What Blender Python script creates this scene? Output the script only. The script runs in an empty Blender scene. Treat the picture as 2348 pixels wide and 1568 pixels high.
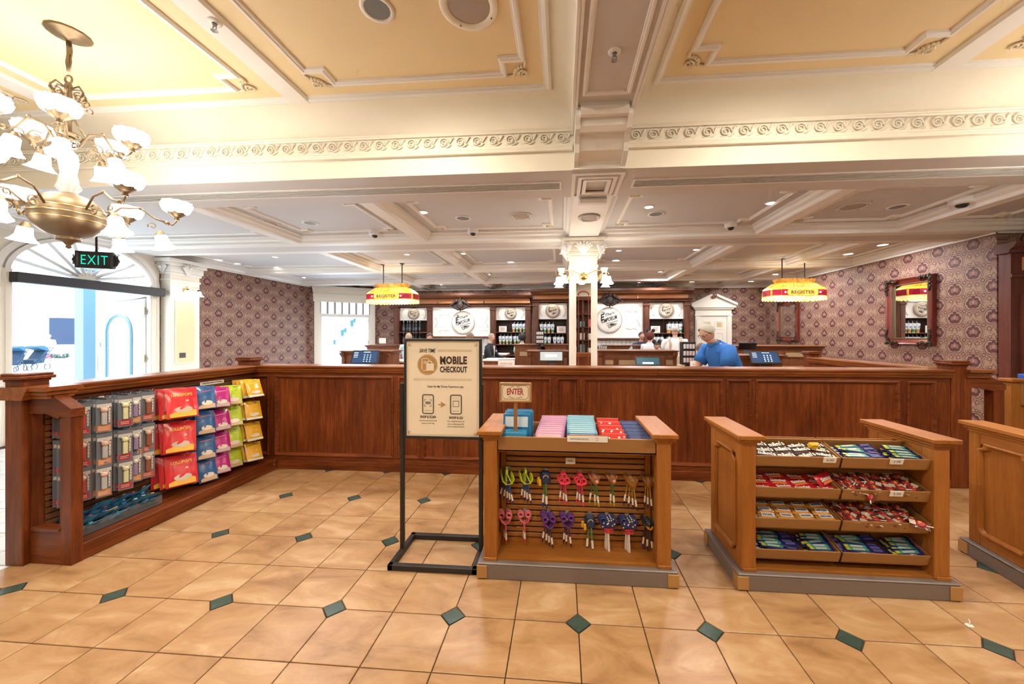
import bpy, bmesh, math, random
from mathutils import Vector, Matrix, noise
random.seed(7)
sc = bpy.context.scene
col = sc.collection
PI = math.pi
R = math.radians

# ------------------------------------------------------------------ camera, light, exposure
EYE = 1.55
FPX, CXP, CYP, YAW = 844.8, 1221.5, 768.8, 0.0777
cd = bpy.data.cameras.new('camera'); cam = bpy.data.objects.new('camera', cd); col.objects.link(cam)
cam.location = (0, 0, EYE); cam.rotation_euler = (R(90), 0, YAW)
cd.sensor_width = 36; cd.sensor_fit = 'HORIZONTAL'; cd.lens = 36 * FPX / 2348
cd.shift_x = -(CXP - 1174) / 2348; cd.shift_y = (CYP - 784) / 2348; cd.clip_start = 0.05; cd.clip_end = 200
sc.camera = cam

w = bpy.data.worlds.new('sky'); sc.world = w; w.use_nodes = True
bg = w.node_tree.nodes['Background']; bg.inputs[0].default_value = (0.72, 0.87, 1.0, 1); bg.inputs[1].default_value = 7.5

def light(kind, loc, power, color=(1, .82, .6), size=.2, rot=(0, 0, 0), spot=None, blend=.6, sy=None, spread=None):
    d = bpy.data.lights.new('lamp_light', kind); d.energy = power; d.color = color
    if kind == 'AREA':
        d.shape = 'RECTANGLE' if sy else 'DISK'; d.size = size
        if sy: d.size_y = sy
        if spread: d.spread = spread
    elif kind == 'SPOT': d.spot_size = spot; d.spot_blend = blend; d.shadow_soft_size = size
    else: d.shadow_soft_size = size
    o = bpy.data.objects.new('lamp_light', d); col.objects.link(o); o.location = loc; o.rotation_euler = rot
    return o
WARM = (1, .88, .71); NEUT = (.98, .97, .98); SUNC = (1, .97, .93)
sd = bpy.data.lights.new('sun', 'SUN'); sd.energy = 4.0; sd.color = SUNC; sd.angle = R(1.5)
so = bpy.data.objects.new('sun', sd); col.objects.link(so); so.rotation_euler = (R(38), R(-30), 0)
# added soft fill under the high ceiling, spread like cans (the sales floor goes on behind the camera)
for (x, y) in [(-1.21, 2.345), (1.9, 2.3), (-1.2, .3), (1.9, .3), (-3.6, .3), (4.3, .3), (-1.2, -1.8), (1.9, -1.8)]:
    light('AREA', (x, y, 3.66), 42, WARM, .28)
# recessed downlights of the low ceiling
for (x, y) in [(-1.2, 4.9), (1.7, 4.9), (-3.4, 4.9), (4.0, 4.9), (-1.2, 7.2), (1.7, 7.2), (-3.4, 7.2), (4.0, 7.2), (5.6, 7.2), (-6, 7.4),
               (-1.2, 9.3), (1.7, 9.3), (-3.4, 9.3), (4.2, 9.3), (5.6, 9.3), (-5.6, 9.3), (-3.2, 10.9), (.2, 10.2), (2.6, 10.2), (5.2, 10.9), (-.9, 10.9)]:
    light('AREA', (x, y, 3.12), 33, NEUT, .2)
vs = sc.view_settings
vs.view_transform = 'Standard'; vs.look = 'None'; vs.gamma = 1; vs.exposure = 0.0; vs.use_curve_mapping = False
cy_ = sc.cycles
cy_.use_adaptive_sampling = True; cy_.adaptive_threshold = .12; cy_.adaptive_min_samples = 12; cy_.light_sampling_threshold = .05; cy_.max_bounces = 5; cy_.diffuse_bounces = 3; cy_.glossy_bounces = 3; cy_.transmission_bounces = 4; cy_.transparent_max_bounces = 6
cy_.caustics_reflective = False; cy_.caustics_refractive = False; cy_.sample_clamp_indirect = 6; cy_.use_denoising = True

# ------------------------------------------------------------------ pixel helpers (photograph pixels -> metres)
_c, _s = math.cos(YAW), math.sin(YAW)
def ray(px, py):
    a = (px - CXP) / FPX; return Vector((a * _c - _s, a * _s + _c, -(py - CYP) / FPX))
def atY(px, py, y): r = ray(px, py); t = y / r.y; return Vector((r.x * t, y, EYE + r.z * t))
def atX(px, py, x): r = ray(px, py); t = x / r.x; return Vector((x, r.y * t, EYE + r.z * t))
def atZ(px, py, z): r = ray(px, py); t = (z - EYE) / r.z; return Vector((r.x * t, r.y * t, z))

# ------------------------------------------------------------------ mesh builder
class MB:
    def __init__(s): s.v = []; s.f = []; s.m = []; s.sm = []
    def face(s, pts, m=0, smooth=False):
        b = len(s.v); s.v += [tuple(p) for p in pts]; s.f.append(tuple(range(b, b + len(pts)))); s.m.append(m); s.sm.append(smooth)
    def mesh_(s, vs_, fs, m=0, smooth=False):
        b = len(s.v); s.v += [tuple(p) for p in vs_]
        for f in fs: s.f.append(tuple(i + b for i in f)); s.m.append(m); s.sm.append(smooth)
    def box(s, x0, y0, z0, x1, y1, z1, m=0, bev=0):
        if x0 > x1: x0, x1 = x1, x0
        if y0 > y1: y0, y1 = y1, y0
        if z0 > z1: z0, z1 = z1, z0
        if not bev:
            P = [(x, y, z) for z in (z0, z1) for y in (y0, y1) for x in (x0, x1)]
            s.mesh_(P, [(0, 2, 3, 1), (4, 5, 7, 6), (0, 1, 5, 4), (2, 6, 7, 3), (0, 4, 6, 2), (1, 3, 7, 5)], m); return s
        b = min(bev, (x1 - x0) / 2.01, (y1 - y0) / 2.01, (z1 - z0) / 2.01)
        X, Y, Z = (x0, x1), (y0, y1), (z0, z1); V = []; idx = {}
        for i in (0, 1):
            for j in (0, 1):
                for k in (0, 1):
                    sx, sy, sz = (1 if i == 0 else -1) * b, (1 if j == 0 else -1) * b, (1 if k == 0 else -1) * b
                    for a, p in (('x', (X[i], Y[j] + sy, Z[k] + sz)), ('y', (X[i] + sx, Y[j], Z[k] + sz)), ('z', (X[i] + sx, Y[j] + sy, Z[k]))):
                        idx[(i, j, k, a)] = len(V); V.append(p)
        F = []
        g = lambda i, j, k, a: idx[(i, j, k, a)]
        for i in (0, 1): q = [g(i, 0, 0, 'x'), g(i, 0, 1, 'x'), g(i, 1, 1, 'x'), g(i, 1, 0, 'x')]; F.append(q if i == 0 else q[::-1])
        for j in (0, 1): q = [g(0, j, 0, 'y'), g(1, j, 0, 'y'), g(1, j, 1, 'y'), g(0, j, 1, 'y')]; F.append(q if j == 0 else q[::-1])
        for k in (0, 1): q = [g(0, 0, k, 'z'), g(0, 1, k, 'z'), g(1, 1, k, 'z'), g(1, 0, k, 'z')]; F.append(q if k == 0 else q[::-1])
        for i in (0, 1):
            for j in (0, 1): q = [g(i, j, 0, 'x'), g(i, j, 0, 'y'), g(i, j, 1, 'y'), g(i, j, 1, 'x')]; F.append(q if (i + j) % 2 == 0 else q[::-1])
            for k in (0, 1): q = [g(i, 0, k, 'x'), g(i, 1, k, 'x'), g(i, 1, k, 'z'), g(i, 0, k, 'z')]; F.append(q[::-1] if (i + k) % 2 else q)
        for j in (0, 1):
            for k in (0, 1): q = [g(0, j, k, 'y'), g(1, j, k, 'y'), g(1, j, k, 'z'), g(0, j, k, 'z')]; F.append(q if (j + k) % 2 else q[::-1])
        for i in (0, 1):
            for j in (0, 1):
                for k in (0, 1): q = [g(i, j, k, 'x'), g(i, j, k, 'y'), g(i, j, k, 'z')]; F.append(q if (i + j + k) % 2 else q[::-1])
        s.mesh_(V, F, m); return s
    def tube(s, pts, r, n=6, m=0, caps=True, closed=False, smooth=True):
        pts = [Vector(p) for p in pts]; N = len(pts)
        rr = r if isinstance(r, (list, tuple)) else [r] * N
        V = []; prev = None
        for i, p in enumerate(pts):
            if closed: t = pts[(i + 1) % N] - pts[i - 1]
            else: t = pts[min(i + 1, N - 1)] - pts[max(i - 1, 0)]
            if t.length < 1e-9: t = Vector((0, 0, 1))
            t.normalize()
            if prev is None: a = Vector((0, 0, 1)) if abs(t.z) < .9 else Vector((1, 0, 0)); u = t.cross(a).normalized()
            else: u = prev - t * prev.dot(t); u = u.normalized() if u.length > 1e-6 else t.orthogonal().normalized()
            prev = u; wv = t.cross(u)
            for k in range(n): an = 2 * PI * k / n; V.append(p + (u * math.cos(an) + wv * math.sin(an)) * rr[i])
        F = []
        for i in range(N if closed else N - 1):
            a = i * n; b = ((i + 1) % N) * n
            for k in range(n): F.append((a + k, a + (k + 1) % n, b + (k + 1) % n, b + k))
        s.mesh_(V, F, m, smooth)
        if caps and not closed:
            s.face([V[k] for k in range(n)][::-1], m); s.face([V[(N - 1) * n + k] for k in range(n)], m)
        return s
    def cyl(s, p0, p1, r0, r1=None, n=12, m=0, smooth=True): return s.tube([p0, p1], [r0, r1 if r1 is not None else r0], n, m, True, False, smooth)
    def lathe(s, prof, n=16, o=(0, 0, 0), m=0, smooth=True, fl=None, M=None, caps=False):
        V = []; o = Vector(o)
        for j, (r, z) in enumerate(prof):
            for k in range(n):
                an = 2 * PI * k / n; q = r * (1 + (fl(an, j) if fl else 0))
                p = Vector((q * math.cos(an), q * math.sin(an), z)); p = (M @ p) if M else p; V.append(p + o)
        F = [(j * n + k, j * n + (k + 1) % n, (j + 1) * n + (k + 1) % n, (j + 1) * n + k) for j in range(len(prof) - 1) for k in range(n)]
        s.mesh_(V, F, m, smooth)
        if caps: s.face([V[k] for k in range(n)][::-1], m); s.face([V[(len(prof) - 1) * n + k] for k in range(n)], m)
        return s
    def ball(s, c, r, n=12, k=8, m=0, sc3=(1, 1, 1)):
        prof = [(max(math.sin(PI * j / k), 1e-4), -math.cos(PI * j / k)) for j in range(k + 1)]
        M = Matrix.Diagonal((r * sc3[0], r * sc3[1], r * sc3[2])); return s.lathe(prof, n, c, m, True, None, M)
    def prism(s, poly, h0, h1, fn, m=0):
        """poly in 2-D, extruded from h0 to h1; fn(u, v, h) gives the 3-D point"""
        A = [fn(u, v, h0) for u, v in poly]; B = [fn(u, v, h1) for u, v in poly]; n = len(poly)
        s.face(A[::-1], m); s.face(B, m)
        for i in range(n): j = (i + 1) % n; s.face([A[i], A[j], B[j], B[i]], m)
        return s
    def mould(s, poly, prof, fn, m=0, closed=True):
        """profile (inward offset, height) swept with mitres round a polygon given anticlockwise; fn(u, v, h) -> 3-D"""
        n = len(poly); rings = []
        for i in range(n):
            p = Vector(poly[i]); a = Vector(poly[i - 1]); b = Vector(poly[(i + 1) % n])
            if not closed and i == 0: a = p - (b - p)
            if not closed and i == n - 1: b = p + (p - a)
            d1 = (p - a).normalized(); d2 = (b - p).normalized()
            n1 = Vector((-d1.y, d1.x)); n2 = Vector((-d2.y, d2.x)); q = n1 + n2; q /= max(q.dot(n1), .2)
            rings.append([fn(p.x + q.x * o, p.y + q.y * o, h) for o, h in prof])
        k = len(prof)
        for i in range(n if closed else n - 1):
            j = (i + 1) % n
            for t in range(k - 1): s.face([rings[i][t], rings[j][t], rings[j][t + 1], rings[i][t + 1]], m)
        return s
    def run(s, prof, p0, p1, fn, m=0, caps=True):
        """2-D profile (u, v) pushed along h from p0 to p1"""
        A = [fn(u, v, p0) for u, v in prof]; B = [fn(u, v, p1) for u, v in prof]
        for i in range(len(prof) - 1): s.face([A[i], A[i + 1], B[i + 1], B[i]], m)
        if caps: s.face(A[::-1], m); s.face(B, m)
        return s
    def data(s, name):
        me = bpy.data.meshes.new(name); me.from_pydata(s.v, [], s.f)
        me.polygons.foreach_set('material_index', s.m); me.polygons.foreach_set('use_smooth', s.sm); me.update(); return me
    def build(s, name, mats, parent=None, loc=None, rot=None):
        me = s.data(name)
        bm = bmesh.new(); bm.from_mesh(me); bmesh.ops.remove_doubles(bm, verts=bm.verts, dist=1e-5); bmesh.ops.recalc_face_normals(bm, faces=bm.faces); bm.to_mesh(me); bm.free()
        for mt in (mats if isinstance(mats, (list, tuple)) else [mats]): me.materials.append(mt)
        return link(name, me, parent, loc, rot)
def link(name, me, parent=None, loc=None, rot=None):
    o = bpy.data.objects.new(name, me); col.objects.link(o)
    if parent: o.parent = parent
    if loc is not None: o.location = loc
    if rot is not None: o.rotation_euler = rot
    return o
def tag(o, label, cat, group=None, kind=None):
    o['label'] = label; o['category'] = cat
    if group: o['group'] = group
    if kind: o['kind'] = kind
    return o
def thing(name, label, cat, loc=(0, 0, 0), rz=0, group=None):
    o = bpy.data.objects.new(name, None); o.empty_display_size = .05; col.objects.link(o); o.location = loc; o.rotation_euler = (0, 0, rz)
    return tag(o, label, cat, group)
def struct(o, label=None):
    o['kind'] = 'structure'
    if label: o['label'] = label
    return o
def copy_tree(o, parent=None):
    c = o.copy(); col.objects.link(c); c.parent = parent
    for ch in list(o.children): copy_tree(ch, c)
    return c
def ordn(i): return ['first', 'second', 'third', 'fourth', 'fifth', 'sixth', 'seventh', 'eighth', 'ninth', 'tenth', 'eleventh', 'twelfth', 'thirteenth', 'fourteenth', 'fifteenth', 'sixteenth', 'seventeenth', 'eighteenth', 'nineteenth', 'twentieth'][i] if i < 20 else str(i + 1) + 'th'

# ------------------------------------------------------------------ lettering as flat mesh
_tc = {}
def text_mesh(txt, shear=0.0, bold=0.0, space=1.0, res=2):
    k = (txt, shear, bold, space, res)
    if k in _tc: return _tc[k]
    cu = bpy.data.curves.new('t', 'FONT'); cu.body = txt; cu.align_x = 'CENTER'; cu.align_y = 'CENTER'; cu.shear = shear; cu.offset = bold; cu.space_character = space; cu.resolution_u = res
    o = bpy.data.objects.new('t', cu); col.objects.link(o)
    dg = bpy.context.evaluated_depsgraph_get(); me = bpy.data.meshes.new_from_object(o.evaluated_get(dg))
    bpy.data.objects.remove(o); bpy.data.curves.remove(cu)
    xs = [v.co.x for v in me.vertices] or [0]; ys = [v.co.y for v in me.vertices] or [0]
    me.transform(Matrix.Translation((-(min(xs) + max(xs)) / 2, -(min(ys) + max(ys)) / 2, 0)))
    r = (me, max(xs) - min(xs), max(ys) - min(ys)); _tc[k] = r
    return r
def text_into(mb, txt, wd, ht, fn, m=0, **k):
    """add lettering wd x ht metres to a builder; fn(u, v) -> 3-D"""
    me, tw, th = text_mesh(txt, **k)
    V = [fn(v.co.x / tw * wd, v.co.y / th * ht) for v in me.vertices]
    mb.mesh_(V, [tuple(p.vertices) for p in me.polygons], m)
# ------------------------------------------------------------------ materials
class NT:
    """tiny expression layer over shader math nodes"""
    def __init__(s, nt): s.nt = nt
    def n(s, t, **k):
        o = s.nt.nodes.new(t)
        for a, b in k.items(): setattr(o, a, b)
        return o
    def L(s, a, b): s.nt.links.new(a, b)
class Ex:
    def __init__(s, T, sock): s.T = T; s.s = sock
    @staticmethod
    def op(T, op, *a):
        o = T.n('ShaderNodeMath', operation=op)
        for i, x in enumerate(a):
            if isinstance(x, Ex): T.L(x.s, o.inputs[i])
            else: o.inputs[i].default_value = x
        return Ex(T, o.outputs[0])
    def __add__(s, b): return Ex.op(s.T, 'ADD', s, b)
    __radd__ = __add__
    def __sub__(s, b): return Ex.op(s.T, 'SUBTRACT', s, b)
    def __rsub__(s, b): return Ex.op(s.T, 'SUBTRACT', b, s)
    def __mul__(s, b): return Ex.op(s.T, 'MULTIPLY', s, b)
    __rmul__ = __mul__
    def __truediv__(s, b): return Ex.op(s.T, 'DIVIDE', s, b)
    def f(s, op, *a): return Ex.op(s.T, op, s, *a)
    def abs(s): return s.f('ABSOLUTE')
    def min(s, b): return s.f('MINIMUM', b)
    def max(s, b): return s.f('MAXIMUM', b)
    def sin(s): return s.f('SINE')
    def cos(s): return s.f('COSINE')
    def sqrt(s): return s.f('SQRT')
    def lt(s, b): return s.f('LESS_THAN', b)
    def gt(s, b): return s.f('GREATER_THAN', b)
    def wrap(s, a, b): return s.f('WRAP', b, a)
    def step(s, e, wd):
        """1 inside (s < e), soft edge wd"""
        return ((e - s) / wd + .5).f('MAXIMUM', 0).f('MINIMUM', 1)

def newmat(name):
    m = bpy.data.materials.new(name); m.use_nodes = True; nt = m.node_tree
    return m, nt, nt.nodes['Principled BSDF'], NT(nt)
def plain(name, c, rough=.5, metal=0, spec=.5, emit=0, ec=None, coat=0, alpha=1, bump=0, bscale=40, trans=0):
    m, nt, b, T = newmat(name)
    b.inputs['Base Color'].default_value = (*c, 1); b.inputs['Roughness'].default_value = rough; b.inputs['Metallic'].default_value = metal
    b.inputs['Specular IOR Level'].default_value = spec; b.inputs['Coat Weight'].default_value = coat; b.inputs['Coat Roughness'].default_value = .15
    b.inputs['Transmission Weight'].default_value = trans
    if alpha < 1: b.inputs['Alpha'].default_value = alpha
    if emit: b.inputs['Emission Color'].default_value = (*(ec or c), 1); b.inputs['Emission Strength'].default_value = emit
    if bump:
        tc = T.n('ShaderNodeTexCoord'); nz = T.n('ShaderNodeTexNoise'); nz.inputs['Scale'].default_value = bscale; T.L(tc.outputs['Object'], nz.inputs['Vector'])
        bp = T.n('ShaderNodeBump'); bp.inputs['Strength'].default_value = bump; bp.inputs['Distance'].default_value = .01; T.L(nz.outputs[0], bp.inputs['Height']); T.L(bp.outputs[0], b.inputs['Normal'])
    return m
def ramp(T, fac, stops):
    r = T.n('ShaderNodeValToRGB'); e = r.color_ramp.elements
    e[0].position, e[0].color = stops[0][0], (*stops[0][1], 1); e[1].position, e[1].color = stops[-1][0], (*stops[-1][1], 1)
    for p, c in stops[1:-1]: q = e.new(p); q.color = (*c, 1)
    T.L(fac, r.inputs[0]); return r.outputs[0]
def wood(name, dark, mid, lite, scale=(14, 14, 1.1), rough=.40, coat=.12, streak=1.0):
    m, nt, b, T = newmat(name)
    tc = T.n('ShaderNodeTexCoord'); mp = T.n('ShaderNodeMapping'); mp.inputs['Scale'].default_value = scale
    oi = T.n('ShaderNodeObjectInfo'); add = T.n('ShaderNodeVectorMath', operation='ADD'); cmb = T.n('ShaderNodeCombineXYZ')
    ml = Ex(T, oi.outputs['Random']) * 37.0
    for i in range(3): T.L(ml.s, cmb.inputs[i])
    T.L(tc.outputs['Object'], add.inputs[0]); T.L(cmb.outputs[0], add.inputs[1]); T.L(add.outputs[0], mp.inputs[0])
    n1 = T.n('ShaderNodeTexNoise'); n1.inputs['Scale'].default_value = 1.6; n1.inputs['Detail'].default_value = 6; n1.inputs['Roughness'].default_value = .62; n1.inputs['Distortion'].default_value = .5; T.L(mp.outputs[0], n1.inputs[0])
    n2 = T.n('ShaderNodeTexNoise'); n2.inputs['Scale'].default_value = 9; n2.inputs['Detail'].default_value = 3; T.L(mp.outputs[0], n2.inputs[0])
    n3 = T.n('ShaderNodeTexNoise'); n3.inputs['Scale'].default_value = 1.7; n3.inputs['Detail'].default_value = 2; T.L(add.outputs[0], n3.inputs[0])
    fac = Ex(T, n1.outputs[0]) * (.62 * streak) + Ex(T, n2.outputs[0]) * .22 + Ex(T, n3.outputs[0]) * .34 + (.5 - .59 * 1.0) - (streak - 1) * .3
    c = ramp(T, fac.s, [(.27, dark), (.5, mid), (.75, lite)])
    T.L(c, b.inputs['Base Color']); b.inputs['Roughness'].default_value = rough; b.inputs['Specular IOR Level'].default_value = .3; b.inputs['Coat Weight'].default_value = coat * .6; b.inputs['Coat Roughness'].default_value = .25
    bp = T.n('ShaderNodeBump'); bp.inputs['Strength'].default_value = .08; bp.inputs['Distance'].default_value = .004; T.L(n2.outputs[0], bp.inputs['Height']); T.L(bp.outputs[0], b.inputs['Normal'])
    return m
M = {}
MAH = [(.036, .0065, .0016), (.150, .033, .0066), (.31, .083, .018)]
M['mah_v'] = wood('mahogany_upright', *MAH, scale=(16, 16, 1.2))
M['mah_x'] = wood('mahogany_long', *MAH, scale=(1.2, 16, 16))
M['mah_y'] = wood('mahogany_deep', *MAH, scale=(16, 1.2, 16))
M['cap_highlit_x'] = wood('mahogany_cap_highlit_long', (.085, .02, .0045), (.23, .064, .013), (.40, .13, .032), scale=(1.2, 16, 16), rough=.3, coat=.3); M['cap_highlit_y'] = wood('mahogany_cap_highlit_deep', (.085, .02, .0045), (.23, .064, .013), (.40, .13, .032), scale=(16, 1.2, 16), rough=.3, coat=.3)  # highlights of the cap rails put into a lighter mahogany colour
OAK = [(.22, .066, .008), (.36, .128, .02), (.48, .195, .042)]
M['oak_v'] = wood('honey_wood_upright', *OAK, scale=(18, 18, 1.2), rough=.55, coat=.15, streak=.7)
M['oak_x'] = wood('honey_wood_long', *OAK, scale=(1.2, 18, 18), rough=.55, coat=.15, streak=.7)
M['oak_y'] = wood('honey_wood_deep', *OAK, scale=(18, 1.2, 18), rough=.55, coat=.15, streak=.7)
CAB = [(.045, .014, .008), (.12, .042, .022), (.21, .08, .04)]
M['cab_v'] = wood('walnut_upright', *CAB, scale=(16, 16, 1.2)); M['cab_x'] = wood('walnut_long', *CAB, scale=(1.2, 16, 16))
M['cab_in'] = plain('walnut_back', (.05, .022, .014), .6)
STA = [(.075, .024, .01), (.20, .068, .028), (.32, .125, .052)]
M['sta_v'] = wood('register_wood_upright', *STA, scale=(16, 16, 1.2)); M['sta_x'] = wood('register_wood_long', *STA, scale=(1.2, 16, 16))
M['red_v'] = wood('red_wood_upright', (.06, .015, .01), (.13, .035, .022), (.19, .06, .035), scale=(16, 16, 1.2), rough=.4)
M['slat'] = wood('slat_wood', (.27, .10, .022), (.40, .165, .038), (.50, .22, .058), scale=(1.5, 14, 14), rough=.45, coat=.1, streak=.6)
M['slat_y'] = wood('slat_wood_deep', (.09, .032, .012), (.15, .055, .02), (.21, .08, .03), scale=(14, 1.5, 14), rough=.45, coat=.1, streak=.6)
M['groove'] = plain('slat_groove', (.07, .028, .01), .7)
M['tan'] = plain('tan_tray_board', (.33, .155, .045), .5, bump=.1, bscale=120)
M['plinth'] = plain('grey_plinth_metal', (.22, .185, .17), .42, .25, bump=.06, bscale=60)
M['brassplate'] = plain('brass_plate', (.46, .25, .085), .45, .15)
M['blackmetal'] = plain('black_powder_coat', (.018, .016, .015), .42)
M['blackplastic'] = plain('black_plastic', (.02, .02, .022), .35)
M['grey'] = plain('grey_plastic', (.32, .32, .33), .45); M['dgrey'] = plain('dark_grey_plastic', (.09, .09, .1), .4)
M['white'] = plain('white_plastic', (.82, .81, .79), .4)
M['cream'] = plain('cream_paint', (.86, .81, .70), .5); M['cream2'] = plain('cream_panel_paint', (.83, .70, .42), .5)
M['trimw'] = plain('trim_white_paint', (.84, .82, .78), .45)
M['grooved'] = plain('grille_gap', (.05, .045, .04), .7)
M['ceil_hi'] = plain('ceiling_amber_paint', (.83, .67, .40), .6, bump=.05, bscale=90)
M['ceil_border'] = plain('ceiling_border_cream', (.82, .67, .40), .6)
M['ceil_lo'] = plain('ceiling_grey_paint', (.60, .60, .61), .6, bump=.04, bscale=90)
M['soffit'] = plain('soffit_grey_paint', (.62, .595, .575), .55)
M['gold'] = plain('antique_brass', (.215, .155, .095), .44, .85); M['brass'] = plain('aged_brass', (.24, .175, .105), .44, .85)
M['bright_brass'] = plain('bright_brass', (.8, .55, .22), .22, 1)
M['gilt'] = plain('gilt_ornament', (.80, .70, .52), .45, 0)
M['mirror'] = plain('mirror_glass', (.86, .86, .85), .015, 1)
M['shade'] = plain('frosted_glass_lit', (1, .96, .9), .4, emit=17, ec=(1, .93, .83))
M['shade_small'] = plain('frosted_glass_lit_small', (1, .96, .9), .4, emit=6.5, ec=(1, .93, .83))
M['bulbhot'] = plain('downlight_lit', (1, .97, .92), .4, emit=14, ec=(1, .95, .88))
M['candark'] = plain('downlight_can_grey', (.19, .21, .22), .35, .3)
M['glass'] = plain('clear_glass', (.9, .93, .95), .03, alpha=.07)
M['crystal'] = plain('crystal', (.55, .50, .42), .12, alpha=.6, spec=.8)
M['speaker'] = plain('speaker_grille', (.42, .34, .29), .6, bump=.3, bscale=300)
M['black'] = plain('black_ink', (.02, .018, .016), .6); M['brownink'] = plain('brown_ink', (.05, .025, .015), .6); M['goldink'] = plain('gold_ink', (.46, .26, .09), .55); M['redink'] = plain('red_ink', (.42, .03, .03), .5)
M['paper'] = plain('cream_paper', (.84, .74, .58), .55); M['paperw'] = plain('white_paper', (.85, .82, .76), .55)
M['skin'] = plain('skin', (.62, .34, .24), .5); M['skin2'] = plain('skin_tan', (.56, .30, .20), .5)
def solid(c, rough=.5, **k):
    key = 'c%.3f_%.3f_%.3f_%.2f' % (*c, rough) + str(sorted(k.items()))
    if key not in M: M[key] = plain('paint_%d' % len(M), c, rough, **k)
    return M[key]

def tile_mat():
    m, nt, b, T = newmat('tan_ceramic_tile')
    tc = T.n('ShaderNodeTexCoord'); oi = T.n('ShaderNodeObjectInfo'); cmb = T.n('ShaderNodeCombineXYZ'); rnd = Ex(T, oi.outputs['Random'])
    T.L((rnd * 53.0).s, cmb.inputs[0]); T.L((rnd * 91.0).s, cmb.inputs[1])
    geo = T.n('ShaderNodeNewGeometry'); add = T.n('ShaderNodeVectorMath', operation='ADD'); T.L(geo.outputs['Position'], add.inputs[0]); T.L(cmb.outputs[0], add.inputs[1])
    mp = T.n('ShaderNodeMapping'); mp.inputs['Scale'].default_value = (2.6, 5.5, 1); mp.inputs['Rotation'].default_value = (0, 0, .25); T.L(add.outputs[0], mp.inputs[0])
    n1 = T.n('ShaderNodeTexNoise'); n1.inputs['Scale'].default_value = 1.0; n1.inputs['Detail'].default_value = 5; n1.inputs['Roughness'].default_value = .6; n1.inputs['Distortion'].default_value = .8; T.L(mp.outputs[0], n1.inputs[0])
    n2 = T.n('ShaderNodeTexNoise'); n2.inputs['Scale'].default_value = 6; n2.inputs['Detail'].default_value = 4; n2.inputs['Roughness'].default_value = .6; T.L(mp.outputs[0], n2.inputs[0])
    fac = (Ex(T, n1.outputs[0]) - .5) * 1.25 + Ex(T, n2.outputs[0]) * .12 + rnd * .09 + .40
    T.L(ramp(T, fac.s, [(.27, (.29, .150, .062)), (.42, (.395, .218, .098)), (.58, (.465, .276, .134)), (.76, (.56, .375, .215))]), b.inputs['Base Color'])
    T.L((Ex(T, n2.outputs[0]) * .25 + .26).s, b.inputs['Roughness'])
    bp = T.n('ShaderNodeBump'); bp.inputs['Strength'].default_value = .06; bp.inputs['Distance'].default_value = .004; T.L(n1.outputs[0], bp.inputs['Height']); T.L(bp.outputs[0], b.inputs['Normal'])
    return m
M['tile'] = tile_mat()
M['slate'] = wood('green_slate', (.028, .05, .042), (.05, .082, .068), (.08, .115, .092), scale=(9, 20, 1), rough=.3, coat=0)
M['grout'] = plain('dark_grout', (.07, .042, .026), .85)
M['whitetile'] = plain('white_floor_tile', (.74, .75, .76), .3)

def cove_mat():
    m, nt, b, T = newmat('embossed_cream_cove')
    b.inputs['Base Color'].default_value = (.87, .80, .66, 1); b.inputs['Roughness'].default_value = .5
    geo = T.n('ShaderNodeNewGeometry'); nz = T.n('ShaderNodeTexNoise'); nz.inputs['Scale'].default_value = 26; nz.inputs['Detail'].default_value = 1; nz.inputs['Distortion'].default_value = 3.0; T.L(geo.outputs['Position'], nz.inputs['Vector'])
    w1 = (Ex(T, nz.outputs[0]) * 40.0).sin()
    bp = T.n('ShaderNodeBump'); bp.inputs['Strength'].default_value = .3; bp.inputs['Distance'].default_value = .0035; T.L(w1.s, bp.inputs['Height']); T.L(bp.outputs[0], b.inputs['Normal'])
    return m
M['cove'] = cove_mat()

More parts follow.
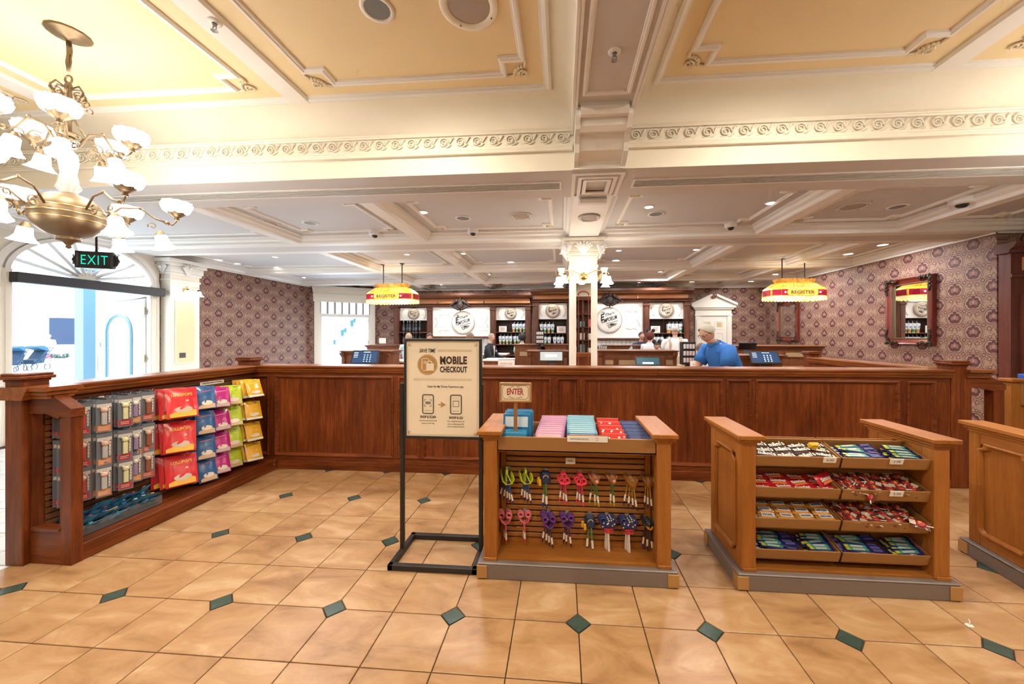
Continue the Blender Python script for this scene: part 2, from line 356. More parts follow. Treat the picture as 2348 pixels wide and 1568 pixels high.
def wallpaper(name, horiz, flip=1.0):
    """damask print: half-drop lattice of ogee medallions; horiz = which axis runs along the wall ('x', 'y' or 'd')"""
    m, nt, b, T = newmat(name); geo = T.n('ShaderNodeNewGeometry'); sp = T.n('ShaderNodeSeparateXYZ'); T.L(geo.outputs['Position'], sp.inputs[0])
    X, Y, Z = (Ex(T, sp.outputs[i]) for i in range(3))
    u = X if horiz == 'x' else (Y if horiz == 'y' else X * .8 + Y * .6)
    A, Bv = .54, .452                      # repeat across and up; the second lattice is dropped by half
    def ell(px, py, cx, cyy, rx, ry): return (((px - cx) / rx) * ((px - cx) / rx) + ((py - cyy) / ry) * ((py - cyy) / ry)).sqrt()
    def lattice(du, dv):
        x = ((u / A + du).f('FRACT') - .5) * A; y = ((Z / Bv + dv).f('FRACT') - .5) * Bv; ax = x.abs()
        lob = ell(ax, y, .0, .092, .026, .036).min(ell(ax, y, .045, .066, .030, .028)).min(ell(ax, y, .070, .016, .032, .036)).min(ell(ax, y, .034, -.030, .044, .034))     # crown of lobes
        body = lob.step(1.0, .14); hole = ell(ax, y, .036, .016, .024, .036).min(ell(ax, y, .0, .062, .010, .022)).step(1.0, .2)
        heart = (ax / .066 + (y + .075).abs() / .085).step(.75, .1)
        o1 = ell(ax, y, .045, .016, .078, .108); ring = (o1 - 1.0).abs().step(.065, .04); ring2 = (o1 - 1.27).abs().step(.05, .04)
        def curl(cx, cyy, r): return (ell(ax, y, cx, cyy, r, r) - 1).abs().step(.24, .12)
        scr = curl(.128, -.100, .024).max(curl(.055, -.158, .026)).max(curl(.140, .120, .024)).max(curl(.048, .170, .022)).max(curl(.100, -.155, .018)).max(curl(.095, .165, .016))
        scr = scr.max((ax - ((y * 18.0).sin() * .5 + .5) * .05).abs().step(.0055, .003) * y.abs().gt(.115))
        return body, hole, heart, ring, ring2, scr
    L1, L2 = lattice(0.0, 0.0), lattice(.5, .5)
    body, hole, heart, ring, ring2, scr = (p.max(q) for p, q in zip(L1, L2))
    nz = T.n('ShaderNodeTexNoise'); nz.inputs['Scale'].default_value = 70; nz.inputs['Detail'].default_value = 2; T.L(geo.outputs['Position'], nz.inputs['Vector'])
    speck = Ex(T, nz.outputs[0]).gt(.60)
    def mix(a, bcol, fac):
        mx = T.n('ShaderNodeMix', data_type='RGBA')
        T.L(fac.s if isinstance(fac, Ex) else fac, mx.inputs[0])
        for i, q in ((6, a), (7, bcol)):
            if isinstance(q, tuple): mx.inputs[i].default_value = (*q, 1)
            else: T.L(q, mx.inputs[i])
        return mx.outputs[2]
    base = (.315, .195, .135); rose = (.24, .105, .085); dark = (.070, .012, .016); line = (.115, .034, .031)
    c = mix(base, (.38, .245, .17), speck * .6)
    c = mix(c, line, scr * .85); c = mix(c, line, ring2 * .8); c = mix(c, dark, ring * .9); c = mix(c, rose, heart * .9); c = mix(c, dark, body * .92); c = mix(c, rose, hole)
    T.L(c, b.inputs['Base Color']); b.inputs['Roughness'].default_value = .6
    return m
M['wp_x'] = wallpaper('damask_wallpaper_across', 'x'); M['wp_y'] = wallpaper('damask_wallpaper_deep', 'y'); M['wp_d'] = wallpaper('damask_wallpaper_canted', 'd')
def cane_mat():
    m, nt, b, T = newmat('woven_cane'); tc = T.n('ShaderNodeTexCoord'); sp = T.n('ShaderNodeSeparateXYZ'); T.L(tc.outputs['Object'], sp.inputs[0])
    a = ((Ex(T, sp.outputs[0]) * 190.0).sin() * (Ex(T, sp.outputs[2]) * 190.0).sin()).gt(.25)
    mx = T.n('ShaderNodeMix', data_type='RGBA'); T.L(a.s, mx.inputs[0]); mx.inputs[6].default_value = (.55, .40, .22, 1); mx.inputs[7].default_value = (.25, .15, .07, 1)
    T.L(mx.outputs[2], b.inputs['Base Color']); b.inputs['Roughness'].default_value = .6; return m
M['cane'] = cane_mat()
# ------------------------------------------------------------------ floor
TT = .3442; FX0, FY0 = -3.3515, 1.9988; DH = .067
XL, XR, YB, YF = -7.8, 6.35, 12.0, -3.2          # left wall, right wall, back wall, wall behind the camera
floor = MB().box(XL - .1, YF - .1, -.12, 9.5, YB + .1, -.008).build('floor', M['grout']); struct(floor, 'tan ceramic floor tiles with small green slate diamonds at the corners')
def tile_poly(ci, cj, g=.0028):
    """5-sided tile, its clipped corner at (ci, cj) in {0, 1}"""
    a, b, d = g, TT - g, DH + g * .4
    base = [((a, a), (0, 0)), ((b, a), (1, 0)), ((b, b), (1, 1)), ((a, b), (0, 1))]; out = []
    for (x, y), (i, j) in base:
        if (i, j) == (ci, cj):
            px = (x + (d if i == 0 else -d), y); py = (x, y + (d if j == 0 else -d))
            out += [py, px] if (i, j) in ((0, 0), (1, 1)) else [px, py]
        else: out.append((x, y))
    return out
def bev_tile(mb, poly, o=(0, 0), e=.0025):
    cx = sum(p[0] for p in poly) / len(poly); cyy = sum(p[1] for p in poly) / len(poly)
    fn = lambda s, z: [(o[0] + cx + (x - cx) * s, o[1] + cyy + (y - cyy) * s, z) for x, y in poly]
    A, Bq, C = fn(1, -.009), fn(1, -.0018), fn(1 - e * 6, 0); n = len(poly)
    mb.face(C)
    for i in range(n):
        j = (i + 1) % n; mb.face([A[i], A[j], Bq[j], Bq[i]]); mb.face([Bq[i], Bq[j], C[j], C[i]])
tm = {}
for ci in (0, 1):
    for cj in (0, 1):
        mb = MB(); bev_tile(mb, tile_poly(ci, cj)); me = mb.data('tile'); me.materials.append(M['tile']); tm[(ci, cj)] = me
mb = MB(); bev_tile(mb, [(DH - .003, 0), (0, DH - .003), (-DH + .003, 0), (0, -DH + .003)]); dm = mb.data('diamond_tile'); dm.materials.append(M['slate'])
cells = []
for i in range(-2, 29):
    for j in range(-6, 24):
        x, y = FX0 + i * TT, FY0 + j * TT
        if x < -3.71 or x > 6.3: continue
        cells.append((math.hypot(x + TT / 2, y + TT / 2) + (5 if y < 1.05 else 0) + (3 if y > 4.0 and x < 3.9 else 0), i, j))
cells.sort(); rest = MB()
for n, (d, i, j) in enumerate(cells):
    ci, cj = i % 2, j % 2
    if n < 300: link('tile', tm[(ci, cj)], floor, (FX0 + i * TT, FY0 + j * TT, 0))
    else: bev_tile(rest, tile_poly(ci, cj), (FX0 + i * TT, FY0 + j * TT))
for k in range(-1, 15):
    for j in range(-3, 12):
        x, y = FX0 + k * 2 * TT, FY0 + j * 2 * TT
        if x > 6.2 or x < -3.8: continue
        link('diamond_tile', dm, floor, (x, y, 0))
o = rest.build('far_tiles', M['tile'], floor); o['kind'] = 'stuff'
mb = MB()
for i in range(14):
    for j in range(42):
        x, y = -3.697 - (i + 1) * .3, YF + j * .36
        if x < XL: continue
        bev_tile(mb, [(.003, .003), (.297, .003), (.297, .357), (.003, .357)], (x, y))
o = mb.build('white_tiles', M['whitetile'], floor); o['kind'] = 'stuff'

# ------------------------------------------------------------------ walls
CX1, CY1, CX2, CY2 = XL, 10.87, -6.22, YB          # canted corner wall runs between these two plan points
mb = MB(); mb.box(XL - .15, 6.58, 0, XL, CY1, 3.3); struct(mb.build('wall_left', M['wp_y']), 'damask papered left wall')
# entrance wall with the arched opening
mb = MB(); DY0, DY1, DZ = 4.62, 6.42, 2.46; AC = (DY0 + DY1) / 2; AR = (DY1 - DY0) / 2; AH = .60
mb.box(XL - .15, YF, 0, XL, DY0, 3.75); mb.box(XL - .15, DY1, 0, XL, 6.58, 3.75)
NA = 20; arc = [(AC - AR * math.cos(PI * k / NA), DZ + AH * math.sin(PI * k / NA)) for k in range(NA + 1)]
for k in range(NA):
    (y0, z0), (y1, z1) = arc[k], arc[k + 1]
    mb.face([(XL, y0, z0), (XL, y1, z1), (XL, y1, 3.75), (XL, y0, 3.75)]); mb.face([(XL, y0, z0), (XL - .15, y0, z0), (XL - .15, y1, z1), (XL, y1, z1)])
    mb.face([(XL - .15, y0, z0), (XL - .15, y1, z1), (XL - .15, y1, 3.75), (XL - .15, y0, 3.75)])
struct(mb.build('wall_entrance', M['cream']), 'cream plaster wall round the arched entrance')
struct(MB().box(-3.0, YB, 0, XR + .15, YB + .15, 3.3).box(CX2, YB, 0, -3.0, YB + .15, 3.3).build('wall_back', M['wp_x']), 'damask papered back wall')
struct(MB().box(XR, 5.9, 0, XR + .15, YB, 3.3).build('wall_right', M['wp_y']), 'damask papered right wall')
struct(MB().box(XR + .15, 5.9, 0, 9.5, 6.05, 3.8).build('wall_front_right', M['wp_x']), 'papered wall end behind the tall cabinet')
struct(MB().box(9.35, YF, 0, 9.5, 5.9, 3.8).box(XL, YF - .15, 0, 9.5, YF, 3.8).build('wall_rear', M['cream']), 'cream walls of the sales floor')
bb = MB().box(XR - .02, 5.9, 0, XR - .001, YB, .15).build('baseboard_right', M['black']); struct(bb, 'black baseboard under the right wall paper')
# crown mouldings along the low ceiling
CROWN = [(0, 3.04), (.02, 3.04), (.025, 3.075), (.06, 3.085), (.09, 3.12), (.095, 3.15), (.14, 3.16), (.15, 3.2)]
mb = MB(); mb.run(CROWN, 4.0, CY1 + .05, lambda u, v, h: (XL + u, h, v)); struct(mb.build('trim_1', M['trimw']), 'white crown moulding on the left wall')
mb = MB(); mb.run(CROWN, 5.9, YB, lambda u, v, h: (XR - u, h, v)); struct(mb.build('trim_2', M['trimw']), 'white crown moulding on the right wall')
mb = MB(); mb.run(CROWN, CX2 - .05, XR, lambda u, v, h: (h, YB - u, v)); struct(mb.build('trim_3', M['trimw']), 'white crown moulding on the back wall')
mb = MB(); mb.run(CROWN, XR, 9.4, lambda u, v, h: (h, 5.9 - u, v)); struct(mb.build('trim_4', M['trimw']), 'white crown moulding over the tall cabinet')

# ------------------------------------------------------------------ ceiling
ZL, ZS, ZH, ZB = 3.2, 3.06, 3.7, 3.4               # low panels, low soffits, high ceiling, centre beam soffit
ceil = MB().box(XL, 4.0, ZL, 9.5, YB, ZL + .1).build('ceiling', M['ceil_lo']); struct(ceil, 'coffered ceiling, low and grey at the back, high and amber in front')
MB().box(XL, YF, ZH, 9.5, 3.5, ZH + .1).build('upper_ceiling', M['ceil_hi'], ceil)
BX0, BX1 = .10, .59
# cross beam with the linear grilles
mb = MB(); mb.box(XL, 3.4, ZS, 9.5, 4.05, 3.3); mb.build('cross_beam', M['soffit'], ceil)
mb = MB()
for x0, x1 in ((XL, BX0 + .03), (BX1 - .03, 9.5)): mb.box(x0, 3.392, ZS + .002, x1, 3.45, 3.72)
mb.build('beam_face', M['cream'], ceil)
# centre beam of the high ceiling
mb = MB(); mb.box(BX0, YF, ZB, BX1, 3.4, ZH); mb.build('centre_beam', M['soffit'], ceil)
PF = [(0, 0), (0, .014), (.012, .026), (.03, .026), (.04, .016), (.05, .016), (.055, 0)]
dn = lambda z: (lambda u, v, h: (u, v, z - h))
mb = MB(); mb.mould([(BX0 + .06, YF + .2), (BX1 - .06, YF + .2), (BX1 - .06, 2.86), (BX0 + .06, 2.86)], [(a * .7, b * .6) for a, b in PF], dn(ZB))
mb.mould([(BX0 - .012, YF), (BX0 + .03, YF), (BX0 + .03, 3.38), (BX0 - .012, 3.38)], [(0, -.02), (0, .02), (.02, .02)], dn(ZB))
mb.mould([(BX1 - .03, YF), (BX1 + .012, YF), (BX1 + .012, 3.38), (BX1 - .03, 3.38)], [(0, -.02), (0, .02), (.02, .02)], dn(ZB))
mb.build('beam_moulding', M['trimw'], ceil)
# coves and friezes on each side of the centre beam
CP = .215
def cove(x0, x1, side):
    """front cove along y = 3.39 and side cove along the centre beam, mitred in the corner"""
    n = 8; pts = [(CP * (1 - math.cos(PI / 2 * k / n)), 3.45 + .25 * math.sin(PI / 2 * k / n)) for k in range(n + 1)]
    mb = MB(); yy = 3.392
    for k in range(n):
        (a, za), (b, zb) = pts[k], pts[k + 1]
        if side < 0:
            mb.face([(x0, yy - a, za), (x1 - a, yy - a, za), (x1 - b, yy - b, zb), (x0, yy - b, zb)], 0, True)
            mb.face([(x1 - a, YF, za), (x1 - a, yy - a, za), (x1 - b, yy - b, zb), (x1 - b, YF, zb)], 0, True)
        else:
            mb.face([(x0 + a, yy - a, za), (x1, yy - a, za), (x1, yy - b, zb), (x0 + b, yy - b, zb)], 0, True)
            mb.face([(x0 + a, YF, za), (x0 + a, yy - a, za), (x0 + b, yy - b, zb), (x0 + b, YF, zb)], 0, True)
    mb.build('cove', M['cove'], ceil)
    mb = MB()   # frieze mouldings: lower cornice, band, upper bead
    low = [(0, 3.235), (.03, 3.235), (.034, 3.25), (.026, 3.262), (.03, 3.27), (.018, 3.285), (.018, 3.30), (0, 3.30)]
    up = [(0, 3.415), (.016, 3.415), (.022, 3.428), (.012, 3.44), (.02, 3.45), (.0, 3.46)]
    for pr in (low, up): mb.run(pr, x0, x1, lambda u, v, h: (h, 3.392 - u, v))
    if side > 0: mb.run([(-.002, -.0), (.012, 0), (.012, .06), (-.002, .06)], YF, 3.39, lambda u, v, h: (x0 + u, h, ZB + v))
    mb.build('frieze_moulding', M['cream'], ceil)
    mb = MB()
    e = CP - .03
    if side < 0: poly = [(x0, YF), (x1 - e, YF), (x1 - e, yy - e), (x0, yy - e)]
    else: poly = [(x0 + e, YF), (x1, YF), (x1, yy - e), (x0 + e, yy - e)]
    mb.mould(poly, [(0, 0), (0, .02), (.02, .03), (.045, .022), (.05, .008), (.065, .008), (.068, 0)], dn(ZH)); mb.build('cove_moulding', M['trimw'], ceil)
cove(XL, BX0, -1); cove(BX1, 9.5, 1)
# running scroll of the frieze: one raised scroll after another
mb = MB(); sp_ = []
for k in range(26): t = k / 25; a = 2.2 * 2 * PI * t * .8; r = .048 * (1 - t * .82); sp_.append((r * math.cos(a) - .012, -.006 - .004 * math.sin(t * PI), r * math.sin(a)))
mb.tube(sp_, [.009 * (1 - .5 * k / 25) for k in range(26)], 5)
mb.tube([(.04, -.004, -.01), (.062, -.008, .03), (.075, -.005, .045), (.088, -.004, .04)], [.006, .012, .009, .003], 5)
mb.tube([(-.06, -.003, -.045), (-.02, -.006, -.052), (.03, -.006, -.04), (.06, -.004, -.02)], [.003, .008, .008, .004], 5)
scroll = mb.data('scroll_ornament'); scroll.materials.append(M['cream'])
x = BX0 - .09
while x > -6.2: link('scroll_ornament', scroll, ceil, (x, 3.39, 3.357)); x -= .157
x = BX1 + .09
while x < 5.6: link('scroll_ornament', scroll, ceil, (x, 3.39, 3.357)); x += .157
# flat strips and notched frames of the high ceiling
for xs in (-4.66, -2.38, 3.05, 5.3):
    mb = MB(); mb.run([(-.10, 0), (-.10, .012), (-.085, .03), (.085, .03), (.10, .012), (.10, 0)], YF, 3.2, lambda u, v, h: (xs + u, h, ZH - v)); mb.build('ceiling_strip', M['trimw'], ceil)
def notched(x0, y0, x1, y1, n): return [(x0 + n, y0), (x1 - n, y0), (x1 - n, y0 + n), (x1, y0 + n), (x1, y1 - n), (x1 - n, y1 - n), (x1 - n, y1), (x0 + n, y1), (x0 + n, y1 - n), (x0, y1 - n), (x0, y0 + n), (x0 + n, y0 + n)]
def orn_mesh(s):
    mb = MB(); random.seed(3)
    for q in ((1, 0), (0, 1)):
        pts = []
        for k in range(15): t = k / 14; a = t * 2 * PI * 1.3; r = .36 * (1 - t * .8); pts.append((s * (.25 + r * math.cos(a)), s * (.25 + r * math.sin(a)), -s * .12))
        pts = [(b, a, c) if q[1] else (a, b, c) for a, b, c in pts]; mb.tube(pts, [s * .09 * (1 - .6 * k / 14) for k in range(15)], 5)
    for k in range(7): a = k * .26; mb.ball((s * (.1 + .8 * math.cos(a)), s * (.1 + .8 * math.sin(a)), -s * .08), s * (.15 - .012 * abs(k - 3)), 6, 5)
    mb.tube([(s * .1, s * .9, -s * .06), (s * .0, s * 1.3, -s * .09), (s * .1, s * 1.6, -s * .03)], [s * .12, s * .1, s * .02], 5)
    mb.tube([(s * .9, s * .1, -s * .06), (s * 1.3, s * .0, -s * .09), (s * 1.6, s * .1, -s * .03)], [s * .12, s * .1, s * .02], 5)
    me = mb.data('corner_ornament'); me.materials.append(M['gilt']); return me
om_hi, om_lo = orn_mesh(.115), orn_mesh(.105)
def framed(x0, y0, x1, y1, n, z, om, name='panel_frame', far_only=False):
    mb = MB(); mb.mould(notched(x0, y0, x1, y1, n), PF, dn(z)); mb.build(name, M['trimw'], ceil)
    for (cx, cyy, a) in ((x0, y1, -PI / 2), (x1, y1, PI), (x0, y0, 0), (x1, y0, PI / 2)):
        if far_only and cyy == y0: continue
        link('corner_ornament', om, ceil, (cx, cyy, z), (0, 0, a))
for x0, x1 in ((-7.3, -4.88), (-4.42, -2.65), (-2.11, -.28), (.97, 2.78), (3.32, 5.06)): framed(x0, -1.6, x1, 3.02, .16, ZH, om_hi, far_only=True)
# low ceiling: beams both ways, framed panels between
BXS = [(-4.4, .16), (-2.24, .16), (.345, .43), (3.0, .16), (5.0, .16)]
BYS = [(5.8, 6.45), (8.5, 8.75), (10.45, 10.7)]
def bprof(w2, ZS=3.06): return [(-w2 - .10, ZL), (-w2 - .10, 3.17), (-w2 - .075, 3.165), (-w2 - .06, 3.13), (-w2 - .02, 3.11), (-w2 - .012, ZS + .012), (-w2, ZS), (w2, ZS), (w2 + .012, ZS + .012), (w2 + .02, 3.11), (w2 + .06, 3.13), (w2 + .075, 3.165), (w2 + .10, 3.17), (w2 + .10, ZL)]
for xc, wd in BXS:
    mb = MB(); mb.run(bprof(wd / 2, 3.068), 4.03, YB, lambda u, v, h: (xc + u, h, v)); mb.build('ceiling_beam', M['trimw'], ceil)
for y0, y1 in BYS:
    mb = MB(); mb.run(bprof((y1 - y0) / 2), XL, XR if y0 > 5.9 else 9.5, lambda u, v, h: (h, (y0 + y1) / 2 + u, v)); mb.build('ceiling_beam', M['trimw'], ceil)
mb = MB(); mb.run([(4.03, ZL), (4.03, ZS + .01), (4.07, ZS + .01), (4.08, 3.10), (4.12, 3.12), (4.13, 3.165), (4.16, 3.17), (4.16, ZL)], XL, 9.5, lambda u, v, h: (h, u, v)); mb.build('beam_moulding', M['trimw'], ceil)
for y0, y1 in BYS:
    mb = MB(); ym = (y0 + y1) / 2
    if y1 - y0 > .4: mb.box(XL, y0 + .16, ZS - .002, XR, y1 - .16, ZS)
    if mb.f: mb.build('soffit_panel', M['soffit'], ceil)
xe = [XL + .15] + [q for xc, wd in BXS for q in (xc - wd / 2 - .1, xc + wd / 2 + .1)] + [XR - .15]
ye = [4.16] + [q for y0, y1 in BYS for q in (y0 - .1, y1 + .1)] + [YB - .15]
for a in range(0, len(xe), 2):
    for b in range(0, len(ye), 2): framed(xe[a] + .14, ye[b] + .12, xe[a + 1] - .14, ye[b + 1] - .12, .12, ZL, om_lo)
# corbel under the centre beam
mb = MB(); pr = [(3.4, 3.4), (2.95, 3.4), (2.945, 3.37), (2.95, 3.34), (2.97, 3.315), (3.0, 3.31), (3.02, 3.33), (3.03, 3.335), (3.035, 3.31), (3.05, 3.27), (3.09, 3.24), (3.13, 3.25), (3.16, 3.26), (3.19, 3.22), (3.24, 3.16), (3.31, 3.13), (3.36, 3.12), (3.39, 3.10), (3.4, 3.08)]
mb.prism(pr, BX0 + .055, BX1 - .055, lambda u, v, h: (h, u, v)); 
for a, b in ((BX0 + .015, BX0 + .055), (BX1 - .055, BX1 - .015)):
    mb.prism([(3.4, 3.4), (3.0, 3.4), (3.0, 3.33), (3.06, 3.25), (3.14, 3.235), (3.2, 3.2), (3.23, 3.14), (3.3, 3.10), (3.36, 3.09), (3.4, 3.07)], a, b, lambda u, v, h: (h, u, v))
mb.box(BX0 + .0, 3.385, 3.065, BX1 - .0, 3.42, 3.10)
mb.build('corbel', M['trimw'], ceil)
mb = MB()   # stepped soffit block where the beams cross
for k, (e, z) in enumerate(((.0, 3.055), (.06, 3.047), (.11, 3.040))): mb.mould([(BX0 + e, 3.45 + e), (BX1 - e, 3.45 + e), (BX1 - e, 4.02 - e), (BX0 + e, 4.02 - e)], [(0, 0), (0, .018), (.035, .018), (.04, .004)], dn(z + .01))
mb.build('soffit_block', M['trimw'], ceil)
mb = MB(); mb.prism([(4.05, 3.06), (4.02, 3.02), (4.04, 2.99), (4.1, 2.985), (4.16, 3.0), (4.24, 3.03), (4.3, 3.06)], BX0 + .1, BX1 - .1, lambda u, v, h: (h, u, v)); mb.build('small_corbel', M['trimw'], ceil)

# ------------------------------------------------------------------ linear air grilles in the cross beam
def grille(x0, x1, label):
    t = thing('linear_air_grille', label, 'air vent', ((x0 + x1) / 2, 3.72, ZS))
    L = (x1 - x0) / 2
    MB().box(-L, -.08, -.004, L, .08, -.001).build('backing', M['grooved'], t)
    mb = MB(); mb.mould([(-L - .02, -.1), (L + .02, -.1), (L + .02, .1), (-L - .02, .1)], [(0, 0), (0, .008), (.018, .008), (.02, 0)], lambda u, v, h: (u, v, -h)); mb.build('frame', M['trimw'], t)
    for k in range(6): y = -.07 + k * .028; MB().box(-L, y - .004, -.009, L, y + .004, -.004).build('slat', M['trimw'], t)
grille(-4.9, -.02, 'long slotted air grille in the beam left of the corbel'); grille(.72, 5.4, 'long slotted air grille in the beam right of the corbel')

# ------------------------------------------------------------------ ceiling fittings
def downlight(loc, r, label, on=True, group='recessed downlights in the low ceiling'):
    t = thing('downlight', label, 'downlight', loc, 0, group)
    mb = MB(); mb.lathe([(r * 1.35, 0), (r * 1.35, -.006), (r * 1.05, -.008), (r, -.002), (r, .0)], 16); mb.build('trim_ring', M['trimw'], t)
    mb = MB(); mb.lathe([(1e-4, -.004), (r, -.003)], 16); mb.build('lens', M['bulbhot'] if on else M['candark'], t)
DL = [(971, 486, 0), (1028, 535, 0), (1211, 532, 0), (1450, 527, 0), (1488, 474, 0), (1676, 523, 0), (1767, 465, 0), (1419, 574, 0), (1063, 581, 0), (933, 583, 0), (753, 586, 0), (500, 595, 1), (545, 604, 0), (630, 611, 1), (607, 618, 1), (631, 589, 0), (1172, 601, 1), (994, 613, 0), (1102, 611, 0), (697, 636, 0), (843, 615, 0), (739, 617, 0), (1124, 629, 0), (1200, 636, 1), (1145, 644, 0), (857, 648, 0), (1163, 655, 0), (985, 663, 0), (1038, 664, 1), (1170, 661, 1), (1965, 562, 0), (2024, 561, 1), (1896, 582, 0), (1945, 582, 1), (1596, 572, 0), (1412, 597, 1), (1398, 606, 0), (1514, 623, 0), (1586, 646, 1), (1713, 637, 0), (1740, 629, 0), (1748, 636, 0), (1777, 628, 1), (1723, 644, 1), (1774, 618, 0), (1464, 648, 0), (1265, 643, 0)]
rows = {}
for (px, py, k) in DL:
    p = atZ(px, py, ZL); p.y = min(p.y, YB - .3)
    rw = 0 if p.y < 5.7 else 1 if p.y < 8.45 else 2 if p.y < 10.45 else 3; rows.setdefault(rw, []).append((p.x, p.y, k))
rn = ['nearest', 'second', 'third', 'farthest']
for rw, L in rows.items():
    L.sort()
    for i, (x, y, k) in enumerate(L): downlight((x, y, ZL - .0005), .075 if k else .05, 'lit recessed downlight, %s from the left in the %s row of grey ceiling panels' % (ordn(i), rn[rw]))
for i, (px, py) in enumerate(((1062, 500), (712, 511), (1505, 490), (2058, 474))):
    p = atZ(px, py, ZL); downlight((p.x, p.y, ZL - .0005), .085, 'unlit dark recessed can light ' + ['near the dome camera left of the column', 'in the bluish ceiling panel', 'in the panel right of the column beam', 'beside the large ceiling speaker on the right'][i], False, 'unlit can lights')
p = atZ(865, 20, ZH); downlight((p.x, p.y, ZH - .0005), .082, 'large unlit can light in the amber high ceiling', False, 'unlit can lights')
def speaker(loc, r, label, z):
    t = thing('ceiling_speaker', label, 'speaker', loc, 0, 'round ceiling speakers')
    mb = MB(); mb.lathe([(r, 0), (r, -.012), (r * .93, -.018), (r * .74, -.012), (r * .72, -.004)], 28); mb.build('trim_ring', M['cream'] if z == ZH else M['soffit'], t)
    mb = MB(); mb.lathe([(1e-4, -.011), (r * .5, -.010), (r * .73, -.006)], 24); mb.build('grille', M['speaker'], t)
    for k in range(4): a = k * PI / 2 + .6; MB().ball((r * .84 * math.cos(a), r * .84 * math.sin(a), -.017), .006, 6, 4).build('screw', M['gold'], t)
for px, py, z, r, lb in ((1075, 12, ZH, .19, 'large round speaker in the amber high ceiling'), (1195, 494, ZL, .155, 'round ceiling speaker in the grey panel left of the column'), (612, 510, ZL, .17, 'round ceiling speaker in the bluish grey panel behind the chandelier'), (1956, 473, ZL, .18, 'round ceiling speaker in the grey panel on the right'), (1351, 499, ZS, .14, 'round speaker set in the beam in front of the column'), (820, 617, ZL, .16, 'round ceiling speaker in the panel left of the hanging lamp'), (1165, 609, ZL, .16, 'round ceiling speaker in the panel before the square vent'), (860, 640, ZL, .17, 'round ceiling speaker near the corner door')):
    p = atZ(px, py, z); speaker((p.x, p.y, z - .0005), r, lb, z)
def sprinkler(loc, label):
    t = thing('fire_sprinkler', label, 'sprinkler', loc, 0, 'fire sprinklers')
    mb = MB(); mb.lathe([(.042, 0), (.042, -.006), (.03, -.012), (.015, -.012)], 16); mb.build('escutcheon', M['trimw'], t)
    mb = MB(); mb.cyl((0, 0, -.01), (0, 0, -.03), .012, .012, 8); mb.tube([(.01, 0, -.03), (.014, 0, -.045), (.004, 0, -.058)], .003, 5); mb.tube([(-.01, 0, -.03), (-.014, 0, -.045), (-.004, 0, -.058)], .003, 5); mb.lathe([(1e-4, -.06), (.02, -.059), (.022, -.061)], 10); mb.build('head', M['grey'], t)
p = atZ(1409, 118, ZB); sprinkler((p.x, p.y, ZB), 'fire sprinkler in the grey centre beam')
p = atZ(492, 50, ZH - .03); sprinkler((p.x, p.y, ZH - .03), 'fire sprinkler in the white strip of the high ceiling')
def dome_cam(px, py, s, label):
    p = atZ(px, py, ZL); p.y = min(p.y, 5.6) if p.y < 6.7 else p.y; t = thing('dome_camera', label, 'security camera', (p.x, p.y, ZL - .0005), 0, 'dome security cameras')
    mb = MB(); mb.lathe([(s, 0), (s, -.062), (s * .9, -.072), (s * .5, -.075)], 20); mb.build('housing', M['white'], t)
    mb = MB(); mb.lathe([(s * .52, -.07), (s * .48, -.09), (s * .32, -.108), (1e-4, -.114)], 16); mb.build('lens_dome', M['blackplastic'], t)
for px, py, s, lb in ((1098, 540, .085, 'white dome camera left of the column'), (888, 545, .085, 'white dome camera at the edge of the bluish panel'), (1643, 532, .085, 'white dome camera right of the column'), (2206, 455, .12, 'large flat dome camera at the far right'), (992, 643, .085, 'distant dome camera right of the left hanging lamp'), (1183, 642, .085, 'distant dome camera left of the column lights'), (1424, 639, .085, 'distant dome camera right of the column lights'), (1667, 634, .085, 'distant dome camera by the panelled back door')): dome_cam(px, py, s, lb)
def vent(px, py, label, m):
    p = atZ(px, py, ZL); t = thing('square_air_vent', label, 'air vent', (p.x, p.y, ZL - .0005), 0, 'square ceiling vents')
    mb = MB(); mb.mould([(-.3, -.3), (.3, -.3), (.3, .3), (-.3, .3)], [(0, 0), (0, .015), (.09, .02), (.1, 0)], lambda u, v, h: (u, v, -h)); mb.build('frame', m, t)
    MB().box(-.21, -.21, -.003, .21, .21, -.001).build('backing', M['grooved'], t)
    for k in range(7): y = -.18 + k * .06; mb = MB(); mb.face([(-.2, y - .02, -.004), (.2, y - .02, -.004), (.2, y + .015, -.02), (-.2, y + .015, -.02)]); mb.build('louvre', m, t)
vent(900, 612, 'tan framed square vent behind the left hanging lamp', M['ceil_border']); vent(1243, 607, 'cream square vent left of the column', M['cream']); vent(1552, 603, 'white square vent right of the column', M['trimw']); vent(1012, 658, 'small dark vent over the left back cabinet', M['soffit'])
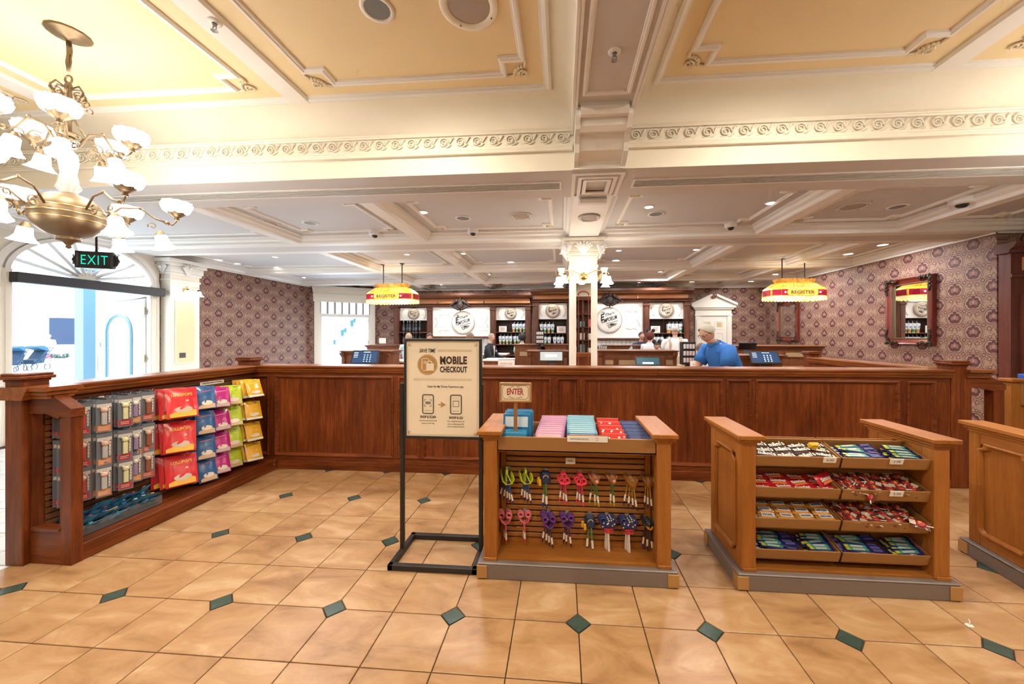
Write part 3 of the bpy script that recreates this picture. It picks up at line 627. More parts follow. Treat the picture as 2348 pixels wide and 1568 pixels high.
# ------------------------------------------------------------------ entrance with fanlight (door_1)
d1 = bpy.data.objects.new('door_1', None); col.objects.link(d1); d1.location = (XL, AC, 0); struct(d1, 'arched entrance with fanlight and an open white door leaf')
mb = MB(); mb.run([(0, 0), (.03, 0), (.03, .02), (.045, .03), (.045, .07), (.03, .08), (.03, .10), (.045, .115), (.045, .15), (0, .16)], 0, 2.5, lambda u, v, h: (u, AR - .02 + v, h)); mb.build('casing', M['cream'], d1)
mb = MB(); mb.run([(0, 0), (.03, 0), (.03, .02), (.045, .03), (.045, .07), (.03, .08), (.03, .10), (.045, .115), (.045, .15), (0, .16)], 0, 2.5, lambda u, v, h: (u, -AR + .02 - v, h)); mb.build('casing', M['cream'], d1)
mb = MB()
for r0, r1, x in ((1.0, 1.06, .04), (1.08, 1.17, .025)):
    A = [(x, -AR * r0 * math.cos(PI * k / 24), DZ + (AH + AR * (r0 - 1)) * math.sin(PI * k / 24)) for k in range(25)]; B_ = [(x, -AR * r1 * math.cos(PI * k / 24), DZ + (AH + AR * (r1 - 1)) * math.sin(PI * k / 24)) for k in range(25)]
    for k in range(24):
        mb.face([A[k], A[k + 1], B_[k + 1], B_[k]])
        for S in (A, B_): mb.face([S[k], S[k + 1], (0, S[k + 1][1], S[k + 1][2]), (0, S[k][1], S[k][2])])
mb.build('arch_moulding', M['trimw'], d1)
for k in range(1, 9):       # radiating glazing bars and the glass segments between them
    a = PI * k / 9; q = .13
    mb = MB(); mb.tube([(-.06, -AR * q * math.cos(a), DZ + AH * q * math.sin(a)), (-.06, -AR * .99 * math.cos(a), DZ + AH * .99 * math.sin(a))], .027, 4, smooth=False); mb.build('glazing_bar', M['soffit'], d1)
for k in range(9):
    a0, a1 = PI * k / 9, PI * (k + 1) / 9; mb = MB(); P0 = []
    for t in range(5): a = a0 + (a1 - a0) * t / 4; P0.append((-.075, -AR * math.cos(a), DZ + AH * math.sin(a)))
    mb.face([(-.075, 0, DZ)] + P0); mb.build('pane', M['glass'], d1)
mb = MB(); mb.lathe([(.13, 0), (.13, .02)], 12, caps=True); o = mb.build('fan_hub', M['cream'], d1, (-.06, 0, DZ), (0, R(90), 0))
MB().box(.03, -AR - .02, 2.30, .17, AR + .14, 2.45, 0, .01).build('header_bar', plain('dark_bronze', (.025, .028, .036), .45), d1)
# open leaf, swung out square to the wall
lf = bpy.data.objects.new('door_leaf', None); col.objects.link(lf); lf.parent = d1; lf.location = (-.08, AR - .02, 0)
DW = .98; wht = plain('door_white', (.82, .84, .86), .4)
mb = MB(); mb.box(-DW, -.025, .02, 0, .02, 2.28, 0, .006); mb.build('slab', wht, lf)
pan = [(-.80, .25), (-.22, .25), (-.22, 1.62)] + [(-.51 + .29 * math.cos(PI * k / 10), 1.62 + .36 * math.sin(PI * k / 10)) for k in range(1, 10)] + [(-.80, 1.62)]
mb = MB(); mb.mould(pan, [(0, 0), (0, .018), (.02, .03), (.05, .03), (.06, .012), (.075, .006)], lambda u, v, h: (u, -.025 - h, v)); mb.build('panel_moulding', plain('door_shade_blue', (.10, .20, .28), .4), lf)  # bluish shade of the white mouldings put into their colour
mb = MB(); mb.tube([(-.90, -.03, .85), (-.90, -.07, .88), (-.90, -.07, 1.18), (-.90, -.03, 1.21)], .012, 6); mb.build('pull_handle', M['grey'], lf)
MB().box(-.92, -.03, 1.33, -.88, -.025, 1.42).build('lock_plate', M['dgrey'], lf)
for z in (.35, 1.05, 1.95): MB().box(-.005, -.035, z, .035, -.02, z + .13).build('hinge', M['brass'], lf)
mb = MB(); mb.tube([(-.55, -.04, 2.2), (-.2, -.06, 2.22), (.05, -.02, 2.27)], .012, 5); mb.build('closer_arm', M['dgrey'], lf)

# ------------------------------------------------------------------ canted corner wall with transom door (door_2)
cv = Vector((CX2 - CX1, CY2 - CY1, 0)); CL = cv.length; cu_ = cv / CL; cn_ = Vector((cu_.y, -cu_.x, 0))      # cn_ points into the room
def cw(u, n, z): return (CX1 + cu_.x * u + cn_.x * n, CY1 + cu_.y * u + cn_.y * n, z)
def hit(px):        # distance along the canted wall under a pixel column
    r = ray(px, 700); a = Matrix(((r.x, -cu_.x), (r.y, -cu_.y))); s_ = a.inverted() @ Vector((CX1, CY1)); return s_[1]
u0, u1 = hit(734), hit(848)
def cwz(px, py): u = hit(px); p = cw(u, 0, 0); d = -p[0] * _s + p[1] * _c; return EYE - (py - CYP) * d / FPX
zt, zl, zd = cwz(790, 694), cwz(790, 720), cwz(790, 727)
mb = MB()
def cbox(mb, ua, na, za, ub, nb, zb, m=0): 
    P = [cw(u, n, z) for z in (za, zb) for n in (na, nb) for u in (ua, ub)]
    mb.mesh_(P, [(0, 2, 3, 1), (4, 5, 7, 6), (0, 1, 5, 4), (2, 6, 7, 3), (0, 4, 6, 2), (1, 3, 7, 5)], m)
cbox(mb, 0, -.12, 0, u0, 0, 3.3); cbox(mb, u1, -.12, 0, CL, 0, 3.3); cbox(mb, u0, -.12, zt, u1, 0, 3.3)
struct(mb.build('wall_back_left', M['wp_d']), 'canted papered wall round the corner door')
d2 = bpy.data.objects.new('door_2', None); col.objects.link(d2); struct(d2, 'white cased corner doorway with a seven pane transom, standing open')
for a, b in ((u0 - .16, u0 + .0), (u1 - .0, u1 + .16)):
    mb = MB(); cbox(mb, a, .001, 0, b, .05, zt); cbox(mb, a - .01, .001, 0, b + .01, .06, .25); cbox(mb, a + .03, .05, .3, b - .03, .062, zt - .1); mb.build('casing', M['cream'], d2)
mb = MB()
for k, (z0, z1, n) in enumerate(((zt, zt + .05, .07), (zt + .05, 2.78, .05), (2.78, 2.84, .08), (2.84, 2.90, .05), (2.90, 2.95, .1), (2.95, 3.0, .13), (3.0, 3.1, .17))): cbox(mb, u0 - .17 - n * .3, .001, z0, u1 + .17 + n * .3, n, z1)
mb.build('entablature', M['cream'], d2)
mb = MB(); cbox(mb, u0, -.1, zd, u1, .02, zl); mb.build('lintel', M['trimw'], d2)
mb = MB(); cbox(mb, u0, -.1, 0, u0 + .05, .02, zd); cbox(mb, u1 - .05, -.1, 0, u1, .02, zd); mb.build('jamb', M['trimw'], d2)
for k in range(8):
    u = u0 + (u1 - u0) * k / 7; mb = MB(); cbox(mb, u - .03, -.06, zl, u + .03, -.0, zt); mb.build('glazing_bar', M['grey'], d2)
for k in range(7):
    a = u0 + (u1 - u0) * k / 7 + .018; b = u0 + (u1 - u0) * (k + 1) / 7 - .018; mb = MB(); mb.face([cw(a, -.04, zl), cw(b, -.04, zl), cw(b, -.04, zt), cw(a, -.04, zt)]); mb.build('pane', M['glass'], d2)
for z in (.5, 1.25, 1.95):
    mb = MB(); cbox(mb, u1 - .06, .0, z, u1 - .045, .03, z + .12); mb.build('hinge', M['bright_brass'], d2)

# ------------------------------------------------------------------ pedimented door in the back wall (door_3)
a, b = atY(1593, 700, YB).x, atY(1676, 700, YB).x; zc = lambda py: atY(1635, py, YB).z
d3 = bpy.data.objects.new('door_3', None); col.objects.link(d3); d3.location = ((a + b) / 2, YB, 0); struct(d3, 'cream panelled door with a pediment in the back wall')
W2 = (b - a) / 2; z1 = zc(724)
for s in (-1, 1):
    mb = MB(); mb.box(s * W2, -.06, 0, s * (W2 - .14), 0, z1); mb.box(s * (W2 - .03), -.075, .25, s * (W2 - .11), -.06, z1 - .12); mb.build('casing', M['cream'], d3)
mb = MB(); mb.box(-W2 - .02, -.07, z1, W2 + .02, 0, z1 + .05); mb.box(-W2, -.05, z1 + .05, W2, 0, z1 + .2); mb.box(-W2 - .05, -.1, z1 + .2, W2 + .05, 0, z1 + .25); mb.box(-W2 - .1, -.14, z1 + .25, W2 + .1, 0, z1 + .30); mb.build('entablature', M['cream'], d3)
mb = MB(); h = z1 + .30
mb.prism([(-W2 - .12, h), (W2 + .12, h), (W2 + .12, h + .05), (.1, h + .33), (-.1, h + .33), (-W2 - .12, h + .05)], 0, .06, lambda u, v, q: (u, -q, v))
for s in (-1, 1): mb.prism([(s * (W2 + .14), h + .02), (s * (W2 + .14), h + .09), (s * .07, h + .38), (s * .07, h + .31)], 0, .15, lambda u, v, q: (u, -q, v))
mb.build('pediment', M['cream'], d3)
mb = MB()
for s in (-1, 1): mb.ball((s * .05, -.1, h + .33), .05, 8, 6); mb.ball((s * .03, -.11, h + .27), .035, 8, 6)
mb.ball((0, -.12, h + .35), .045, 8, 6); mb.build('pediment_ornament', plain('rose_ornament', (.33, .17, .14), .5), d3)
MB().box(-W2 + .14, -.03, .01, W2 - .14, 0, z1).build('slab', M['cream'], d3)
for s in (-1, 1):
    for z0, zz in ((z1 - .42, z1 - .16), (1.1, z1 - .52), (.25, .95)):
        mb = MB(); x0, x1 = (.05, W2 - .24) if s > 0 else (-W2 + .24, -.05)
        mb.mould([(x0, z0), (x1, z0), (x1, zz), (x0, zz)], [(0, 0), (0, .012), (.03, .012), (.045, -.002)], lambda u, v, q: (u, -.03 - q, v)); mb.build('panel_moulding', M['cream'], d3)
        if zz == z1 - .16: MB().box(x0 + .06, -.033, z0 + .06, x1 - .06, -.03, zz - .06).build('panel', plain('gold_panel', (.62, .45, .22), .5), d3)

# ------------------------------------------------------------------ outside the entrance
og = MB().box(-60, -25, -.14, XL - .15, 60, -.125).build('plaza_floor', plain('sunlit_paving', (.80, .82, .84), .8)); struct(og, 'sunlit pale paving outside')
fac = thing('street_building', 'pale sunlit building across the street, seen through the entrance', 'building', (-30, 20, 0), R(33))
pw = plain('pale_render', (.85, .88, .9), .8); bl = plain('window_dark_blue', (.015, .03, .07), .7)  # bl: dark blue of the facade windows
MB().box(-14, 0, -.1, 14, .5, 10).build('facade', pw, fac)
for k in range(-3, 4):
    MB().box(k * 3.2 - .55, -.08, -.1 if k % 2 else 1.0, k * 3.2 + .55, 0, 2.6).build('window', bl, fac); MB().box(k * 3.2 - .9, -.2, 3.4, k * 3.2 + .9, 0, 3.6).build('lintel', pw, fac)
for z in (4.2, 7.4): MB().box(-14, -.4, z, 14, 0, z + .35).build('cornice', pw, fac)
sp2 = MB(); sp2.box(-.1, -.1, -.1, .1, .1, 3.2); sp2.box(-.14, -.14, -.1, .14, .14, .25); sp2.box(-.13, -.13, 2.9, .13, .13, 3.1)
o = sp2.build('porch_pillar', plain('porch_white_shade_tint', (.10, .22, .30), .6)); o.location = (-9.85, 6.9, 0); tag(o, 'white porch pillar tinted with blue shade, just outside the open entrance door', 'pillar')  # white pillar, the blue shade on it put into its colour
# strollers, a walker, a planter and a street tree beyond the door
def stroller(loc, rz, label):
    t = thing('stroller', label, 'stroller', loc, rz, 'parked strollers')
    fr = solid((.01, .04, .07)); cl = solid((.006, .022, .05), .7)
    mb = MB(); mb.prism([(-.32, .35), (.1, .3), (.2, .5), (-.1, .55), (-.42, .95), (-.5, .9)], -.22, .22, lambda u, v, h: (u, h, v)); mb.build('seat', cl, t)
    mb = MB(); mb.prism([(-.5, .9)] + [(-.18 + .38 * math.cos(a), .86 + .32 * math.sin(a)) for a in [PI - PI * .72 * k / 7 for k in range(8)]], -.24, .24, lambda u, v, h: (u, h, v)); mb.build('canopy', solid((.012, .07, .13), .7), t)
    for y in (-.24, .24):
        mb = MB(); mb.tube([(-.75, y, 1.05), (-.4, y, .7), (.35, y, .18)], .015, 5); mb.tube([(-.1, y, .5), (-.45, y, .15)], .015, 5); mb.build('frame_tube', fr, t)
        for x, r in ((.38, .11), (-.45, .15)): mb = MB(); mb.tube([(x + r * math.cos(a), y, r + r * math.sin(a)) for a in [2 * PI * k / 12 for k in range(12)]], .022, 5, closed=True); mb.build('wheel', M['dgrey'], t)
    mb = MB(); mb.tube([(-.75, -.24, 1.05), (-.8, 0, 1.08), (-.75, .24, 1.05)], .018, 5); mb.build('handle', M['blackplastic'], t)
def gz(px, py, z=-.125): p = atZ(px, py, z); return (p.x, p.y, z)
stroller(gz(72, 849), R(-70), 'dark blue stroller parked on the sunlit paving'); stroller(gz(26, 853), R(-50), 'dark stroller nearest the left edge of the entrance')
pl = thing('flower_planter', 'low planter with pink flowers outside the entrance', 'planter', gz(120, 838), 0)
MB().box(-.7, -.3, 0, .7, .3, .4, 0, .03).build('trough', pw, pl)
random.seed(5); mb = MB()
for k in range(46):
    c_ = (random.uniform(-.65, .65), random.uniform(-.25, .25), random.uniform(.4, .62)); r_ = random.uniform(.05, .1)
    if k % 3 == 0: MB().ball(c_, r_, 6, 4).build('flower', solid((.3, .08, .13)), pl)
    else: mb.ball(c_, r_, 6, 4)
o = mb.build('leaves', solid((.02, .06, .04)), pl); o['kind'] = 'stuff'
tr = thing('street_tree', 'leafy green tree outside at the left edge of the entrance', 'tree', (-27.0, 13.2, -.125), 0)
mb = MB(); mb.tube([(0, 0, 0), (.1, 0, 2), (0, .1, 4)], [.2, .16, .1], 8); mb.build('trunk', solid((.2, .15, .1)), tr)
mb = MB(); random.seed(9)
for k in range(420):
    a, u, r = random.uniform(0, 2 * PI), random.uniform(-1, 1), 1.7 * random.random() ** .4; q = Vector((r * math.cos(a) * math.sqrt(1 - u * u), r * math.sin(a) * math.sqrt(1 - u * u), 4.0 + 2.4 * u * r / 1.7))
    n = Vector((random.uniform(-1, 1), random.uniform(-1, 1), random.uniform(-.3, 1))).normalized(); t_ = n.orthogonal().normalized() * .22; w_ = n.cross(t_) * .7; mb.face([q - t_, q + w_, q + t_, q - w_])
o = mb.build('foliage', solid((.012, .06, .04), .7), tr); o['kind'] = 'stuff'
# outside the corner door: bunting and a pale wall
bw = MB().box(-22, 25, -.1, 4, 25.4, 9).build('courtyard_wall', pw); tag(bw, 'pale sunlit wall seen through the corner doorway', 'wall')
gp = MB().box(XL - .2, YB + .3, -.14, 12, 26, -.125).build('courtyard_floor', plain('sunlit_paving_b', (.8, .82, .84), .8)); struct(gp, 'sunlit paving outside the corner door')
tl = solid((.004, .07, .08), .6); bt = thing('bunting', 'string of teal pennants between two posts outside the corner door', 'bunting', (0, 0, 0))
for (px, py, s) in ((767, 785, .11), (785, 764, .15), (792, 758, .11), (807, 742, .15), (813, 735, .1)):
    p = atY(px, py, 17.0); mb = MB(); mb.prism([(-s * .6, s), (s * .6, s * 1.2), (s * .5, -s * .6), (0, -s * 1.2), (-s * .5, -s * .4)], -.01, .01, lambda u, v, h: (u, h, v)); mb.build('pennant', tl, bt, p)
e0, e1 = atY(760, 790, 17.02), atY(838, 712, 17.02)
mb = MB(); mb.tube([e0, atY(790, 762, 17.02), atY(815, 733, 17.02), e1], .012, 5); mb.build('string', tl, bt)
for e in (e0, e1): mb = MB(); mb.cyl((e.x, e.y, -.125), (e.x, e.y, e.z + .05), .03, .03, 6); mb.build('post', pw, bt)

# ------------------------------------------------------------------ pilaster on the left wall
pt = thing('wall_pilaster', 'cream pilaster with a yellow panel between entrance and papered wall', 'pilaster', (XL, 6.9, 0))
PXD, PY = .2, .29
MB().box(0, -PY, 0, PXD, PY, 2.75).build('shaft', M['cream'], pt)
cp = [(-PY + .11, 1.03), (-PY + .14, 1.0), (PY - .14, 1.0), (PY - .11, 1.03), (PY - .11, 2.22), (-PY + .11, 2.22)]
mb = MB(); mb.face([(PXD + .002, u, v) for u, v in cp]); mb.build('panel', M['cream2'], pt)
mb = MB(); mb.mould(cp, [(-.03, 0), (-.03, .012), (-.01, .016), (0, .002)], lambda u, v, h: (PXD + h, u, v)); mb.build('panel_moulding', M['cream'], pt)
mb = MB()
for k, (z0, z1, e) in enumerate(((2.62, 2.66, .02), (2.75, 2.80, .03), (2.80, 2.92, .05), (2.92, 2.98, .09), (2.98, 3.05, .13))): mb.box(0, -PY - e, z0, PXD + e, PY + e, z1, 0, .008)
mb.build('capital', M['trimw'], pt)
def acanthus(mb, M4, s):
    for k in range(7):
        a = (k - 3) * .42; mb.tube([M4 @ Vector((0, 0, -s * .5)), M4 @ Vector((math.sin(a) * s * .5, -s * .14, s * (.1 + .25 * math.cos(a)))), M4 @ Vector((math.sin(a) * s * .75, -s * .34, s * .48 * math.cos(a)))], [s * .07, s * .13, s * .09], 5)
    mb.ball(M4 @ Vector((0, -s * .3, s * .15)), s * .16, 8, 6)
mb = MB(); acanthus(mb, Matrix.Translation((PXD + .06, 0, 2.86)) @ Matrix.Rotation(PI / 2, 4, 'Z'), .22); mb.build('acanthus_leaf', M['trimw'], pt)
mb = MB(); acanthus(mb, Matrix.Translation((PXD * .5, -PY - .05, 2.86)), .18); mb.build('acanthus_leaf', M['trimw'], pt)
MB().box(PXD + .002, -.12, 1.1, PXD + .012, .0, 1.2, 0, .003).build('wall_plate', M['dgrey'], pt)

# ------------------------------------------------------------------ column in the middle
ct = thing('mirror_column', 'square cream column with a tall narrow mirror and leafy capital', 'column', (.345, 6.02, 0))
CH = .215
mb = MB(); mb.box(-CH, -CH, 0, CH, CH, 2.80, 0, .01); mb.build('shaft', M['cream'], ct)
mb = MB(); mb.box(-CH - .03, -CH - .03, 0, CH + .03, CH + .03, .3, 0, .01); mb.build('base', M['cream'], ct)
mb = MB()
for z0, z1, e in ((2.62, 2.65, .015), (2.80, 2.86, .02), (2.86, 2.97, .05), (2.97, 3.01, .09), (3.01, 3.058, .12)): mb.box(-CH - e, -CH - e, z0, CH + e, CH + e, z1, 0, .008)
mb.build('capital', M['cream'], ct)
for k in range(4):
    mb = MB(); acanthus(mb, Matrix.Rotation(k * PI / 2, 4, 'Z') @ Matrix.Translation((0, -CH - .05, 2.90)), .2); mb.build('acanthus_leaf', M['trimw'], ct)
    mb = MB(); acanthus(mb, Matrix.Rotation(k * PI / 2 + PI / 4, 4, 'Z') @ Matrix.Translation((0, -CH * 1.41 - .05, 2.90)), .17); mb.build('acanthus_leaf', M['trimw'], ct)
MZ0, MZ1, MX = .55, 2.36, .115
for f in range(2):
    yq = -CH - .002
    mb = MB(); mb.face([(-MX, yq, MZ0), (MX, yq, MZ0), (MX, yq, MZ1), (-MX, yq, MZ1)]); o = mb.build('mirror', M['mirror'], ct)
    if f: o.rotation_euler = (0, 0, PI / 2)
    else:
        mb = MB(); mb.mould([(-MX - .02, MZ0 - .02), (MX + .02, MZ0 - .02), (MX + .02, MZ1 + .02), (-MX - .02, MZ1 + .02)], [(0, 0), (0, .012), (.015, .012), (.022, 0)], lambda u, v, h: (u, -CH - .001 - h, v)); mb.build('mirror_frame', M['cream'], ct)
        mb = MB()
        for s in (-1, 1): mb.box(s * .078 - .004, yq - .003, MZ0, s * .078 + .004, yq - .001, 2.2)
        mb.tube([(.085 * math.cos(a), yq - .003, 2.18 + .10 * math.sin(a) * .6) for a in [PI * k / 10 for k in range(11)]], .012, 4)
        mb.build('mirror_etching', solid((.36, .05, .03), .4), ct)
# ------------------------------------------------------------------ mahogany queue partitions
def newel(parent, x0, y0, x1, y1, name='newel_post'):
    n = MB().box(x0, y0, 0, x1, y1, 1.245, 0, .006).build(name, M['mah_v'], parent)
    cx, cyy, w = (x0 + x1) / 2, (y0 + y1) / 2, (x1 - x0) / 2; mb = MB()
    for z0, z1, e in ((1.235, 1.25, .008), (1.25, 1.275, .022), (1.275, 1.292, .015)): mb.box(cx - w - e, cyy - w - e, z0, cx + w + e, cyy + w + e, z1, 0, .006)
    mb.build('post_cap', M['mah_x'], n)
    return n
RAIL = [(-.105, 1.118), (-.112, 1.128), (-.118, 1.145), (-.128, 1.152), (-.128, 1.168), (-.14, 1.176), (-.148, 1.192), (-.144, 1.203), (.144, 1.203), (.148, 1.192), (.14, 1.176), (.128, 1.168), (.128, 1.152), (.118, 1.145), (.112, 1.128), (.105, 1.118)]
QF, QX0, QX1 = 4.05, -3.60, 3.93
q1 = thing('queue_partition', 'long reddish mahogany panelled queue partition across the room', 'partition', (0, 0, 0))
MB().box(QX0, QF + .022, .0, QX1, QF + .17, 1.12).build('core_board', M['mah_v'], q1)
mb = MB(); mb.run([(u * .95 + QF + .085, v) for u, v in RAIL], QX0 - .02, 1.02, lambda u, v, h: (h, u, v)); mb.build('cap_rail', M['cap_highlit_x'], q1)
mb = MB(); mb.run([(u * .95 + QF + .085, v) for u, v in RAIL], 1.023, QX1, lambda u, v, h: (h, u, v)); mb.build('cap_rail', M['cap_highlit_x'], q1)
pxs = [(577, 615), (632, 900), (914, 959), (972, 1262), (1278, 1326), (1339, 1655), (1668, 1720), (1735, 2060), (2082, 2143)]
px_x = [(atY(a, 950, QF).x, atY(b, 950, QF).x) for a, b in pxs]
ZT, ZB_ = atY(1000, 866, QF).z, atY(900, 1048, QF).z
MB().box(QX0, QF, ZT, QX1, QF + .022, 1.12, 0, .003).build('top_rail', M['mah_x'], q1)
MB().box(QX0, QF, 0, QX1, QF + .022, ZB_, 0, .003).build('bottom_rail', M['mah_x'], q1)
MB().box(QX0, QF - .008, 0, QX1, QF, .10, 0, .003).build('base_board', M['mah_x'], q1)
ed = [QX0] + [q for a, b in px_x for q in (a, b)] + [QX1]
for k in range(0, len(ed), 2): MB().box(ed[k], QF, ZB_, ed[k + 1], QF + .022, ZT, 0, .003).build('stile', M['mah_v'], q1)
for a, b in px_x:
    p = MB().box(a, QF + .012, ZB_, b, QF + .022, ZT).build('panel', M['mah_v'], q1)
    mb = MB(); mb.mould([(a, ZB_), (b, ZB_), (b, ZT), (a, ZT)], [(-.012, 0), (-.012, .008), (-.002, .013), (.010, .008), (.018, -.004), (.024, -.012)], lambda u, v, h: (u, QF - h, v)); mb.build('panel_moulding', M['mah_x'], p)
# left partition with the slat wall
LX = -3.60
q2 = thing('display_partition', 'mahogany partition with a slat wall of hanging sweets on the left', 'partition', (0, 0, 0))
MB().box(-3.73, 2.3, 0, LX - .012, 4.2, 1.12).build('core_board', M['mah_v'], q2)
mb = MB(); mb.run([(u * .9 - 3.645, v) for u, v in RAIL], 2.16, 4.12, lambda u, v, h: (u, h, v)); mb.build('cap_rail', M['cap_highlit_y'], q2)
mb = MB(); mb.run([(LX - .02, 1.085), (LX + .022, 1.085), (LX + .022, 1.10), (LX + .012, 1.105), (LX + .012, 1.12), (LX - .02, 1.12)], 2.3, QF, lambda u, v, h: (u, h, v)); mb.build('header_board', M['mah_y'], q2)
newel(q2, -3.735, 2.195, -3.60, 2.33); newel(q2, -3.80, 4.055, -3.645, 4.21)
lg = MB().box(LX - .01, 2.28, 0, -3.29, QF - .01, .115, 0, .006).build('base_ledge', M['mah_y'], q2)
for k in range(2): MB().ball((-3.30 + .005, 3.99, .07 + .03 * k), .008, 8, 6).build('cable_screw', M['white'], lg)
bk = MB().box(LX - .012, 2.3, .115, LX - .004, QF, 1.09).build('slat_backing', M['groove'], q2)
zs = .125
while zs < 1.06: MB().box(LX - .004, 2.3, zs, LX + .008, QF - .005, zs + .033, 0, .003).build('slat', M['slat_y'], q2); zs += .0445
def end_frame(parent, xa, xb, y, dirn, th=.085, sw=.05, pw=.10):
    """open end frame: post on the outside, sloping shoulder; xa = newel side, xb = free side"""
    s = dirn; w = abs(xb - xa)
    fn = lambda u, v, h: (xa + s * u, y + h, v)
    mb = MB(); mb.prism([(w - pw, .0), (w, .0), (w, 1.045), (w - pw, 1.045)], 0, th, fn); mb.build('end_post', M['mah_v'], parent)
    mb = MB(); mb.prism([(0, 1.02), (w * .42, 1.02), (w - pw, .985), (w - pw, 1.0), (w + .008, 1.0), (w + .008, 1.055), (w * .52, 1.155), (0, 1.155)], -.006, th + .005, fn); mb.build('shoulder_rail', M['mah_x'], parent)
    mb = MB(); mb.prism([(0, 0), (w - pw, 0), (w - pw, .225), (0, .225)], .004, th - .005, fn); mb.build('end_bottom_rail', M['mah_x'], parent)
    mb = MB(); mb.prism([(0, .225), (sw, .225), (sw, 1.03), (0, 1.03)], .004, th - .005, fn); mb.build('end_stile', M['mah_v'], parent)
    mb = MB(); mb.prism([(sw, .225), (w - pw, .225), (w - pw, .245), (sw, .245)], -.006, th, fn); mb.build('end_sill', M['mah_x'], parent)
    mb = MB()
    for k, (z0, z1, e) in enumerate(((1.125, 1.15, .0), (1.15, 1.168, .012), (1.168, 1.178, .006), (1.178, 1.205, .03))): mb.prism([(-.02, z0), (w * .56 + e, z0), (w * .56 + e, z1), (-.02, z1)], -.03 - e, .11 + e, fn)
    mb.build('end_cap', M['cap_highlit_x'], parent)
end_frame(q2, -3.60, -3.287, 2.23, 1, .062, .012, .085)
q3 = thing('return_partition', 'mahogany partition running back from the right end newel', 'partition', (0, 0, 0))
newel(q3, 3.94, 4.05, 4.09, 4.2)
MB().box(3.955, 4.2, 0, 4.075, 6.2, 1.12).build('core_board', M['mah_v'], q3)
mb = MB(); mb.run([(u * .85 + 4.015, v) for u, v in RAIL], 4.2, 6.2, lambda u, v, h: (u, h, v)); mb.build('cap_rail', M['cap_highlit_y'], q3)
newel(q3, 3.94, 6.2, 4.09, 6.35)
end_frame(q3, 4.09, 4.44, 4.06, 1)
MB().box(4.08, 4.14, 0, 4.4, 6.2, .115, 0, .006).build('base_ledge', M['mah_y'], q3)
mb = MB(); mb.prism([(0, 0), (.12, .04), (.02, .42), (-.05, .3)], 0, .05, lambda u, v, h: (4.12 + u, 4.6 + h, .12 + v)); o = mb.build('red_sweet_bag', solid((.55, .02, .03), .3)); tag(o, 'red sweet bag low behind the right end frame', 'sweet bag')

# ------------------------------------------------------------------ free-standing display fixtures
def fixture(name, label, w, d, loc, rz):
    """honey wood gondola: origin at the front left floor corner of its plinth, x along the front, y to the back"""
    t = thing(name, label, 'display stand', loc, rz)
    pb = MB().box(.004, .004, .0, w - .004, d - .004, .092, 0, .004).build('plinth', M['plinth'], t)
    MB().box(0, 0, .092, w, d, .104, 0, .005).build('plinth_lip', M['plinth'], pb)
    for x in (0, w - .06):
        for y in (0, d - .06): MB().box(x - .003, y - .003, .008, x + .063, y + .063, .088, 0, .002).build('corner_plate', M['brassplate'], pb)
    MB().box(.05, .04, .104, w - .05, d - .04, .118).build('bottom_shelf', M['oak_x'], t)
    for s in (0, 1):
        xa = .035 if s == 0 else w - .035 - .085; xb = xa + .085
        e = thing('end_panel', '', '', (0, 0, 0)); del e['label'], e['category']; e.parent = t
        MB().box(xa + .012, .035, .104, xb - .012, d - .035, .885).build('board', M['oak_v'], e)
        for y in (.03, d - .03 - .08): MB().box(xa, y, .104, xb, y + .08, .89, 0, .004).build('stile', M['oak_v'], e)
        for z0, z1 in ((.104, .19), (.80, .89)): MB().box(xa + .002, .1101, z0, xb - .002, d - .1101, z1, 0, .003).build('rail', M['oak_y'], e)
        mb = MB()
        for z0, z1, q in ((.875, .895, .006), (.895, .915, .02), (.915, .942, .036)): mb.box(xa - q, .03 - q, z0, xb + q, d - .03 + q, z1, 0, .004)
        mb.build('cap', M['oak_y'], e)
        mb = MB(); y0, y1, z0, z1, n = .11, d - .11, .19, .80, .045
        xs, sg = (xa, 1) if s == 0 else (xb, -1)
        po = [(y0 + n, z0), (y1 - n, z0)] + [(y1 - n + n * math.sin(a), z0 + n - n * math.cos(a) + 0) for a in (.4, .8, 1.2)] + [(y1, z0 + n), (y1, z1 - n), (y1 - n, z1 - n * .5), (y1 - n, z1), (y0 + n, z1), (y0 + n, z1 - n * .5), (y0, z1 - n), (y0, z0 + n)]
        mb.mould(po, [(-.014, 0), (-.014, .008), (-.004, .012), (.006, .006), (.014, -.01)], lambda u, v, h: (xs - sg * h, u, v)); mb.build('panel_moulding', M['oak_v'], e)
        f = .118
        mb = MB(); mb.box(xa + .004, .022, .104, xb + .0, .03, .125, 0, .002); mb.build('foot_moulding', M['oak_x'], e)
    return t
F1W, F1D, F1X, F1Y = 1.247, .53, -.534, 2.31
f1 = fixture('display_stand', 'honey wood stand with hanging novelty pens and autograph books on top', F1W, F1D, (F1X, F1Y, 0), 0)
# slatted back board, open on both sides
SY = .235
MB().box(.12, SY + .012, .118, F1W - .12, SY + .05, .80).build('slat_backing', M['groove'], f1)
MB().box(.115, SY - .02, .118, .15, SY + .05, .80, 0, .003).build('slat_frame', M['oak_v'], f1); MB().box(F1W - .15, SY - .02, .118, F1W - .115, SY + .05, .80, 0, .003).build('slat_frame', M['oak_v'], f1)
MB().box(.15, SY - .012, .118, F1W - .15, SY + .012, .150).build('slat_frame', M['oak_x'], f1)
z = .155; slz = []
while z < .785: MB().box(.15, SY - .004, z, F1W - .15, SY + .012, z + .029, 0, .004).build('slat', M['slat'], f1); slz.append(z); z += .0375
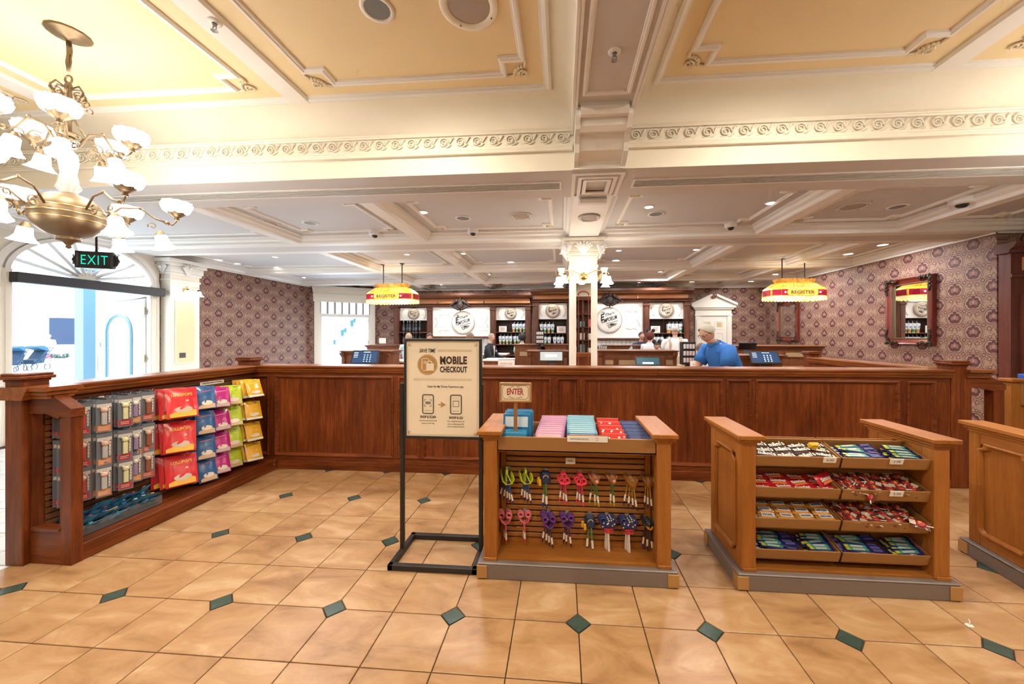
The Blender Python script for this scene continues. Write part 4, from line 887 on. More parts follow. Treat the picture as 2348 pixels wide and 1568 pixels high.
# top tray
mb = MB(); mb.box(.118, .05, .80, F1W - .118, .065, .895, 0, .002); mb.build('tray_front', M['tan'], f1)
mb = MB(); mb.box(.118, .05, .80, F1W - .118, F1D - .05, .81); mb.box(.118, F1D - .065, .80, F1W - .118, F1D - .05, .895); mb.box(.118, .05, .8, .125, F1D - .05, .885); mb.box(F1W - .125, .05, .8, F1W - .118, F1D - .05, .885); mb.build('tray', M['tan'], f1)
def card(mbname, parent, w, h, loc, lines, rot=(0, 0, 0), back=None, label=None, cat=None, tilt=0):
    """flat printed card standing in the xz plane, print facing -y"""
    t = MB().box(-w / 2, 0, -h / 2, w / 2, .004, h / 2, 0, .001).build(mbname, back or M['paperw'], parent, loc, rot)
    mb = MB()
    for txt, wd, ht, u, v, m in lines: text_into(mb, txt, wd, ht, lambda a, b, u=u, v=v: (u + a, -.0012, v + b), m)
    if mb.f: mb.build('print', [M['black'], M['redink'], M['brownink'], M['goldink']], t)
    return t
pl_ = lambda px, py: atY(px, py, F1Y + .045)
p = pl_(1347, 1007); c = card('shelf_label', None, .255, .038, p, [('AUTOGRAPH BOOKS', .115, .009, -.05, 0, 2), ('2021', .018, .006, .06, .007, 1), ('2022', .018, .006, .06, -.006, 1)]); tag(c, 'long cream shelf label reading autograph books on the tray front', 'label')
mb = MB().box(-.132, .004, -.023, .132, .012, .024).build('label_holder', M['oak_x'], c)
p = atY(1308, 1057, F1Y + SY - .02); c = card('price_tag', None, .066, .042, p, [('9.99', .03, .014, 0, 0, 0)]); tag(c, 'small cream price card reading 9.99 on the pen slats', 'price tag'); MB().box(-.03, .004, -.02, .03, .014, .025).build('tag_clip', M['oak_x'], c)
# ENTER sign on its stick
p = atY(1182, 985, F1Y + .12); es = thing('enter_sign', 'cream framed sign on a wooden stick reading enter', 'sign', (p.x, F1Y + .12, .81))
zc_ = atY(1182, 899, F1Y + .12).z - .81; sx = (atY(1218, 899, F1Y + .12).x - atY(1146, 899, F1Y + .12).x) / 2; sz = (atY(1182, 877, F1Y + .12).z - atY(1182, 921, F1Y + .12).z) / 2
MB().box(-.012, -.004, 0, .012, .010, zc_ - sz + .02, 0, .002).build('stick', M['tan'], es)
MB().box(-.03, -.02, 0, .03, .03, .035, 0, .003).build('foot', M['tan'], es)
bd = MB().box(-sx, -.008, zc_ - sz, sx, .006, zc_ + sz, 0, .002).build('board', M['paper'], es)
mb = MB(); mb.mould([(-sx, -sz), (sx, -sz), (sx, sz), (-sx, sz)], [(0, 0), (0, .008), (.006, .009), (.011, .007), (.011, 0)], lambda u, v, h: (u, -.008 - h, zc_ + v)); mb.build('frame', plain('gold_frame', (.42, .22, .08), .4), bd)
mb = MB(); text_into(mb, 'ENTER', sx * 1.06, sz * .62, lambda a, b: (a, -.0095, zc_ + b * (1 + .35 * (a / sx) ** 2) + .006 - .010 * (a / sx) ** 2), 0, bold=.02); mb.build('print', M['redink'], bd)
mb = MB(); n = .016
mb.mould([(-sx + .018 + n, -sz + .018), (sx - .018 - n, -sz + .018), (sx - .018, -sz + .018 + n), (sx - .018, sz - .018 - n), (sx - .018 - n, sz - .018), (-sx + .018 + n, sz - .018), (-sx + .018, sz - .018 - n), (-sx + .018, -sz + .018 + n)], [(0, .0015), (.0025, .0015)], lambda u, v, h: (u, -.008 - h, zc_ + v))
for s in (-1, 1):
    for k in (-1, 1): mb.tube([(s * (.01 + .035 * t / 8), -.0095, zc_ + k * (sz * .52 + .006 * math.sin(t / 8 * 2 * PI))) for t in range(9)], .0014, 4)
mb.build('border_print', plain('bronze_ink', (.33, .16, .05), .5), bd)

# books standing in the tray: one object each
def book(loc, w, h, th, rot, cols, label, group, cat='book', dots=None):
    t = MB().box(-w / 2, -th / 2, 0, w / 2, th / 2, h, 0, .002).build('autograph_book', cols[0], None, loc, rot); tag(t, label, cat, group)
    if len(cols) > 1:
        mb = MB(); mb.box(-w * .42, -th / 2 - .0012, h * .58, w * .42, -th / 2 - .0004, h * .92); mb.box(-w * .3, -th / 2 - .0012, h * .12, w * .25, -th / 2 - .0004, h * .45); mb.build('cover_print', cols[1], t)
    if dots:
        mb = MB(); random.seed(int(loc[0] * 1000) % 97)
        for k in range(16):
            u, v, r = random.uniform(-w * .44, w * .44), random.uniform(h * .06, h * .95), random.uniform(.004, .008); mb.face([(u + r * math.cos(a), -th / 2 - .0008, v + r * math.sin(a)) for a in [2 * PI * q / 7 for q in range(7)]])
        mb.box(-w / 2, -th / 2, h, w / 2, th / 2, h + .001); mb.build('cover_dots', dots, t)
    return t
ty = F1Y + .075
def xat(px, y, py=985): return atY(px, py, y).x
blueb = solid((.02, .19, .42), .35); blue2 = solid((.05, .30, .55), .35)
for i in range(9):
    y = ty + .10 + i * .017; xx = (xat(1147, ty) + xat(1217, ty)) / 2 + .003 * ((i * 7) % 5 - 2); book((xx, y, .812), .185, .20 + .004 * (i % 3), .012, (R(-6), 0, R(((i * 5) % 7 - 3) * .6)), [blueb, solid((.62, .75, .85), .4)] if i == 0 else [blue2 if i % 2 else blueb], 'blue autograph book standing behind the enter sign, %s from the front' % ordn(i), 'blue autograph books')
for i in range(3): book((xat(1181, ty) - .01, ty + .018 + i * .018, .812), .165, .098 + .005 * i, .012, (R(-5), 0, 0), [blue2], 'short blue notebook at the foot of the enter sign, %s from the front' % ordn(i), 'short blue notebooks')
for i in range(9):
    y = ty + .03 + i * .034; x0, x1 = xat(1221, ty), xat(1292, ty); book(((x0 + x1) / 2 + .006 + .012 * i * .3, y, .812), .185, .098 + .007 * i, .014, (R(-24), 0, R(((i * 3) % 5 - 2) * .8)), [solid((.60, .30, .50), .25), solid((.80, .55, .62), .3)], 'pink autograph book, %s from the front of its row' % ordn(i), 'pink autograph books')
for i in range(10):
    y = ty + .03 + i * .031; x0, x1 = xat(1297, ty), xat(1374, ty); book(((x0 + x1) / 2 + .002 * ((i * 3) % 4), y, .812), .195, .098 + .0065 * i, .012, (R(-22), 0, R(((i * 5) % 5 - 2) * .7)), [solid((.03, .16, .40), .3) if i == 0 else solid((.26, .52, .66), .22), solid((.62, .80, .85), .3)], 'light blue wrapped autograph book, %s from the front of its row' % ordn(i), 'light blue autograph books')
for i in range(5):
    y = ty + .055 + i * .05; x0, x1 = xat(1384, ty), xat(1443, ty); book(((x0 + x1) / 2 - .004 * i, y, .812), .155, .10 + .016 * i, .014, (R(-40), 0, R(-1.5)), [solid((.62, .03, .025), .35)], 'red and white spotted autograph book, %s from the front of its row' % ordn(i), 'red spotted autograph books', dots=M['paperw'])
for i in range(5):
    y = ty + .06 + i * .048; x0, x1 = xat(1447, ty), xat(1506, ty); book(((x0 + x1) / 2 - .006 * i, y, .812), .16, .10 + .014 * i, .016, (R(-46), 0, R(-2)), [solid((.055, .08, .20), .2), solid((.10, .13, .28), .2)], 'dark navy wrapped notebook, %s from the front of its row' % ordn(i), 'navy notebooks')

# novelty pens hanging in bunches
def pen_mesh(kind):
    """one pen hanging down from its head; y = -depth; returns list of (part name, MB, material)"""
    C = dict(alien=((.50, .62, .02), (.03, .08, .25), (.05, .02, .10)), trunk=((.02, .035, .09), (.10, .22, .08), (.02, .06, .35)), coral=((.85, .05, .10), (.55, .04, .10), (.85, .03, .15)), ranger=((.35, .12, .05), (.05, .16, .04), (.45, .45, .03)), fox=((.30, .12, .02), (.42, .22, .02), (.03, .02, .02)), pink=((.70, .16, .20), (.68, .16, .18), (.70, .05, .06)), purple=((.12, .03, .20), (.06, .02, .06), (.05, .02, .03)), flag=((.02, .03, .12), (.80, .74, .68), (.75, .70, .65)), duck=((.02, .025, .04), (.03, .03, .04), (.02, .05, .30)))[kind]
    hd, st, tp = (solid(c, .35) for c in C); out = []
    mb = MB()
    if kind == 'alien':
        mb.tube([(-.032, 0, -.005), (-.034, 0, -.03), (-.018, 0, -.052), (.018, 0, -.052), (.034, 0, -.03), (.032, 0, -.005)], .005, 6); mb.tube([(-.015, 0, -.05), (0, -.004, .012), (.015, 0, -.05)], .005, 6); mb.ball((0, -.004, .012), .008, 8, 6)
    elif kind in ('coral',):
        for a, b in ((0, .012), (-.016, -.012), (.016, -.012)): mb.tube([(a + .013 * math.cos(q), 0, b - .02 + .013 * math.sin(q)) for q in [2 * PI * k / 8 for k in range(8)]], .005, 5, closed=True)
        mb.tube([(-.03, 0, -.045), (0, -.003, -.052), (.03, 0, -.045)], .007, 6)
    elif kind in ('pink', 'purple', 'flag'):
        for s in (-1, 1): mb.tube([(s * .022 + .015 * math.cos(q), 0, -.008 + .015 * math.sin(q)) for q in [2 * PI * k / 9 for k in range(9)]], .007, 6, closed=True); mb.tube([(s * .034, 0, -.018), (s * .022, 0, -.045), (0, 0, -.062)], .006, 6)
        if kind == 'flag': mb.box(-.03, -.006, -.04, .03, .004, -.005, 0, .004)
    elif kind == 'trunk': mb.box(-.022, -.008, -.055, .022, .008, .005, 0, .008)
    else:
        mb.ball((0, 0, -.02), .024, 8, 7, sc3=(1, .5, 1.2)); mb.tube([(-.03, .004, .004), (-.016, 0, -.02), (0, 0, -.05)], [.01, .009, .006], 6); mb.tube([(.03, .004, .0), (.014, 0, -.02), (0, 0, -.05)], [.008, .008, .006], 6)
    out.append(('pen_head', mb, hd))
    if kind == 'alien': mb = MB(); mb.ball((0, .001, -.04), .017, 8, 6, sc3=(1, .5, .8)); out.append(('pen_core', mb, solid((.06, .01, .10))))
    if kind == 'trunk': mb = MB(); mb.box(-.036, -.008, -.062, -.022, .0, -.03, 0, .003); out.append(('pen_tag', mb, solid((.75, .42, .02)))); mb = MB(); mb.tube([(.012 * math.cos(q), -.009, -.022 + .012 * math.sin(q)) for q in [PI * k / 6 for k in range(7)]], .002, 4); out.append(('pen_loop', mb, solid((.7, .6, .5))))
    if kind == 'flag': mb = MB(); [mb.ball((random.uniform(-.028, .028), -.008, random.uniform(-.035, .008)), .0035, 5, 4) for k in range(12)]; out.append(('pen_stars', mb, M['paperw'])); mb = MB(); [mb.box(-.02, -.008, -.045 - .008 * k, .02, -.003, -.041 - .008 * k) for k in range(3)]; out.append(('pen_stripes', mb, solid((.7, .05, .04))))
    if kind == 'duck': mb = MB(); mb.tube([(-.014, -.012, -.03), (0, -.026, -.035), (.016, -.012, -.028)], .006, 6); out.append(('pen_beak', mb, solid((.65, .28, .01))))
    if kind == 'ranger': mb = MB(); mb.ball((.006, -.014, -.025), .012, 7, 6); out.append(('pen_face', mb, solid((.7, .38, .25))))
    mb = MB(); mb.cyl((0, 0, -.05), (0, 0, -.125), .0046, .0046, 7); out.append(('pen_barrel', mb, st))
    mb = MB(); mb.cyl((0, 0, -.112), (0, 0, -.150), .0058, .0058, 7); out.append(('pen_label', mb, M['paperw'] if kind != 'flag' else solid((.8, .72, .66))))
    mb = MB(); mb.tube([(0, 0, -.150), (0, 0, -.168), (0, 0, -.178)], [.005, .0045, .001], 7); out.append(('pen_tip', mb, tp))
    return out
pen_src = {}
def place_pen(kind, loc, rx, ry, label, scale=1.0, rz=0):
    if kind not in pen_src: pen_src[kind] = [(n, mb, m, None) for n, mb, m in pen_mesh(kind)]; pen_src[kind] = [(n, _mk(mb, n, m)) for n, mb, m, _ in pen_src[kind]]
    t = thing('novelty_pen', label, 'pen', loc, 0, 'novelty pens on the slat wall'); t.rotation_euler = (rx, ry, rz); t.scale = (scale,) * 3
    for n, me in pen_src[kind]: link(n, me, t)
def _mk(mb, n, m):
    me = mb.data(n); me.materials.append(m); return me
hk = []
def hook(y0, x, z, ln, parent, name='peg_hook', m=None):
    mb = MB(); mb.tube([(x, y0, z), (x, y0 - ln, z - .004), (x, y0 - ln - .004, z + .008)], .003, 5); mb.box(x - .012, y0 - .002, z - .012, x + .012, y0 + .006, z + .02); mb.build(name, m or M['grey'], parent)
pc = dict(alien='green handled', trunk='dark navy', coral='coral red', ranger='brown and green', fox='orange and brown', pink='pink looped', purple='dark purple looped', flag='starred blue and red', duck='black with orange beak')
rowsP = [(1072, [(1166, 'alien', 5), (1208, 'alien', 4), (1252, 'trunk', 2), (1293, 'coral', 3), (1330, 'coral', 3), (1362, 'ranger', 3), (1402, 'ranger', 2), (1444, 'fox', 4), (1483, 'fox', 3)]), (1166, [(1161, 'pink', 3), (1204, 'pink', 2), (1258, 'purple', 4), (1300, 'purple', 3), (1352, 'trunk', 2), (1391, 'flag', 3), (1437, 'flag', 3), (1482, 'duck', 3)])]
random.seed(21)
for r_, (py, lst) in enumerate(rowsP):
    for i, (px, kind, n) in enumerate(lst):
        yb = F1Y + SY - .006; p = atY(px, py + (px - 1160) * .05, yb); sc_ = 1.15
        hook(SY - .004, p.x - F1X, p.z - .012, .05 + .013 * n, f1)
        for k in range(n):
            sp = (k - (n - 1) / 2) * .11 + random.uniform(-.03, .03)
            if kind in ('pink', 'flag'): sp *= .25
            place_pen(kind, (p.x + (k - n / 2) * .004, yb - .03 - .016 * k, p.z - .004 * k), 0, -sp, '%s novelty pen, %s row, %s bunch, %s from the front' % (pc[kind], 'upper' if r_ == 0 else 'lower', ordn(i), ordn(n - 1 - k)), sc_ * (1.22 if kind in ('trunk', 'flag') else 1))

# ------------------------------------------------------------------ sweets stand
F2X, F2Y, F2W, F2D = 1.069, 2.325, 1.251, .53
f2 = fixture('display_stand', 'honey wood stand with eight slanted trays of sweets', F2W, F2D, (F2X, F2Y, 0), 0)
MB().box(.12, F2D / 2 - .008, .118, F2W - .12, F2D / 2 + .008, .86).build('centre_board', M['oak_v'], f2)
TW, TD, THT, TILT = .495, .185, .072, R(17)
zr = [.812, .620, .430, .238]     # front rim heights
trays = []
for r_ in range(4):
    for c_ in range(2):
        tr_ = bpy.data.objects.new('tray', None); col.objects.link(tr_); tr_.parent = f2
        tr_.location = (.125 + c_ * (TW + .012), .065, zr[r_] - THT); tr_.rotation_euler = (TILT, 0, 0)
        MB().box(0, 0, 0, TW, .008, THT, 0, .002).build('tray_front', M['tan'], tr_)
        mb = MB(); mb.box(0, 0, 0, TW, TD, .006); mb.box(0, 0, 0, .005, TD, THT - .004); mb.box(TW - .005, 0, 0, TW, TD, THT - .004); mb.box(0, TD - .006, 0, TW, TD, THT + .01); mb.build('tray_box', M['tan'], tr_)
        trays.append(Matrix.Translation((F2X, F2Y, 0)) @ Matrix.Translation(tr_.location) @ Matrix.Rotation(TILT, 4, 'X'))
        if True:
            mb = MB(); mb.box(.0, F2D - .25, zr[r_] - .06, TW, F2D - .065, zr[r_] - .05); mb.box(0, F2D - .07, zr[r_] - .07, TW, F2D - .06, zr[r_]); mb.box(0, F2D - .255, zr[r_] - .05, TW, F2D - .247, zr[r_] + .055); mb.build('rear_tray', M['tan'], f2, (.125 + c_ * (TW + .012), 0, 0))
for k, (c_, r_, txt, u, nm) in enumerate(((0, 0, '3.49', .43, 'white price card reading 3.49 on the top left sweet tray'), (1, 0, '2.99', .30, 'white price card reading 2.99 on the top right sweet tray'), (1, 1, '5.99', .30, 'white price card reading 5.99 on the second right sweet tray'))):
    t = card('price_tag', None, .075, .038, (0, 0, 0), [(txt, .04, .013, 0, 0, 0)]); t.matrix_world = trays[r_ * 2 + c_] @ Matrix.Translation((u, -.007, THT - .014)); tag(t, nm, 'price tag', 'price cards on the sweet trays')
# wrapped sweets, one object each
def pillow(w, h, t, n=8, m=5, crimp=.1, seed=0):
    """soft bag lying in xy, flat crimped ends; returns verts/faces"""
    V = []; F = []; rnd = random.Random(seed)
    for s in (1, -1):
        for j in range(m + 1):
            for i in range(n + 1):
                u, v = i / n, j / m; x, y = (u - .5) * w, (v - .5) * h
                a = max(0, min(1, (u - crimp * .7) / (1 - 1.4 * crimp))); q = (4 * a * (1 - a)) ** .5 * (4 * v * (1 - v)) ** .42
                V.append((x, y, s * (t / 2 * q * (1 + .16 * rnd.uniform(-1, 1)) + .0006)))
    k = (n + 1) * (m + 1)
    for j in range(m):
        for i in range(n):
            a = j * (n + 1) + i; F.append((a, a + 1, a + n + 2, a + n + 1)); F.append((k + a, k + a + n + 1, k + a + n + 2, k + a + 1))
    return V, F
def sweet_src(kind):
    out = []
    def bag(w, h, t, base, txt, ink, inkm, patch=None, tw=.62, th=.34, shear=0, crimp=.1):
        mb = MB(); V, F = pillow(w, h, t, crimp=crimp, seed=len(kind)); mb.mesh_(V, F, 0, True); out.append(('wrapper', _mk(mb, 'wrapper', base)))
        if patch: mb = MB(); mb.prism([(w * a, h * b) for a, b in patch[1]], t * .5, t * .5 + .002, lambda u, v, q: (u, v, q)); out.append(('print_patch', _mk(mb, 'print_patch', patch[0])))
        if txt: mb = MB(); text_into(mb, txt, w * tw, h * th, lambda a, b: (a, b, t * .5 + .0035), 0, bold=.03, shear=shear); out.append(('print', _mk(mb, 'print', inkm)))
    if kind == 'mm': bag(.125, .062, .02, solid((.05, .022, .014), .3), "m&m's", 0, M['paperw'], None, .8, .62)
    if kind == 'skit': bag(.135, .072, .022, solid((.55, .015, .03), .25), 'Skittles', 0, M['paperw'], (solid((.8, .22, .05), .3), [(-.3, -.4), (.35, -.4), (.3, -.18), (-.25, -.2)]), .66, .32)
    if kind == 'snick': bag(.105, .05, .022, solid((.62, .27, .045), .3), 'SNICKERS', 0, solid((.03, .06, .25), .4), (M['paperw'], [(-.36, -.26), (.36, -.26), (.40, .30), (-.32, .30)]), .58, .32, .12)
    if kind == 'wand':
        mb = MB(); V, F = pillow(.235, .034, .012, 10, 3, .05, 4); mb.mesh_(V, F, 0, True); out.append(('wrapper', _mk(mb, 'wrapper', solid((.018, .016, .12), .2))))
        mb = MB(); mb.box(-.095, -.010, .006, .02, .010, .0085); out.append(('print_patch', _mk(mb, 'print_patch', solid((.06, .30, .26), .25))))
        mb = MB(); mb.box(-.07, -.006, .0085, .0, .007, .0095); out.append(('print', _mk(mb, 'print', solid((.5, .52, .5), .25))))
        mb = MB(); mb.box(-.108, -.009, .006, -.085, .009, .009); out.append(('wand_cap', _mk(mb, 'wand_cap', solid((.5, .5, .05), .3))))
        mb = MB(); mb.box(.045, -.008, .0062, .10, .008, .0085); out.append(('barcode_label', _mk(mb, 'barcode_label', solid((.10, .10, .28), .3))))
    if kind == 'lolly':
        mb = MB(); V, F = pillow(.085, .06, .018, 8, 5, .12, 6); mb.mesh_(V, F, 0, True); out.append(('wrapper', _mk(mb, 'wrapper', solid((.13, .045, .03), .18))))
        mb = MB(); mb.ball((.004, 0, .006), .024, 10, 6, 0, (1.1, 1, .45)); out.append(('lollipop', _mk(mb, 'lollipop', solid((.38, .03, .03), .25))))
        mb = MB(); mb.cyl((.02, -.004, .006), (.055, -.008, .014), .0028, .0028, 6); out.append(('stick', _mk(mb, 'stick', M['paperw'])))
        mb = MB(); mb.box(-.048, -.02, .008, -.02, .014, .0105); out.append(('gift_tag', _mk(mb, 'gift_tag', solid((.62, .50, .40), .35))))
        mb = MB(); mb.ball((-.002, .004, .014), .009, 7, 5, 0, (1.3, .8, .5)); out.append(('icing', _mk(mb, 'icing', solid((.80, .35, .05), .3))))
    return out
sw_src = {}
def sweet(kind, tray, u, v, z, rz, label, group, name, cat, rx=0, ry=0, sc_=1):
    if kind not in sw_src: sw_src[kind] = sweet_src(kind)
    t = thing(name, label, cat, (0, 0, 0), 0, group)
    t.matrix_world = tray @ Matrix.Translation((u, v, z)) @ Matrix.Rotation(rz, 4, 'Z') @ Matrix.Rotation(rx, 4, 'X') @ Matrix.Rotation(ry, 4, 'Y') @ Matrix.Scale(sc_, 4)
    for n, me in sw_src[kind]: link(n, me, t)
random.seed(33)
def fill(kind, k, grid, name, cat, lab, place, dz=.012, jit=.012, rot=.2, base=.028, sc_=1):
    nc, nr, lay = grid; cnt = 0
    for l in range(lay):
        for j in range(nr):
            for i in range(nc):
                u = .06 + (TW - .12) * (i + .5 * (l % 2) * .6) / max(nc - 1, 1) * (.98 if l == 0 else .92) + random.uniform(-jit, jit); v = .045 + (TD - .085) * j / max(nr - 1, 1) + random.uniform(-jit, jit) * .6
                sweet(kind, trays[k], min(max(u, .055), TW - .05), v, base + l * .016 + j * .002 + random.uniform(0, .004), random.uniform(-rot, rot), '%s in the %s, %s row, %s, %s from left' % (lab, place, ['front', 'middle', 'rear', 'back'][j] if nr < 5 else ordn(j), ['lower layer', 'upper layer', 'top layer'][l], ordn(i)), lab + ' in the ' + place, name, cat, random.uniform(-.12, .12), random.uniform(-.08, .08), sc_); cnt += 1
fill('mm', 0, (4, 3, 2), 'chocolate_bag', 'sweet bag', 'brown sweet bag', 'top left tray')
fill('wand', 1, (2, 5, 2), 'candy_wand', 'candy', 'blue candy wand', 'top right tray', rot=.09, jit=.008)
fill('skit', 2, (4, 3, 1), 'chewy_sweet_bag', 'sweet bag', 'red sweet bag', 'second left tray', base=.034)
fill('lolly', 3, (6, 3, 2), 'wrapped_lollipop', 'lollipop', 'wrapped lollipop', 'second right tray', rot=2.6, base=.034)
fill('snick', 4, (4, 3, 2), 'chocolate_bar', 'chocolate bar', 'orange bar', 'third left tray', rot=.07, jit=.004)
fill('lolly', 5, (6, 3, 2), 'wrapped_lollipop', 'lollipop', 'wrapped lollipop', 'third right tray', rot=2.6, base=.034)
fill('wand', 6, (2, 5, 2), 'candy_wand', 'candy', 'blue candy wand', 'bottom left tray', rot=.09, jit=.008)
fill('wand', 7, (2, 5, 2), 'candy_wand', 'candy', 'blue candy wand', 'bottom right tray', rot=.09, jit=.008)
sweet('skit', trays[2], .45, .09, .075, .5, 'red sweet bag propped up at the right end of the second left tray', 'propped sweets', 'chewy_sweet_bag', 'sweet bag', .7)
sweet('lolly', trays[3], .155, -.012, .03, -1.9, 'wrapped lollipop hanging over the front of the second right tray', 'propped sweets', 'wrapped_lollipop', 'lollipop', 1.2)
sweet('lolly', trays[5], .42, -.008, .075, -.5, 'wrapped lollipop lying over the rim of the third right tray', 'propped sweets', 'wrapped_lollipop', 'lollipop', .2)
sweet('mm', trays[4], .03, .085, .06, 1.5, 'dark brown bag standing on edge at the left of the third left tray', 'propped sweets', 'chocolate_bag', 'sweet bag', 0, .7)
mb = MB(); mb.box(-.03, -.012, 0, .03, .012, .04, 0, .008); mb.tube([(.02 * math.cos(a), -.014, .02 + .012 * math.sin(a)) for a in [2 * PI * k / 8 for k in range(8)]], .004, 5, closed=True); o = mb.build('yellow_toy', solid((.8, .42, .02), .35)); o.matrix_world = trays[0] @ Matrix.Translation((.40, .11, .062)); tag(o, 'small yellow toy on the brown bags of the top left tray', 'toy')
p = atY(1828, 1000, F2Y + .42); sweet('lolly', Matrix.Translation((p.x, F2Y + .42, zr[0] + .0)), 0, 0, 0, 2.4, 'wrapped lollipop lying on the rear edge of the sweets stand', 'propped sweets', 'wrapped_lollipop', 'lollipop', 1.2)
p = atZ(2222, 1436, 0); mb = MB(); mb.prism([(-.012, -.01), (.014, -.012), (.02, .004), (.004, .016), (-.014, .01)], 0, .006, lambda u, v, h: (u, v, h)); mb.tube([(.006, .004, .005), (.012, .008, .02), (.01, .012, .03)], [.004, .003, .002], 5); o = mb.build('paper_scrap', M['paperw'], None, (p.x, p.y, .0005)); tag(o, 'tiny white scrap of paper on the floor at the lower right', 'litter')
# third stand, cut by the picture edge
f3 = fixture('display_stand', 'honey wood stand cut off by the right edge of the picture', 1.25, .53, (2.80, 2.36, 0), R(-6))
MB().box(.12, .257, .118, 1.13, .273, .86).build('centre_board', M['oak_v'], f3)
for r_ in range(4):
    for c_ in range(2): MB().box(.125 + c_ * .507, .07, zr[r_] - .07, .62 + c_ * .507, .08, zr[r_], 0, .002).build('tray_front', M['tan'], f3); MB().box(.125 + c_ * .507, .07, zr[r_] - .07, .62 + c_ * .507, .25, zr[r_] - .06).build('tray', M['tan'], f3)

# ------------------------------------------------------------------ poster stand
st = thing('poster_stand', 'black metal floor stand holding a cream mobile checkout poster', 'sign stand', (-.80, 2.55, 0))
bx0, bx1, by0, by1 = -.345, .255, -.205, .205
for a in ((bx0, by0, bx1, by0 + .035), (bx0, by1 - .035, bx1, by1), (bx0, by0, bx0 + .035, by1), (bx1 - .035, by0, bx1, by1)): MB().box(a[0], a[1], 0, a[2], a[3], .038, 0, .003).build('base_bar', M['blackmetal'], st)
xl_ = atY(923, 1000, 2.55).x + .80; xr_ = min(atY(1107, 1000, 2.55).x + .80, .238)
for x in (xl_, xr_): MB().box(x - .014, -.014, .03, x + .014, .014, atY(922, 878, 2.55).z, 0, .003).build('upright', M['blackmetal'], st)
pa, pb = atY(928, 776, 2.535), atY(1105, 1007, 2.535)
px0, px1, pz0, pz1 = pa.x + .80, pb.x + .80, pb.z, pa.z; pcx, pcz, pw2, ph2 = (px0 + px1) / 2, (pz0 + pz1) / 2, (px1 - px0) / 2, (pz1 - pz0) / 2
fr = MB(); fr.mould([(-pw2, -ph2), (pw2, -ph2), (pw2, ph2), (-pw2, ph2)], [(0, -.02), (0, .012), (.004, .016), (.016, .016), (.018, .006), (.018, -.02), (0, -.02)], lambda u, v, h: (pcx + u, -.018 - h, pcz + v)); fr.build('poster_frame', M['blackmetal'], st)
ps = MB().box(px0 + .01, -.024, pz0 + .01, px1 - .01, -.014, pz1 - .01).build('poster', M['paper'], st)
# poster print: px/py in the 1241 x 1568 crop of the photograph -> poster plane
cu0, cu1, cv0, cv1 = 50, 1205, 45, 1550
def PP(u, v): return (px0 + (u - cu0) / (cu1 - cu0) * 2 * pw2, -.0246, pz1 - (v - cv0) / (cv1 - cv0) * 2 * ph2)
def ptext(mb, txt, u, v, wd, ht, m=0, **k):
    c_ = PP(u, v); W_ = wd / (cu1 - cu0) * 2 * pw2; H_ = ht / (cv1 - cv0) * 2 * ph2; text_into(mb, txt, W_, H_, lambda a, b: (c_[0] + a, -.0254, c_[2] + b), m, **k)
def prect(mb, u0, v0, u1, v1, m=0, y=-.0252):
    a, b = PP(u0, v0), PP(u1, v1); mb.face([(a[0], y, a[2]), (b[0], y, a[2]), (b[0], y, b[2]), (a[0], y, b[2])], m)
mb = MB()
ptext(mb, 'SAVE TIME', 402, 227, 245, 58, shear=.22, bold=.02); ptext(mb, 'MOBILE', 790, 370, 400, 122, bold=.045, space=1.06); ptext(mb, 'CHECKOUT', 790, 508, 405, 92, bold=.04, space=1.05)
ptext(mb, 'Open the My Disney Experience app', 668, 770, 540, 44, bold=.01); ptext(mb, 'SHOP & SCAN', 410, 1224, 235, 40, bold=.03); ptext(mb, 'SHOW & GO', 828, 1230, 205, 40, bold=.03)
for t_, u, v, w_ in (('Scan barcode as you add', 410, 1282, 265), ('items in your bag', 410, 1322, 190), ('Pay using the app and', 824, 1287, 250), ('show confirmation QR', 824, 1327, 242), ('code at designated exits', 824, 1366, 258)): ptext(mb, t_, u, v, w_, 28)
for l_, bars in (((590, 1005), 0),): pass
for u0, u1 in ((590, 700), ): pass
def serif(u, v, w=34): prect(mb, u - w / 2, v - 4, u + w / 2, v + 4, 0, -.0253)
for u in (612, 668, 845, 905): serif(u, 428, 40)
mb.build('poster_lettering', M['brownink'], ps)
mb = MB()
for v in (218, 236): prect(mb, 556, v - 2, 1060, v + 2)
for v in (652, 672): prect(mb, 190, v - 2, 1060, v + 2)
for a, b, c_, d_ in ((105, 105, 1140, 108), (105, 1488, 1140, 1491), (105, 105, 108, 1491), (1137, 105, 1140, 1491)): prect(mb, a, b, c_, d_)
for u, v, sx_, sy_ in ((140, 140, 1, 1), (1112, 140, -1, 1), (128, 1460, 1, -1), (1112, 1475, -1, -1)):
    for q in range(3): pts = [PP(u + sx_ * (18 - 9 * q) * math.cos(a) * 1.2 - sx_ * 8 * q, v + sy_ * (18 - 6 * q) * math.sin(a)) for a in [PI * 1.5 * k / 8 + q for k in range(9)]]; mb.tube([(p_[0], -.0252, p_[2]) for p_ in pts], .0012, 4)
c_ = PP(400, 438); rr = 150 / (cu1 - cu0) * 2 * pw2
mb.face([(c_[0] + rr * math.cos(a), -.0250, c_[2] + rr * math.sin(a)) for a in [2 * PI * k / 36 for k in range(36)]])
ar = [(565, 1028), (610, 1028), (595, 990), (680, 1038), (595, 1085), (610, 1048), (565, 1048)]; mb.face([(PP(u, v)[0], -.0252, PP(u, v)[2]) for u, v in ar])
mb.build('poster_gold_print', M['goldink'], ps)
mb = MB()
def pring(u, v, w_, h_, t_, m=0, y=-.0256):
    for a in ((u - w_, v - h_, u + w_, v - h_ + t_), (u - w_, v + h_ - t_, u + w_, v + h_), (u - w_, v - h_, u - w_ + t_, v + h_), (u + w_ - t_, v - h_, u + w_, v + h_)): prect(mb, *a, m, y)
